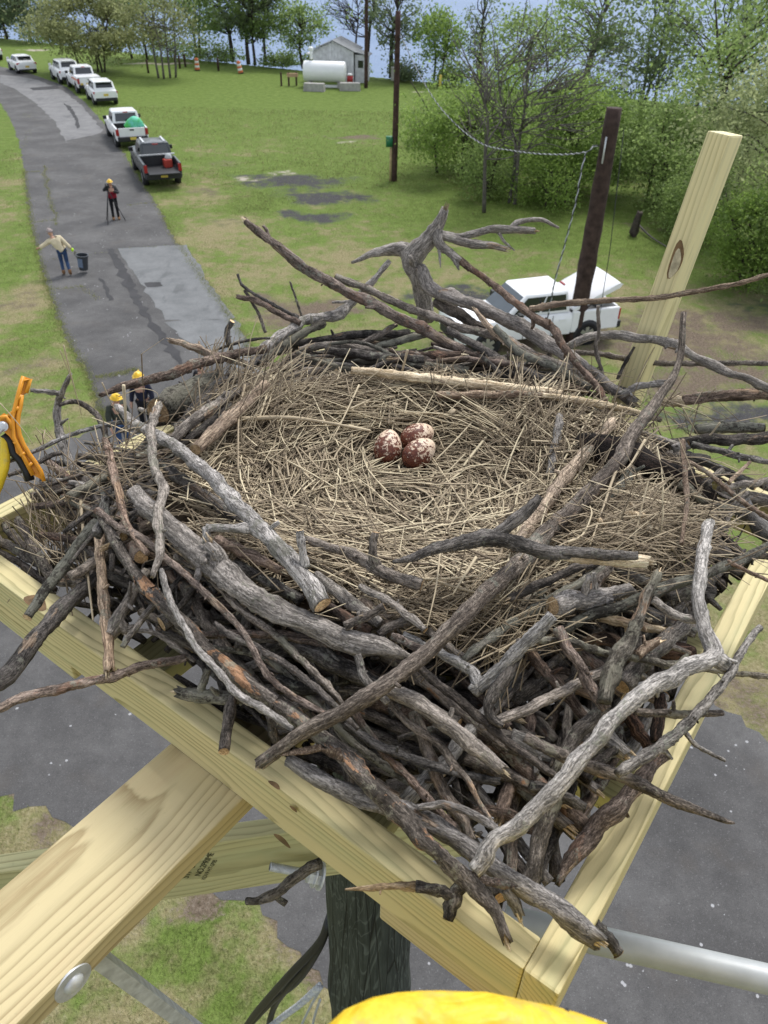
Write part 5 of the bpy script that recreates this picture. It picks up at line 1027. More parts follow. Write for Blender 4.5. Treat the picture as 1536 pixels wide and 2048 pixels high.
# ------------------------------------------------------------------ the nest
NC = np.array([.05, 1.005]); NRX, NRY = .39, .315
def sm(x): x = np.clip(x, 0, 1); return x*x*(3-2*x)
def surf(x, y):
    q = np.sqrt(((x-NC[0])/NRX)**2+((y-NC[1])/NRY)**2)
    cup = -.700+.045*sm((q-.2)/.75); out = -.655-.128*np.maximum(q-.97, 0)
    out = out+.075*sm((y-1.16)/.28)*sm((q-1.06)/.25)*sm((2.0-q)/.5)
    return EYE+np.where(q < .97, cup, np.maximum(out, -.86))
def hit(px, py, off):
    d = ray(px, py); ts = np.linspace(.45, 2.6, 860); P = CAM+d*ts[:, None]
    f = P[:, 2]-(surf(P[:, 0], P[:, 1])+off); k = np.where((f[:-1] > 0) & (f[1:] <= 0))[0]
    if len(k) == 0: return None
    a = f[k[0]]/(f[k[0]]-f[k[0]+1]); return P[k[0]]*(1-a)+P[k[0]+1]*a
nest = empty('osprey_nest', (NC[0], NC[1], EYE-.80), 0, 'large bird nest of grey broken sticks lined with dry straw, resting on the pine platform', 'nest')
rs = np.random.default_rng(11)
STATS = []
def place(pts, spec):
    n = len(pts); s = spec[0]; v = [float(q) for q in spec[1:].split(',')]; v = v*2 if len(v) == 1 else v
    vals = np.interp(np.linspace(0, 1, n), np.linspace(0, 1, len(v)), v); out = [None]*n
    for i, (p, a) in enumerate(zip(pts, vals)):
        if s == 's': out[i] = hit(*p, a)
        elif s == 'Y': out[i] = ony(*p, a)
        else: out[i] = onz(*p, ZT+a)
    ok = [i for i in range(n) if out[i] is not None]
    for i in range(n):
        if out[i] is None:
            j = min(ok, key=lambda q: abs(q-i)) if ok else None
            out[i] = ony(*pts[i], out[j][1] if j is not None else 1.5)
    P = np.array(out)
    if s == 's' and n > 3:                                            # keep each stick stiff: smooth its depth
        D = np.array([depth(p) for p in P]); x = np.linspace(0, 1, n); c = np.polyfit(x, D, 2 if n > 4 else 1); D2 = .35*D+.65*np.polyval(c, x)
        D2 = np.minimum(D2, D+.004)
        P = CAM+(P-CAM)*(D2/D)[:, None]
    return P
KIND = dict(G='grey', D='dark', L='lichen', S='silver', W='birch', B='brown', O='orange', P='tan', T='taupe', K='rot', N='pale')
def capdisc(c, n, r, parent, org, k):
    n = n/np.linalg.norm(n); u = np.cross(n, [0, .3, 1.]); u /= np.linalg.norm(u); v = np.cross(n, u); m = 14; th = np.arange(m)*2*math.pi/m
    rr = r*(1+.05*np.sin(2*th+k)+.05*np.sin(3*th+2*k)); mb = MB()
    V = np.vstack([c+u*(rr*np.cos(th))[:, None]+v*(rr*np.sin(th))[:, None]+n*.0004, c+(u*(rr*.55*np.cos(th))[:, None]+v*(rr*.55*np.sin(th))[:, None])+n*r*.10, [c+n*r*.03]])
    i = np.arange(m); j = (i+1) % m; CO = np.c_[np.r_[rr*np.cos(th), rr*.55*np.cos(th), 0], np.r_[rr*np.sin(th), rr*.55*np.sin(th), 0], np.full(2*m+1, k*.1)]
    mb.add(V, [np.stack([i, j, j+m, i+m], 1), np.stack([i+m, j+m, np.full(m, 2*m)], 1)], co=CO); mb.build('cut_end', MAT['endwood'], parent)
def splinter(c, n, r, parent, k):
    n = n/np.linalg.norm(n); u = np.cross(n, [0, .3, 1.]); u /= np.linalg.norm(u); v = np.cross(n, u); mb = MB()
    for q in range(7):
        a = rs.uniform(0, 6.28); rr = r*rs.uniform(.2, .7); b = c+(u*math.cos(a)+v*math.sin(a))*rr-n*r*1.2; L = r*rs.uniform(1.0, 3.2)
        w_ = r*rs.uniform(.18, .42); e = b+n*(L+r)+(u*rs.normal()+v*rs.normal())*r*.12
        V, F, co = tube_geo(np.array([b, (b+e)/2, e]), np.array([w_, w_*.85, w_*.2]), 5, .12, rs, 5); mb.add(V, F, co=co+[0, 0, k])
    mb.build('splintered_end', MAT['pale'], parent)
def make_stick(kind, P, rad, ends='xx', branches=(), rough=.075, knots=None, label=None, n=11, name='stick', nb=None):
    mb = MB(); L = np.linalg.norm(np.diff(P, axis=0), axis=1).sum(); rad = np.atleast_1d(rad)
    jag = (1.6 if ends[0] == 'j' else .12, 1.6 if ends[1] == 'j' else .12); kn = int(L/.10)+1 if knots is None else knots
    s0 = rs.uniform(0, 9)
    V, F, co = tube_geo(np.array(P), rad, n, rough, rs, None, jag, kn, s0, .10); mb.add(V, F, co=co)
    capsl = []; Pe = np.array(P)
    for k, (e, c, nn, r) in enumerate(((ends[0], Pe[0], Pe[0]-Pe[1], rad[0]), (ends[1], Pe[-1], Pe[-1]-Pe[-2], rad[-1]))):
        if e in 'cj': capsl.append((e, c, nn, r))
    for bp, br, be in branches:
        bp = np.array(bp); br = np.atleast_1d(br); V, F, co = tube_geo(bp, br, 9, rough, rs, None, (0, 1.4 if be == 'j' else .1), 1, rs.uniform(0, 9), .08); mb.add(V, F, co=co)
        if be in 'cj': capsl.append((be, bp[-1], bp[-1]-bp[-2], br[-1]))
    T = rs.integers(0, 3) if nb is None else nb                       # little twig stubs
    Q = catmull(np.array(P), 20)
    for _ in range(T):
        i = rs.integers(3, 17); r = float(np.interp(i/19, np.linspace(0, 1, len(rad)), rad)); tn = Q[i+1]-Q[i-1]; tn /= np.linalg.norm(tn)
        d = np.cross(tn, rs.normal(0, 1, 3)); d /= np.linalg.norm(d); d = d+tn*rs.uniform(-.5, .9); Lb = r*rs.uniform(1.4, 3.2)
        V, F, co = tube_geo(np.array([Q[i], Q[i]+d*Lb*.6, Q[i]+d*Lb]), np.array([r*.5, r*.34, r*.24]), 6, .06, rs, 5); mb.add(V, F, co=co)
    if kind in 'BOGTPL' and n > 8:                                      # lifted flakes of bark
        for _ in range(int(L/.05*(1.6 if kind in 'BO' else .8))):
            i = rs.integers(1, 18); r = float(np.interp(i/19, np.linspace(0, 1, len(rad)), rad)); tn = Q[i+1]-Q[i-1]; tn /= np.linalg.norm(tn); c = Q[i]*(1-.5)+Q[i+1]*.5
            d = np.cross(tn, rs.normal(0, 1, 3)); d /= np.linalg.norm(d); w = np.cross(tn, d); l_, h_ = r*rs.uniform(.5, 1.6), r*rs.uniform(.25, .6); sg_ = rs.choice([-1, 1])
            a0, a1 = c+d*r*.97-tn*l_*.5, c+d*r*(1.04+rs.uniform(.05, .35))+tn*sg_*l_*.5
            V = np.array([a0-w*h_, a0+w*h_, a1+w*h_*rs.uniform(.4, 1), a1-w*h_*rs.uniform(.4, 1), (a0+a1)/2+d*r*.10]); V2 = V-d*.0006
            mb.add(np.vstack([V, V2]), [np.array([[0, 1, 4], [1, 2, 4], [2, 3, 4], [3, 0, 4], [6, 5, 9], [7, 6, 9], [8, 7, 9], [5, 8, 9]]), np.array([[1, 0, 5, 6], [2, 1, 6, 7], [3, 2, 7, 8], [0, 3, 8, 5]])], co=np.vstack([V, V2])-Pe.mean(0))
    o = mb.build(name, MAT[KIND[kind]], nest, origin=Pe.mean(0))
    if label: o['label'] = label
    for k, (e, c, nn, r) in enumerate(capsl):
        if r < .0035: continue
        if e == 'c': capdisc(c+nn/np.linalg.norm(nn)*r*.12, nn, r*.96, o, None, len(STATS)+k)
        else: splinter(c, nn, r*.95, o, len(STATS)*.3)
    STATS.append((kind, L)); return o
DATA = """
B|493,444 540,482 562,499 617,541 666,569 700,587 749,608 789,632 850,660 917,697 975,728|13,16,19,20,20,20,22,22,22,20,18|Y1.62,1.62,1.5,1.44|jx||long reddish brown stick leaning out over the lawn at the back left
+540,482 533,460 527,452|8,6|j
D|475,548 484,569 507,587 559,616 596,636|5,6,7,9|Y1.56,1.52|cx
B|479,594 515,603 559,627 600,646|10,12,12|Y1.55,1.5|jx
G|489,580 518,629 531,665|6,7|Y1.56,1.52|cx
G|580,563 592,598 604,634|4,5|Y1.56,1.54|xx
G|671,554 721,572 768,595 815,616 865,632 922,655 993,671 1034,692 1086,718 1138,738 1190,768|15,16,17,18,18|Y1.62,1.58,1.45,1.3|cx
W|779,522 750,556 705,603 684,624 664,634 606,641 585,655 554,676 523,705 492,744|10,13,15,24,20,20,22,22,23,20|Y1.66,1.6,1.5,1.40|xc
+705,603 680,604 664,605|7,5|c
L|648,645 596,673 554,702 520,730|15,17,16|Y1.52,1.4|xx
D|578,688 632,684 684,673 762,668 835,672|15,17,17,15|Y1.5,1.5|xx
L|860,666 789,684 736,700 684,715 640,726|14,15,15,12|Y1.5,1.42|xx
G|590,710 611,723 658,728 736,731 800,733|8,9,9,7|Y1.42,1.42|xx
G|590,708 554,736 520,757 484,780|10,13,13|Y1.40,1.33|cx
N|703,740 788,749 850,757 904,763 1008,774 1086,783 1125,787|15,19,20,19,17,14|s.03,.02|xx||pale barkless stick lying across the back of the straw
P|872,790 982,789 1086,793 1150,800|15,16,17,15|s.025,.02|xx
N|1085,791 1150,800 1215,811 1288,827|10,15,14,7|s.025,.03|xj||freshly split pale end of a stick at the back right of the straw
G|500,800 536,775 577,758 611,745 660,738|16,16,15|Y1.36,1.4|xx
S|849,640 849,608 838,575 832,546 826,520 852,480 875,452 888,424|32,30,28,32,46,34,26,15|Y1.66,1.66,1.66|xj||upright weathered driftwood root with horn like arms standing at the back of the nest
+832,526 815,504 790,497 770,501 744,509 705,525|46,38,26,20,14,6|j
+868,462 886,470 925,472 982,459 1034,460 1066,461|22,15,14,15,17,11|j
+1022,455 1035,445 1055,441 1085,440 1118,456|9,11,10,8,5|x
+998,466 1008,482 1029,501|7,6,3|x
+880,470 935,486 977,490 1008,497|20,17,16,13|j
+872,462 880,490 900,505 920,522|26,20,16,14|x
+876,465 878,490 881,535|11,9,2|x
+900,500 912,525 918,540|12,10,3|x
B|905,508 956,548 1003,582 1034,608 1068,634 1107,658 1123,686 1159,733 1193,771 1211,807 1225,848|14,13,14,16,15,18,15,14,13,13,13|Y1.64,1.5,1.3,1.17|xx||scaly brown stick running down from the driftwood root to the straw
+1068,634 1066,650 1064,656|10,6|j
G|1225,848 1255,853 1290,868 1340,885 1372,898|12,13,12,12|Y1.17,1.12|xx
S|840,538 848,550 858,572 880,587 904,594 961,616 1034,647 1086,681 1125,707 1165,733 1200,757 1230,779 1262,800|24,26,26,26,27,28,29,29,28,26,24,22,20|Y1.64,1.6,1.5,1.34,1.26|xj||thick smooth grey branch curving down from the root across the back right
D|870,604 900,618 935,640 960,655|18,22,20|Y1.6,1.55|xj
D|895,660 950,690 1008,723 1060,746 1120,776|15,16,17,17|Y1.5,1.3|xx
L|990,655 1034,700 1080,722 1135,748 1178,775|14,15,15|Y1.46,1.28|xx
P|951,621 982,658 1008,681 1040,708|9,13,13,12|Y1.50,1.42|jx
G|961,712 983,730 1003,751|8,9,7|Y1.34,1.30|xj
P|1062,618 1090,613 1136,606 1200,602 1270,598 1340,592 1420,578 1480,566 1536,549 1600,530|14,13,12,11,11,11,10,9,8|Y1.48,1.42,1.3,1.25|xx||long thin stick pointing right across the perch post
S|1125,699 1162,681 1214,670 1271,674 1318,681 1352,691 1376,706 1422,729 1461,747 1500,758 1560,790|15,17,18,18,18,19,17,16,15|Y1.36,1.34,1.22|xx||arched grey stick with knot holes in front of the perch post
D|1100,703 1188,708 1245,716 1305,726 1370,727 1448,726 1560,727|10,11,11,11,10|Y1.46,1.42,1.36|xx
S|1196,612 1197,667 1192,698 1206,755|7,8,8|Y1.34,1.34|cx
D|1269,694 1252,722 1235,758|5,8,7|Y1.38,1.37|xx
S|1240,790 1262,780 1282,771 1323,767|16,14,14,14|Y1.26,1.26|xj
B|1365,801 1435,793 1490,789 1580,787|20,22,24,24|Y1.28,1.24|xx||stick with flaking red brown bark at the right rear edge
N|1322,805 1345,803 1368,801|17,20,20|Y1.285,1.28|xx
L|1390,857 1461,854 1527,857|20,23,20|Y1.22,1.2|xc
D|1330,890 1412,880 1475,879 1570,872|22,23,23|Y1.16,1.16|xx
G|1383,889 1430,899 1488,915 1570,928|13,14,12|Y1.14,1.10|xx
+1455,905 1462,895 1466,890|8,6|c
S|1345,897 1376,890|16,20|Y1.12,1.12|xc
K|1165,884 1200,900 1253,922 1318,950 1375,975 1410,990|40,62,72,74,62,34|s.012,.004|xj||thick dark rotten log on the right side of the nest
P|1222,850 1175,904 1136,946 1090,1010 1055,1060 1025,1095|22,25,26,26,26,22|s.025,.03|jx||tan stick with a fresh gash on the right side of the straw
T|1367,625 1365,661 1362,708 1347,752 1318,792 1292,833 1258,880 1235,922 1188,977 1136,1029 1090,1070 1051,1112 1012,1150 960,1200 908,1252 869,1290 830,1325 786,1357 739,1388 688,1422 636,1450 600,1470 566,1495 529,1522|11,13,14,15,19,25,28,31,33,34,35,35,35,35,34,34,32,33,33,32,31,30,28,23|Y1.22,1.12,.84,.615,.525,.505|cj||longest stick, tan and almost straight, from the upper right down to the front rail
+974,1186 978,1195|16,12|c
+808,1338 803,1348|10,7|c
D|786,1124 830,1113 882,1097 934,1081 986,1075 1030,1088 1100,1105 1140,1108|8,18,25,30,34,30,27,22|s.072,.085,.085|xx||smooth charcoal grey forked branch lying on the front right of the straw
+986,1075 1025,1046 1065,1010 1080,992|30,27,24,14|x
+1110,1103 1200,1108 1275,1112|24,22,16|x
N|1100,1112 1160,1116 1220,1119 1284,1123|8,22,28,24|s.082,.082|jj||long pale split on the end of the charcoal forked branch
W|236,815 273,848 312,872 352,893 389,926 428,958 462,997 512,1048 571,1112 610,1158 644,1208|13,19,23,25,28,30,31,34,37,39,41|s.03,.06,.065|jc||pale grey smooth branch with a sawn orange end, lying across the left of the straw
+515,1056 462,1056 412,1055|24,18,16|x
+411,1053 413,1070 412,1087|15,13|x
+540,1058 558,1044|10,9|c
+612,1135 605,1100 600,1062|20,16,15|c
G|612,1078 675,1099 735,1124 752,1136 804,1159 842,1170|16,21,24,26,26,24|s.045,.05|xc
+752,1136 745,1105 752,1066|25,18,14|c
S|272,985 300,1020 350,1065 428,1130 480,1177 545,1216 610,1243 688,1275 765,1297 828,1318|32,38,44,50,50,48,46,44,38,8|s.05,.045,.04|xj||thick flat weathered grey log with a green stub along the front left
+450,1152 441,1122 425,1096|36,30,24|j
G|322,925 365,962 415,997 467,1031 515,1062|22,25,25,23|s.02,.02|xx
D|196,1153 146,1195 104,1240 73,1276 47,1312 0,1360 -60,1395|24,30,34,34,36,38,38|z.045,.06|xx||dark stick arching over the front rail at the far left
L|193,1045 156,1091 125,1135 91,1182 55,1234|20,24,22,20,20|z.07,.045|xc
P|198,1062 203,1156 213,1247 218,1336|17,20,22,22|z.09,.05|xj||pale cracked stick hanging straight down over the front rail
S|294,1143 260,1193 234,1245 219,1270|19,22,30,26|z.075,.06|xx
+236,1243 252,1259 268,1259|28,25,22|c
+262,1259 312,1267 352,1294 388,1322|8,10,13,8|j
B|-60,1434 0,1414 31,1400 130,1375 208,1357 286,1333 372,1316|20,21,20,20,19,19,15|z.055,.035|xx||smooth brown stick poking out to the left over the front rail
O|203,1035 234,1086 273,1146 325,1208 378,1262 410,1297 467,1346 532,1391 584,1427 636,1470 690,1511 741,1573 806,1633 845,1677 897,1727 949,1776 989,1820 1009,1868|19,22,24,27,30,31,32,33,33,33,34,35,36,36,34,32,30,24|s.04,.04,.035,.05|xj||very long stick with orange peeling bark from the left side to the near corner
B|195,1022 234,1052 286,1075 325,1110 400,1177 467,1242 493,1275 532,1346 571,1381 610,1406 660,1432|16,14,14,13,14,14,13,13,13,13,10|s.055,.05|xx
S|323,1140 338,1195 372,1260 398,1300 449,1357 480,1391 532,1422 586,1458|12,14,14,14,15,16,16,12|s.06,.055|xx
D|431,1248 467,1273 532,1305 597,1347 662,1404 716,1458|10,15,14,14,14,10|s.05,.045|jx
G|350,1112 420,1156 480,1218 545,1265 597,1314 650,1367 690,1412|12,14,15,15,15,14,10|s.03,.035|xx
B|400,1271 506,1267 571,1272 640,1284 690,1294|15,17,19,20,16|s.022,.022|xx
D|467,1396 454,1450 448,1502|22,24,22|z.03,.035|xc||short dark cut stick hanging over the front rail
L|362,1386 389,1391 467,1396 520,1388|24,28,27,20|z.02,.03|jx
+402,1386 408,1362 416,1338|20,15,13|x
W|720,1172 732,1180 778,1203 817,1232 850,1260|12,14,16,16,15|s.06,.06|xc
B|784,1271 825,1291 868,1309|15,16,16|s.072,.08|xc
D|690,1252 734,1232 768,1214|17,18,17|s.06,.07|xc
S|806,1270 882,1307 934,1336 958,1368|15,19,22,26|s.045,.05|xx
+950,1382 973,1364 1025,1312 1078,1260 1105,1232|24,26,28,28,24|x
+945,1384 958,1372|22,28|x
S|1107,1211 1130,1205 1154,1202 1206,1195 1250,1180|40,42,40,33,24|s.05,.03|cx
+1206,1200 1216,1198 1220,1198|28,27,26|c
+1230,1190 1255,1180 1265,1174|26,28,26|x
D|1042,1284 1038,1300 1012,1352 979,1404 981,1435 1005,1452|22,23,25,24,20,14|s.075,.05|cc||smooth dark bent stick standing up in the middle of the front
L|925,1320 973,1281 1025,1247 1085,1208 1130,1182 1167,1162 1206,1136|16,18,19,19,20,20,20|s.03,.03|cx
D|1022,1196 1050,1183 1115,1152 1154,1136 1200,1126|17,18,18,18,14|s.045,.035|jx
L|1314,1152 1292,1196 1271,1253 1248,1300 1219,1350 1209,1404|18,22,27,32,36,30|s.085,.075|jx||stick covered with grey green lichen on the right of the front
L|1560,1080 1475,1125 1450,1131 1402,1154 1362,1162 1318,1182 1282,1196 1232,1217 1180,1232 1128,1260|17,20,20,20,21,23,23,23,23,20|s.05,.06,.03|xx
S|1420,1045 1413,1070 1402,1128 1397,1206 1415,1271 1428,1312 1390,1332 1336,1360 1284,1385 1232,1430 1180,1498 1128,1560 1076,1612 1028,1654 989,1680 963,1724 948,1742|20,22,25,28,30,34,36,36,34,32,34,36,36,35,33,32,30|s.075,.09,.09,.075|xx||long silver weathered branch with a sharp elbow, from the right rail to the near corner
+1428,1312 1440,1322 1448,1330|32,32,24|j
G|1306,1199 1350,1230 1396,1241|17,18,16|s.07,.07|xx
B|1116,1256 1136,1297 1162,1336 1183,1378 1213,1418|21,23,24,24,20|s.065,.06|xx
L|1070,1280 1144,1284 1206,1305 1284,1318 1350,1329 1375,1310|14,15,16,16,15,8|s.05,.05|xx
L|1390,1335 1458,1345 1560,1356|12,12,12|z.05,.05|xx
N|1208,1236 1266,1248 1325,1262|18,22,14|s.015,.02|jj||orange pale broken piece of wood wedged in the right front
G|1245,1372 1271,1344 1300,1310 1336,1279 1374,1246|34,35,34,32,28|s.03,.02|cx
K|1305,1297 1345,1300 1384,1304|34,38,34|s-.03,-.03|xx
S|960,1455 1005,1438 1050,1420 1115,1389 1162,1365 1225,1332|16,20,22,22,22,18|s.04,.035|xx
B|1060,1300 1070,1318 1092,1344 1123,1378 1170,1436|20,22,23,24,22|s.015,.01|xx
K|1255,1422 1275,1460 1300,1496|24,28,24|s-.01,-.015|xx
K|1322,1388 1320,1420 1312,1484|20,24,20|s.02,.01|xx
G|1520,1255 1508,1268 1478,1310 1458,1350 1415,1404 1375,1448 1336,1482 1284,1516 1235,1547|12,14,15,17,20,22,24,24,20|s.085,.075|cx||thorny grey stick crossing the right rail
+1368,1463 1396,1493 1450,1521|10,9,7|c
G|1446,1426 1400,1428 1336,1427 1271,1424|12,15,17,15|s.05,.04|cx
+1345,1427 1348,1412 1346,1402|10,6|x
D|1050,1474 1100,1500 1172,1529 1258,1560 1321,1589 1388,1618 1450,1642 1467,1646|22,25,26,26,23,19,10,4|s.045,.05,.06|xj||long dark split stick pointing to the lower right over the right rail
B|1330,1505 1310,1521 1284,1558 1258,1589 1232,1622 1200,1643 1178,1680 1140,1720 1118,1764|26,28,31,34,40,44,38,30,12|z.055,.05,.03|xj||thick crooked stick with brown flaking bark along the inside of the right rail
G|1210,1412 1180,1445 1154,1469 1123,1529 1102,1612 1076,1700 1057,1776|28,30,31,34,36,34,26|s.045,.02,-.02|xx||smooth grey upright stick standing in the near corner
S|770,1376 783,1383 843,1412 908,1456 960,1503 1001,1536|26,31,34,35,34,22|s.05,.045|xj
D|836,1334 895,1383 947,1425 999,1469 1052,1511 1112,1552|16,19,19,18,18,18|s.045,.04|xx
D|690,1450 730,1475 778,1500 856,1529 936,1551 1000,1562|16,18,19,19,18,14|s.03,.03|xx
+858,1532 864,1540|14,12|c
D|776,1402 817,1446 882,1493 908,1529 935,1560 960,1607 986,1648|14,16,17,17,12,11,9|s.035,.03|xx
T|828,1425 861,1521 887,1581 921,1633 942,1680|24,26,27,28,24|s.015,.01|xx
B|710,1426 765,1503 830,1568 867,1612 910,1654|15,16,17,16,13|s.025,.02|xx
S|836,1616 870,1610 903,1612 960,1636 994,1660|13,16,16,17,15|s.045,.045|xx
S|575,1518 640,1555 702,1588 767,1612 832,1637 884,1662 936,1692 988,1732 1054,1781 1106,1812 1158,1851 1190,1874|26,32,36,38,40,38,36,36,40,42,46,34|s.03,.03,.04|xj||thick pale grey log with broken white end lying on the near right corner of the rails
+1010,1775 1026,1798 1038,1826|30,27,20|j
D|1190,1846 1204,1862 1218,1882 1236,1906|22,24,25,25|z-.01,-.03|xc
D|925,1764 912,1785 903,1812 897,1838|28,30,30,24|z.035,.015|xc||antler shaped dark piece with a pale split tip on the front rail
+908,1798 890,1786 871,1779 832,1773|28,26,24,20|x
N|838,1773 820,1772 780,1773 735,1776 692,1779|17,18,14,11,4|z.028,.03|jj
D|640,1728 612,1740 575,1767 540,1794 493,1803|22,22,22,20,14|z-.22,-.26|xx
+548,1790 560,1800 572,1808|14,12|x
W|141,748 128,778 115,809 117,856 130,900 146,939 155,964|7,11,14,17,18,18,15|z.20,.09,.02|xx||slim upright pale stick with a side twig at the left edge
+117,787 92,783 63,781|11,10,8|c
D|119,810 148,803 180,817 203,848 216,887 227,940 252,1008|7,10,11,12,12,14,14|z.15,.12,.06|xx||dark arched stick beside the slim upright one
W|-40,942 0,929 78,898 156,864 234,846 250,848|9,9,9,9,9,6|z.14,.11|xx
D|16,951 65,932 104,910 124,907|9,9,10,7|z.08,.08|cx
D|80,962 105,955 140,958|6,9,8|z.03,.02|cx
G|316,812 302,861 307,926 325,975 322,1002 315,1036 320,1104 306,1150|16,18,18,20,20,19,18,10|s.075,.08,.085|jj||grey stick standing upright over the left end of the pale branch
L|318,822 345,806 400,782 440,764|52,58,58,50|Y1.23,1.36|cx||thick mossy green log with a broken pale end at the back left
G|360,850 402,803 436,772 462,752|18,21,20,18|Y1.20,1.36|xx
G|345,880 389,840 428,813 478,781|21,23,22,20|s.035,.03|xx
+424,812 416,803|14,12|c
D|355,893 402,860 462,812|15,17,15|s.02,.02|xx
P|392,898 436,857 485,813 530,770|24,27,26,22|s.04,.035|cx
B|203,789 247,773 338,748 400,727 454,711 530,697|8,16,20,20,18,16|Y1.16,1.24,1.4|jx||long brown stick pointing left over the road behind the nest
P|345,682 389,695 428,710 495,729|11,15,15,13|Y1.34,1.36|jx
G|464,643 454,664 459,690 464,708|10,12,11,9|Y1.40,1.40|cx
D|425,703 459,690 506,679 540,676|4,6,6,5|Y1.40,1.44|xx
G|-30,1066 0,1081 39,1104 100,1140|18,19,19,17|z-.01,.0|xx
G|-30,1020 0,1039 39,1086 92,1124|16,17,17,14|z-.02,-.01|xx
D|-30,1085 0,1104 52,1135 110,1180|14,15,15,13|z-.015,-.01|xx
G|215,980 206,1036 196,1070|20,23,20|s.03,.04|xx
B|210,880 219,905 229,953 250,1039 268,1070 296,1108|13,15,16,15,14,12|s.06,.055|xx
G|312,1205 273,1253 245,1294|12,13,11|s.02,.02|xc
D|268,1055 257,1064 247,1073|19,19,18|s.01,.03|xc
P|1365,882 1370,943 1373,1008 1363,1088|10,11,10,8|s.06,.06|xx
L|1360,968 1376,977 1412,1008 1475,1017|22,22,16,8|s.02,.03|xx
P|1370,918 1417,948 1475,995 1570,1062|8,9,10,10|s.05,.07|xx
G|1440,978 1461,972 1500,967 1570,956|13,14,14|s.02,.03|xx
D|1408,970 1443,941|13,13|s.04,.05|xc
P|1457,966 1478,945 1500,924|8,8,6|s.05,.05|xc
S|1465,1000 1514,1042 1580,1090|36,40,40|z.01,.01|xx
G|1440,984 1480,992 1570,1004|22,24,24|z.02,.02|xx
L|1270,928 1245,970 1210,1000|22,26,22|s.02,.015|xx
D|1362,1098 1475,1112 1570,1110|12,14,14|s.03,.03|xx
B|1455,1122 1500,1145 1570,1175|7,8,8|s.06,.06|xx
W|1119,832 1117,855 1108,910 1098,952|14,17,17,15|s.03,.015|cx
G|758,1270 791,1248 830,1240|17,19,16|s.045,.05|xx
G|716,1312 729,1357 775,1406|15,17,15|s.055,.06|xx
D|570,1290 636,1307 702,1344 760,1372|30,35,35,30|s.01,.01|xx
D|555,1360 610,1375 700,1355|24,27,24|s-.01,-.01|xx
D|540,1430 546,1456 552,1482|18,20,18|s.0,-.03|xx
G|855,1260 905,1300 950,1330|14,16,14|s.02,.02|xx
T|720,1200 760,1238 790,1262|26,30,26|s.02,.02|xx
G|632,1150 690,1196 760,1248|22,26,24|s.03,.03|xx
B|660,1212 700,1240 740,1262|20,22,18|s.025,.03|xx
D|468,1128 540,1166 600,1200|20,24,22|s.015,.015|xx
B|435,1080 500,1110 560,1140|22,24,16|s.03,.03|xj
G|560,1240 600,1262 680,1322|10,12,10|s.02,.02|xx
G|1190,1100 1260,1150 1300,1165|20,22,20|s.01,.01|cx
D|1330,1190 1380,1180 1420,1184|34,38,34|s.0,.0|xx
S|1415,1290 1412,1330|14,16|s.02,.02|xx
G|1180,1196 1195,1160 1218,1134|24,24,22|s.025,.03|xx
P|1275,1310 1300,1290 1312,1284|18,19,17|s.055,.055|xj
L|1000,1240 1045,1205 1090,1180|16,18,16|s.01,.01|xx
S|1022,1480 1075,1500 1140,1530|44,42,26|s-.01,-.015|xx
D|1170,1560 1190,1530 1230,1500|22,24,20|s-.01,-.02|xx
D|1060,1572 1120,1590 1170,1616|22,24,18|s.01,.01|xc
"""
DATA += """D|545,705 610,692 690,684 760,690|15,17,17,14|Y1.52,1.5|xx
G|600,700 660,690 740,700 800,712|14,16,16,13|Y1.46,1.44|cx
L|630,712 690,694 760,676 820,664|13,15,15,13|Y1.54,1.58|xx
B|570,690 650,678 730,676 790,684|12,14,14,12|Y1.60,1.58|xc
G|690,706 720,690 760,668 792,650|11,12,12,9|Y1.44,1.5|xj
D|650,700 700,706 770,714 850,722|15,17,17,14|Y1.40,1.40|xx
"""
last = None; todo = []
for ln in DATA.strip().split('\n'):
    f = ln.split('|')
    if ln[0] == '+': todo[-1][1].append(f); continue
    todo.append((f, []))
TRACED = []
for f, brs in todo:
    pts = [tuple(float(q) for q in p.split(',')) for p in f[1].split()]
    P = place(pts, f[3]); dd = [float(q) for q in f[2].split(',')]; dd = np.interp(np.linspace(0, 1, len(P)), np.linspace(0, 1, len(dd)), dd)
    rad = np.array([px2m(d, p)/2 for d, p in zip(dd, P)]); B_ = []
    for b in brs:
        bp = [tuple(float(q) for q in p.split(',')) for p in b[0][1:].split()]; best = None; base = None
        for i in range(len(P)-1):                                    # depth of the fork from the nearest point of the parent
            for t_ in np.linspace(0, 1, 6):
                q = np.array(pts[i])*(1-t_)+np.array(pts[i+1])*t_; e = np.hypot(*(q-bp[0]))
                if best is None or e < best: best = e; base = depth(P[i]*(1-t_)+P[i+1]*t_)
        if best > 40 and B_: base = depth(min((p for q_ in B_ for p in q_[0]), key=lambda p: np.hypot(*(np.array(bp[0])-np.array(PROJ(p))))))
        BP = np.array([CAM+ray(*q)*base for q in bp])
        L_ = np.linalg.norm(BP[-1]-BP[0]); up_ = np.linspace(0, 1, len(bp))
        if f[3][0] == 's': BP = CAM+(BP-CAM)*(1-.10*L_*up_/base)[:, None]
        bd = [float(q) for q in b[1].split(',')]; bd = np.interp(np.linspace(0, 1, len(BP)), np.linspace(0, 1, len(bd)), bd); B_.append((BP, np.array([px2m(d, p)/2 for d, p in zip(bd, BP)]), b[2]))
    ends = f[4] if len(f) > 4 else 'xx'; lab = f[6] if len(f) > 6 else None
    o = make_stick(f[0], P, rad, ends, B_, label=lab, rough=.095 if f[0] in 'KS' else .085); TRACED.append((P, rad))
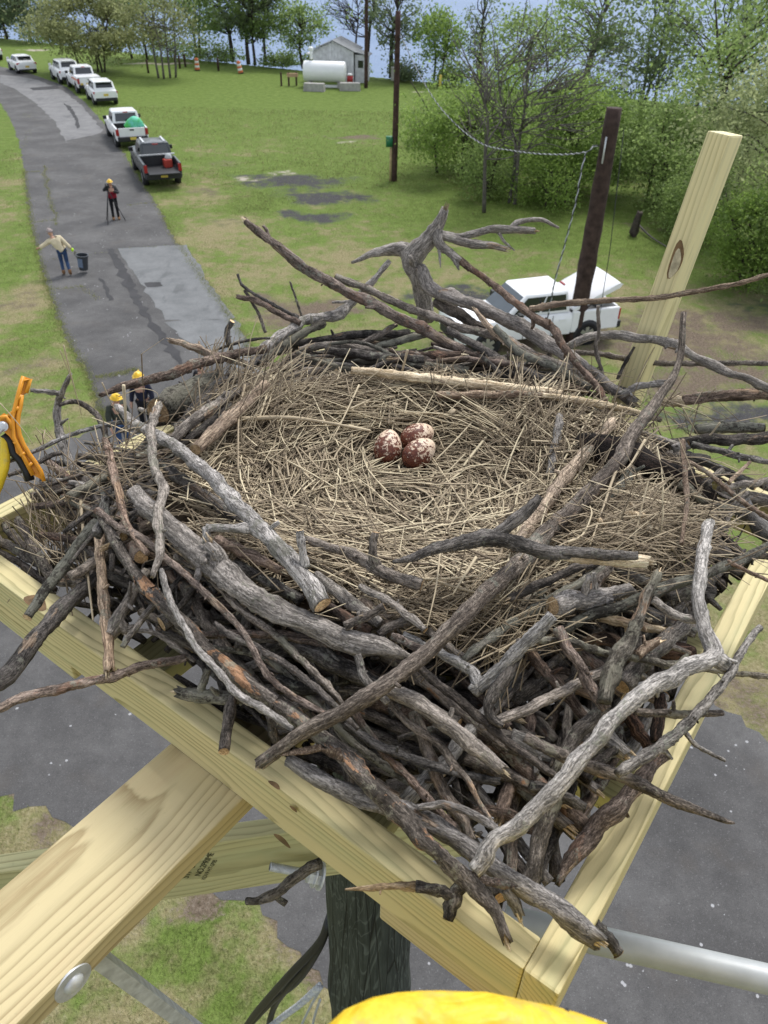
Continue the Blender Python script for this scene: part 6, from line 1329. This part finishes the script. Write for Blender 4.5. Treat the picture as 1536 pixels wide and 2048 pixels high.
# more sticks deeper in the heap, laid round the cup and along the frame
npl = len(TRACED)
def ins(P): 
    a = (P-CN)@e1; b = (P-CN)@e2; return a, b
cnt = 0; tries = 0; NB, NN, NR = 40, 62, 36
while cnt < NB+NN+NR and tries < 12000:
    tries += 1; back = cnt < NB; near = NB <= cnt < NB+NN
    if near: a, b = rs.uniform(.07, 1.0), rs.uniform(.06, .62); x, y = (CN+e1*a+e2*b)[:2]
    elif not back: a, b = rs.uniform(.055, .46), rs.uniform(.055, .42); x, y = (CN+e1*a+e2*b)[:2]
    else: ang = rs.uniform(.55, 2.6) if back else rs.uniform(-1.2, 4.2); q = rs.uniform(1.04, 1.75) if back else rs.uniform(.85, 1.9); x = NC[0]+math.cos(ang)*NRX*q; y = NC[1]+math.sin(ang)*NRY*q
    P0 = np.array([x, y, 0]); a, b = (P0-CN)@e1, (P0-CN)@e2; q = math.hypot((x-NC[0])/NRX, (y-NC[1])/NRY)
    if q < .85 or not (.06 < a < 1.04 and .06 < b < .96): continue
    if not back:
        dd = e1 if rs.uniform() < .72 else e2; tdir = math.atan2(dd[1], dd[0])+rs.normal(0, .30)
    else: tdir = ang+math.pi/2+rs.normal(0, .32)
    L = rs.uniform(.2, .62) if (back or near) else rs.uniform(.14, .40); d = np.array([math.cos(tdir), math.sin(tdir), rs.normal(0, .08)])
    m = P0.copy(); dep = rs.uniform(.010, .07) if back else rs.uniform(.012, .10); m[2] = max(surf(x, y)-dep, ZT-.085+rs.uniform(0, .03))
    A, B_ = m-d*L/2, m+d*L/2; okk = True
    for E_ in (A, B_):
        a, b = (E_-CN)@e1, (E_-CN)@e2
        if not (.042 < a and .042 < b): okk = False
        if E_[2] < ZT+.012 and not (a < 1.06 and b < .97): okk = False
        E_[2] = min(E_[2], surf(E_[0], E_[1])-.010-rs.uniform(0, .02))
    if not okk or not (a < 1.2 and b < 1.1): continue
    r = rs.uniform(.0035, .0098); md = A*.65+B_*.35+rs.normal(0, .010, 3); md[2] = min(md[2], surf(md[0], md[1])-.008)
    md2 = A*.3+B_*.7+rs.normal(0, .010, 3); md2[2] = min(md2[2], surf(md2[0], md2[1])-.008)
    make_stick(rs.choice(list('GGDDGLBSTOBS')), np.array([A, md, md2, B_]), np.array([r*1.15, r, r*.95, r*.75]), rs.choice(['jc', 'cx', 'xc', 'jx', 'xj', 'cc']), n=8, nb=None); cnt += 1
# loose fine twigs and debris packed between the sticks, beyond counting
mb = MB()
for k in range(2100):
    ang = rs.uniform(0, 6.28); q = rs.uniform(.60, 1.95); x = NC[0]+math.cos(ang)*NRX*q; y = NC[1]+math.sin(ang)*NRY*q; P0 = np.array([x, y, 0]); a, b = (P0-CN)@e1, (P0-CN)@e2
    if not (.07 < a < 1.03 and .07 < b < .94): continue
    if a+b < .40 and rs.uniform() < .75: continue
    td = ang+math.pi/2+rs.normal(0, .6); L = rs.uniform(.08, .34); d = np.array([math.cos(td), math.sin(td), rs.normal(0, .12)]); m = P0.copy(); m[2] = max(surf(x, y)-(rs.uniform(.03, .16) if k < 1100 else rs.uniform(.07, .2)), ZT-.088)
    A, B_ = m-d*L/2, m+d*L/2
    for E_ in (A, B_):
        E_[2] = min(E_[2], surf(E_[0], E_[1])-.008)
    ok = all((.045 < (E_-CN)@e1 < 1.05 and .045 < (E_-CN)@e2 < .96) for E_ in (A, B_))
    if not ok: continue
    r = rs.uniform(.0015, .006) if k < 1100 else rs.uniform(.005, .010); V, F, co = tube_geo(np.array([A, m+rs.normal(0, .006, 3), B_]), np.array([r*1.2, r, r*.6]), 6, .08, rs, 8); mb.add(V, F, co=co+[0, 0, k*.37])
mb.build('fine_twigs', MAT['dark'], nest, kind='stuff')

# ---- straw lining
t = NT('dry_straw'); a = t.attr('lv', 'Fac'); co = t.attr('co')
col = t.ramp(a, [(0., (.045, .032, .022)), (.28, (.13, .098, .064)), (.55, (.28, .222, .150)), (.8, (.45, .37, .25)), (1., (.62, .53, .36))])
ln_ = t.noise(t.scale(co, (1, 1, .05)), 700., 3, .6); col = t.mix(t.math('MULTIPLY', t.step(ln_, .5, .7), .35), col, (.09, .065, .045))
MAT['straw'] = t.fin(col, .75, .25)
def straws(C0, D, L, W, bend, lv, rg, nseg=5):
    n = len(C0); D = D/np.linalg.norm(D, axis=1)[:, None]; u = np.cross(D, [0, 0, 1.]); u /= np.linalg.norm(u, axis=1)[:, None]+1e-9; v = np.cross(u, D)
    bd = u*rg.normal(0, 1, n)[:, None]*bend[:, None]+v*(-np.abs(rg.normal(0, .5, n)))[:, None]*bend[:, None]
    s = np.linspace(-.5, .5, nseg); ring = []; CO = []
    kink = rg.uniform(-.3, .3, n); kd = u*rg.normal(0, .25, n)[:, None]*(rg.uniform(0, 1, n) < .3)[:, None]
    for k, sk in enumerate(s):
        c = C0+D*(L*sk)[:, None]+bd*(4*sk*sk*L)[:, None]+kd*(np.maximum(sk-kink, 0)*L)[:, None]; w_ = W*(1-.55*abs(sk)**1.5)
        for q in range(3):
            th = q*2.0944+.3; c2 = c+u*(w_*.5*math.cos(th))[:, None]+v*(w_*.5*math.sin(th)*.6)[:, None]; ring.append(c2); CO.append(np.c_[w_*math.cos(th), w_*math.sin(th)+np.arange(n)*.013, L*sk])
    V = np.stack(ring, 1).reshape(-1, 3); CO = np.stack(CO, 1).reshape(-1, 3); m = 3*nseg; base = (np.arange(n)*m)[:, None]
    F = []
    for k in range(nseg-1):
        for q in range(3):
            a_, b_ = k*3+q, k*3+(q+1) % 3; F.append(np.concatenate([base+a_, base+b_, base+b_+3, base+a_+3], 1))
    return V, np.concatenate(F), np.repeat(lv, m), CO
EGGS = [(776, 894, 'left'), (838, 907, 'front'), (838, 884, 'back')]
def eggpos(px, py): return hit(px, py, .020)
EP = [eggpos(p[0], p[1]) for p in EGGS]
def bowl_straw(n, q0, q1, lift, lmin, lmax, tilt, seed, wmin=.0011, wmax=.0026, lvm=.5, sig=.65):
    rg = np.random.default_rng(seed); ang = rg.uniform(0, 6.283, n); q = np.sqrt(rg.uniform(q0**2, q1**2, n))
    x = NC[0]+.01+np.cos(ang)*NRX*q; y = NC[1]+np.sin(ang)*NRY*q
    td = ang+math.pi/2+rg.normal(0, sig, n)+(rg.uniform(0, 1, n) < .2)*rg.uniform(-1.5, 1.5, n)
    L = rg.uniform(lmin, lmax, n)*rg.uniform(.6, 1, n); D = np.c_[np.cos(td), np.sin(td), np.zeros(n)]
    e = .01; gx = (surf(x+e*D[:, 0], y+e*D[:, 1])-surf(x-e*D[:, 0], y-e*D[:, 1]))/(2*e); D[:, 2] = gx*.9+rg.normal(0, tilt, n)
    lf = rg.uniform(lift[0], lift[1], n)
    kb = int(n*.5/9); bi = rg.integers(0, n, kb)                      # half of it in loose bundles lying the same way
    for b_ in bi:
        j = rg.integers(0, n, 9); x[j] = x[b_]+rg.normal(0, .014, 9); y[j] = y[b_]+rg.normal(0, .014, 9); D[j] = D[b_]+rg.normal(0, .10, (9, 3)); lf[j] = lf[b_]+rg.normal(0, .002, 9)
    qq = np.hypot((x-NC[0])/NRX, (y-NC[1])/NRY); x = np.where(qq > 1.12, NC[0]+(x-NC[0])/qq, x); y = np.where(qq > 1.12, NC[1]+(y-NC[1])/qq, y)
    for E_ in EP: lf = np.where(np.hypot(x-E_[0], y-E_[1]) < .06, np.minimum(lf, -.006+rg.uniform(0, .008, n)), lf)
    C0 = np.c_[x, y, surf(x, y)+lf]
    kp_ = ~((q > .86) & (x < NC[0]-.22) & (y < NC[1]+.12)); x, y, D, L, lf, C0 = x[kp_], y[kp_], D[kp_], L[kp_], lf[kp_], C0[kp_]; n = len(x)
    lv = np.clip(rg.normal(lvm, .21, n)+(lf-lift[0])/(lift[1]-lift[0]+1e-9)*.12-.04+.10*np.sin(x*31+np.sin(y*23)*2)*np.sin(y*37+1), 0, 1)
    return straws(C0, D, L, rg.uniform(wmin, wmax, n), np.abs(rg.normal(0, .07, n)), lv, rg)
mb = MB()
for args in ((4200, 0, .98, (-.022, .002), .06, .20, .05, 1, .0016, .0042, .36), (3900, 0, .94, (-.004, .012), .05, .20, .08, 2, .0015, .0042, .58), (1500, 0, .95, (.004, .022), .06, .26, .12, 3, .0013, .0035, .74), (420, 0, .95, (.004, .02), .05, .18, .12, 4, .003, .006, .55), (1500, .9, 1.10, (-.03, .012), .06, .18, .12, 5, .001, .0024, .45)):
    V, F, lv, co = bowl_straw(*args); mb.add(V, F, lv=lv, co=co)
def tuft(px, py, spec, n, spread, Lr, dirpx, jit, lvm=.5, seed=0, w_=(.0012, .0032)):
    """loose straw round a pixel; dirpx = direction in the picture, jit = its scatter in radians"""
    rg = np.random.default_rng(seed+100); C0, D = [], []
    for k in range(n):
        qx, qy = px+rg.normal(0, spread[0]), py+rg.normal(0, spread[1]); P = place([(qx, qy)], spec)[0]; P = P+rg.normal(0, .006, 3)
        a_ = math.atan2(dirpx[1], dirpx[0])+rg.normal(0, jit); d = _R*math.cos(a_)-_U*math.sin(a_)+_fw*rg.normal(0, .35); C0.append(P); D.append(d)
    lv = np.clip(rg.normal(lvm, .18, n), 0, 1); V, F, lv, co = straws(np.array(C0), np.array(D), rg.uniform(*Lr, n), rg.uniform(*w_, n), np.abs(rg.normal(0, .08, n)), lv, rg); mb.add(V, F, lv=lv, co=co)
tuft(130, 1050, 'z.02', 90, (38, 42), (.06, .20), (.5, 1), .5, .48, 1); tuft(250, 930, 's.045', 60, (40, 26), (.05, .17), (1, .2), .8, .45, 2); tuft(150, 1020, 'z.01', 40, (40, 50), (.06, .20), (.3, 1), .5, .45, 3)
tuft(445, 735, 'Y1.36', 45, (22, 20), (.05, .11), (-.2, 1), .35, .55, 4); tuft(560, 770, 's.02', 70, (50, 30), (.08, .2), (.9, -.6), .4, .55, 5); tuft(500, 820, 's.02', 150, (50, 40), (.08, .22), (.6, -.8), .45, .55, 6)
tuft(1250, 1060, 's.03', 200, (85, 42), (.06, .20), (1, -.15), .6, .55, 7); tuft(1180, 960, 's.02', 60, (40, 50), (.06, .2), (.7, -.7), .6, .5, 8); tuft(1380, 1050, 's.04', 60, (60, 40), (.08, .22), (1, .1), .5, .52, 9)
tuft(1320, 830, 'Y1.24', 45, (60, 22), (.06, .16), (1, .1), .7, .5, 10); tuft(1010, 1250, 's.02', 90, (45, 35), (.06, .16), (.7, -.7), .4, .55, 11); tuft(880, 1215, 's.02', 130, (70, 22), (.06, .2), (1, -.05), .5, .52, 12); tuft(420, 1080, 's.01', 70, (70, 30), (.05, .15), (1, .5), .5, .45, 13)
tuft(1000, 790, 's.01', 160, (140, 20), (.05, .14), (.8, -.5), .7, .5, 14); tuft(1090, 860, 's.015', 120, (60, 40), (.06, .18), (.5, -.8), .6, .48, 15); tuft(620, 1080, 's.02', 90, (90, 25), (.06, .18), (1, .25), .35, .5, 16)
mb.build('straw_lining', MAT['straw'], nest, kind='stuff')
mb = MB(); th = np.linspace(0, 2*math.pi, 49)[:-1]; qs = np.linspace(0.02, 1.02, 14)
V = np.array([[NC[0]+math.cos(a_)*NRX*q, NC[1]+math.sin(a_)*NRY*q, surf(NC[0]+math.cos(a_)*NRX*q, NC[1]+math.sin(a_)*NRY*q)-.016+rs.normal(0, .003)-.04*max(0, q-.9)] for q in qs for a_ in th])
mb.add(V, [np.array([[i*48+j, i*48+(j+1) % 48, (i+1)*48+(j+1) % 48, (i+1)*48+j] for i in range(13) for j in range(48)])])
mb.build('matted_bed', plain('matted_dead_grass', (.060, .044, .030), .95, .1, 0, .5, 60, .8), nest, kind='stuff')
# single long stems that stand out
def stem(pts, d, spec, lv=.8, name='straw_stem'):
    P = place(pts, spec); m = MB(); r = px2m(d, P[len(P)//2])/2; V, F, co = tube_geo(catmull(P, 14), np.full(14, r)*np.linspace(1.1, .5, 14), 6); m.add(V, F, co=co, lv=np.full(len(V), lv)); m.build(name, MAT['straw'], nest, origin=P.mean(0))
for pts, d, spec, lv in (([(478, 838), (570, 835), (640, 843), (742, 862)], 9, 's.03', .75), ([(247, 770), (251, 830), (252, 900)], 6, 'Y1.10', .95), ([(541, 752), (533, 790), (518, 838)], 8, 's.03', .9), ([(548, 752), (540, 800), (524, 838)], 4, 's.03', .85),
    ([(127, 690), (138, 735), (146, 765), (163, 830)], 2.6, 'Y1.12', .8), ([(120, 700), (140, 750), (150, 780)], 1.8, 'Y1.12', .7), ([(283, 708), (286, 770), (292, 860)], 2.6, 'Y1.16', .35), ([(283, 708), (328, 677)], 1.4, 'Y1.16', .7), ([(204, 765), (225, 810), (248, 850)], 2.6, 'Y1.1', .7), ([(237, 793), (280, 778), (312, 784), (318, 800)], 2, 'Y1.12', .8),
    ([(161, 1000), (166, 1060), (172, 1117), (186, 1240)], 7, 'z.06', .78), ([(0, 806), (30, 840), (54, 870), (66, 890), (60, 880)], 2.2, 'Y.98', .85), ([(880, 1105), (872, 1175), (852, 1262)], 4.5, 's.05', .8), ([(952, 1115), (930, 1150), (905, 1190)], 7, 's.04', .85), ([(845, 1158), (900, 1157), (965, 1150)], 5, 's.04', .88), ([(850, 1155), (930, 1180), (1020, 1198), (1100, 1200)], 6, 's.035', .72),
    ([(490, 770), (478, 830), (476, 945)], 5, 's.035', .6), ([(718, 770), (690, 830), (664, 880)], 4, 's.03', .85), ([(700, 818), (760, 790)], 4, 's.03', .85), ([(697, 852), (740, 860)], 6, 's.02', .95), ([(815, 700), (805, 740), (792, 790), (765, 850)], 5, 'Y1.3', .75), ([(879, 710), (878, 755), (876, 800)], 2, 'Y1.34', .4), ([(1250, 900), (1225, 960), (1205, 1020), (1180, 1090)], 7, 's.045', .72), ([(1290, 880), (1260, 930), (1240, 945)], 6, 's.05', .75),
    ([(1440, 845), (1420, 870), (1385, 900)], 3.5, 'Y1.16', .8), ([(1365, 815), (1390, 860), (1412, 890)], 3, 'Y1.2', .85), ([(1136, 1085), (1165, 1070), (1183, 1030), (1180, 1012)], 5, 's.05', .85), ([(1383, 990), (1450, 1008), (1536, 1030)], 3, 's.06', .8), ([(1240, 1035), (1330, 1028), (1470, 1030)], 2.6, 's.06', .8), ([(1380, 1090), (1460, 1045), (1520, 1015)], 3, 's.05', .8), ([(1395, 1040), (1450, 1046), (1508, 1048)], 6, 's.04', .85), ([(1230, 1068), (1300, 1095), (1345, 1100)], 4, 's.04', .7),
    ([(1060, 1125), (1040, 1160), (1012, 1210)], 3, 's.04', .7), ([(915, 1310), (960, 1260), (1000, 1220)], 2.5, 's.05', .6), ([(980, 1290), (1000, 1250), (1030, 1220)], 3, 's.03', .6), ([(590, 1020), (575, 980), (560, 940)], 3, 's.03', .7), ([(560, 1180), (530, 1150), (470, 1090)], 3, 's.05', .5), ([(215, 870), (205, 930), (160, 990)], 2, 'z.06', .7), ([(90, 860), (70, 960), (58, 1050)], 2.5, 'z.07', .6), ([(0, 1035), (60, 1070), (110, 1130)], 2, 'z.05', .8), ([(300, 830), (330, 800)], 2, 'Y1.2', .8)):
    stem(pts, d, spec, lv)
# dry leaves and wood chips in the lining
def chip(px, py, d, spec, mat, nm): 
    P = place([(px, py)], spec)[0]; r = px2m(d, P)/2; n_ = rs.normal(0, .4, 3)+np.array([0, -.4, 1]); n_ /= np.linalg.norm(n_); u = np.cross(n_, rs.normal(0, 1, 3)); u /= np.linalg.norm(u); v = np.cross(n_, u); th = np.arange(10)*.6283
    rr = r*(1+.35*np.sin(th*2+rs.uniform(0, 6))+rs.normal(0, .12, 10)); V = np.vstack([P+u*(rr*np.cos(th))[:, None]*1.4+v*(rr*np.sin(th))[:, None]*.8+n_*(rs.normal(0, .15, 10)*r)[:, None], P+n_*r*.3]); V2 = V-n_*.0012
    i = np.arange(10); j = (i+1) % 10; m = MB(); m.add(np.vstack([V, V2]), [np.stack([i, j, np.full(10, 10)], 1), np.stack([j+11, i+11, np.full(10, 21)], 1), np.stack([j, i, i+11, j+11], 1)], co=np.vstack([V, V2]), lv=np.full(22, .7)); m.build(nm, mat, nest, origin=P)
for px, py, d in ((1275, 1030, 24), (1268, 1010, 18), (1298, 1055, 12), (1205, 1045, 16), (1300, 1240, 10)): chip(px, py, d, 's.045', MAT['pale'], 'wood_chip')
for px, py, d in ((905, 822, 14), (790, 808, 12), (663, 1060, 13), (840, 1072, 8), (1000, 830, 10), (720, 965, 9)): chip(px, py, d, 's.03', MAT['straw'], 'dead_leaf')
for px, py in ((1160, 1325), (400, 1200), (452, 1240), (680, 716), (1124, 770)):
    pass
# bark flakes hanging off the peeling sticks
def flake(pts, spec, mat):
    P = place(pts, spec); n_ = np.cross(P[1]-P[0], P[2]-P[0]); n_ /= np.linalg.norm(n_); c = P.mean(0); k = len(P); V = np.vstack([P+n_*.001, P-n_*.001]); V[k//2] += n_*.004; i = np.arange(k); j = (i+1) % k; m = MB()
    m.add(V, [np.array([list(range(k))]), np.array([list(range(k, 2*k))[::-1]]), np.stack([j, i, i+k, j+k], 1)], co=V-c); m.build('bark_flake', mat, nest, origin=c)
flake([(935, 1738), (968, 1752), (1010, 1758), (1035, 1772), (1010, 1780), (970, 1770)], 's.075', MAT['brown']); 
flake([(560, 1512), (585, 1500), (640, 1488), (650, 1500), (615, 1508)], 's.05', MAT['tan']); flake([(612, 1500), (680, 1495), (690, 1525), (660, 1515), (640, 1500)], 's.055', MAT['tan'])
# screw in a hidden plank under the sticks
# ---- eggs
t = NT('egg_shell'); c = t.coord('Object'); r = t.rnd(); off = t.n("ShaderNodeCombineXYZ"); t.set(off.inputs[0], t.math('MULTIPLY', r, 50.)); cc = t.vmath('ADD', c, off.outputs[0])
sp = t.n("ShaderNodeSeparateXYZ"); t.set(sp.inputs[0], c)
nz = t.math('ADD', t.math('MULTIPLY', t.noise(cc, 130., 4, .7), .75), t.math('MULTIPLY', t.noise(cc, 420., 3, .7), .3))
f = t.math('ADD', nz, t.math('MULTIPLY', sp.outputs[2], -3.2))
f2 = t.step(f, .487, .53)
shell = t.ramp(t.noise(cc, 50., 3), [(.3, (.62, .46, .32)), (.7, (.74, .61, .47))])
red = t.ramp(t.noise(cc, 160., 4, .7), [(.3, (.065, .018, .012)), (.55, (.135, .040, .022)), (.75, (.24, .095, .05))])
t.bump(t.noise(cc, 900., 2), .15, .0003); MAT['egg'] = t.fin(t.mix(f2, shell, red), .5, .35)
def egg(P, ax, label):
    ax = np.array(ax, float); ax /= np.linalg.norm(ax); u = np.cross(ax, [.2, .3, 1.]); u /= np.linalg.norm(u); v = np.cross(ax, u); n = 28; mb = MB(); V = []
    th = np.arange(n)*2*math.pi/n
    for ph in np.linspace(-math.pi/2, math.pi/2, 21):
        z_ = .0315*math.sin(ph); rr = .0232*math.cos(ph)*(1-.13*math.sin(ph)); V += [[rr*math.cos(a_), rr*math.sin(a_), z_] for a_ in th]
    F = [[i*n+j, i*n+(j+1) % n, (i+1)*n+(j+1) % n, (i+1)*n+j] for i in range(20) for j in range(n)]
    mb.add(V, F); o = mb.build('osprey_egg', MAT['egg'], label=label, cat='egg', group='eggs in the nest')
    o.location = P; o.rotation_euler = Matrix([[u[i], v[i], ax[i]] for i in range(3)]).to_euler(); return o
def pxd(dx, dy, fwd=0.): return _R*dx-_U*dy+_fw*fwd
egg(EP[0], pxd(.12, -.9, .35), 'speckled red brown egg lying apart at the left of the three')
egg(EP[1]+[0, -.004, .003], pxd(.75, -.62, .25), 'speckled egg in front, dark chocolate at its lower left end')
egg(EP[2]+[-.002, .020, -.002], pxd(.85, -.45, .3), 'palest cream speckled egg, half hidden behind the front one')
print('sticks', len(STATS))
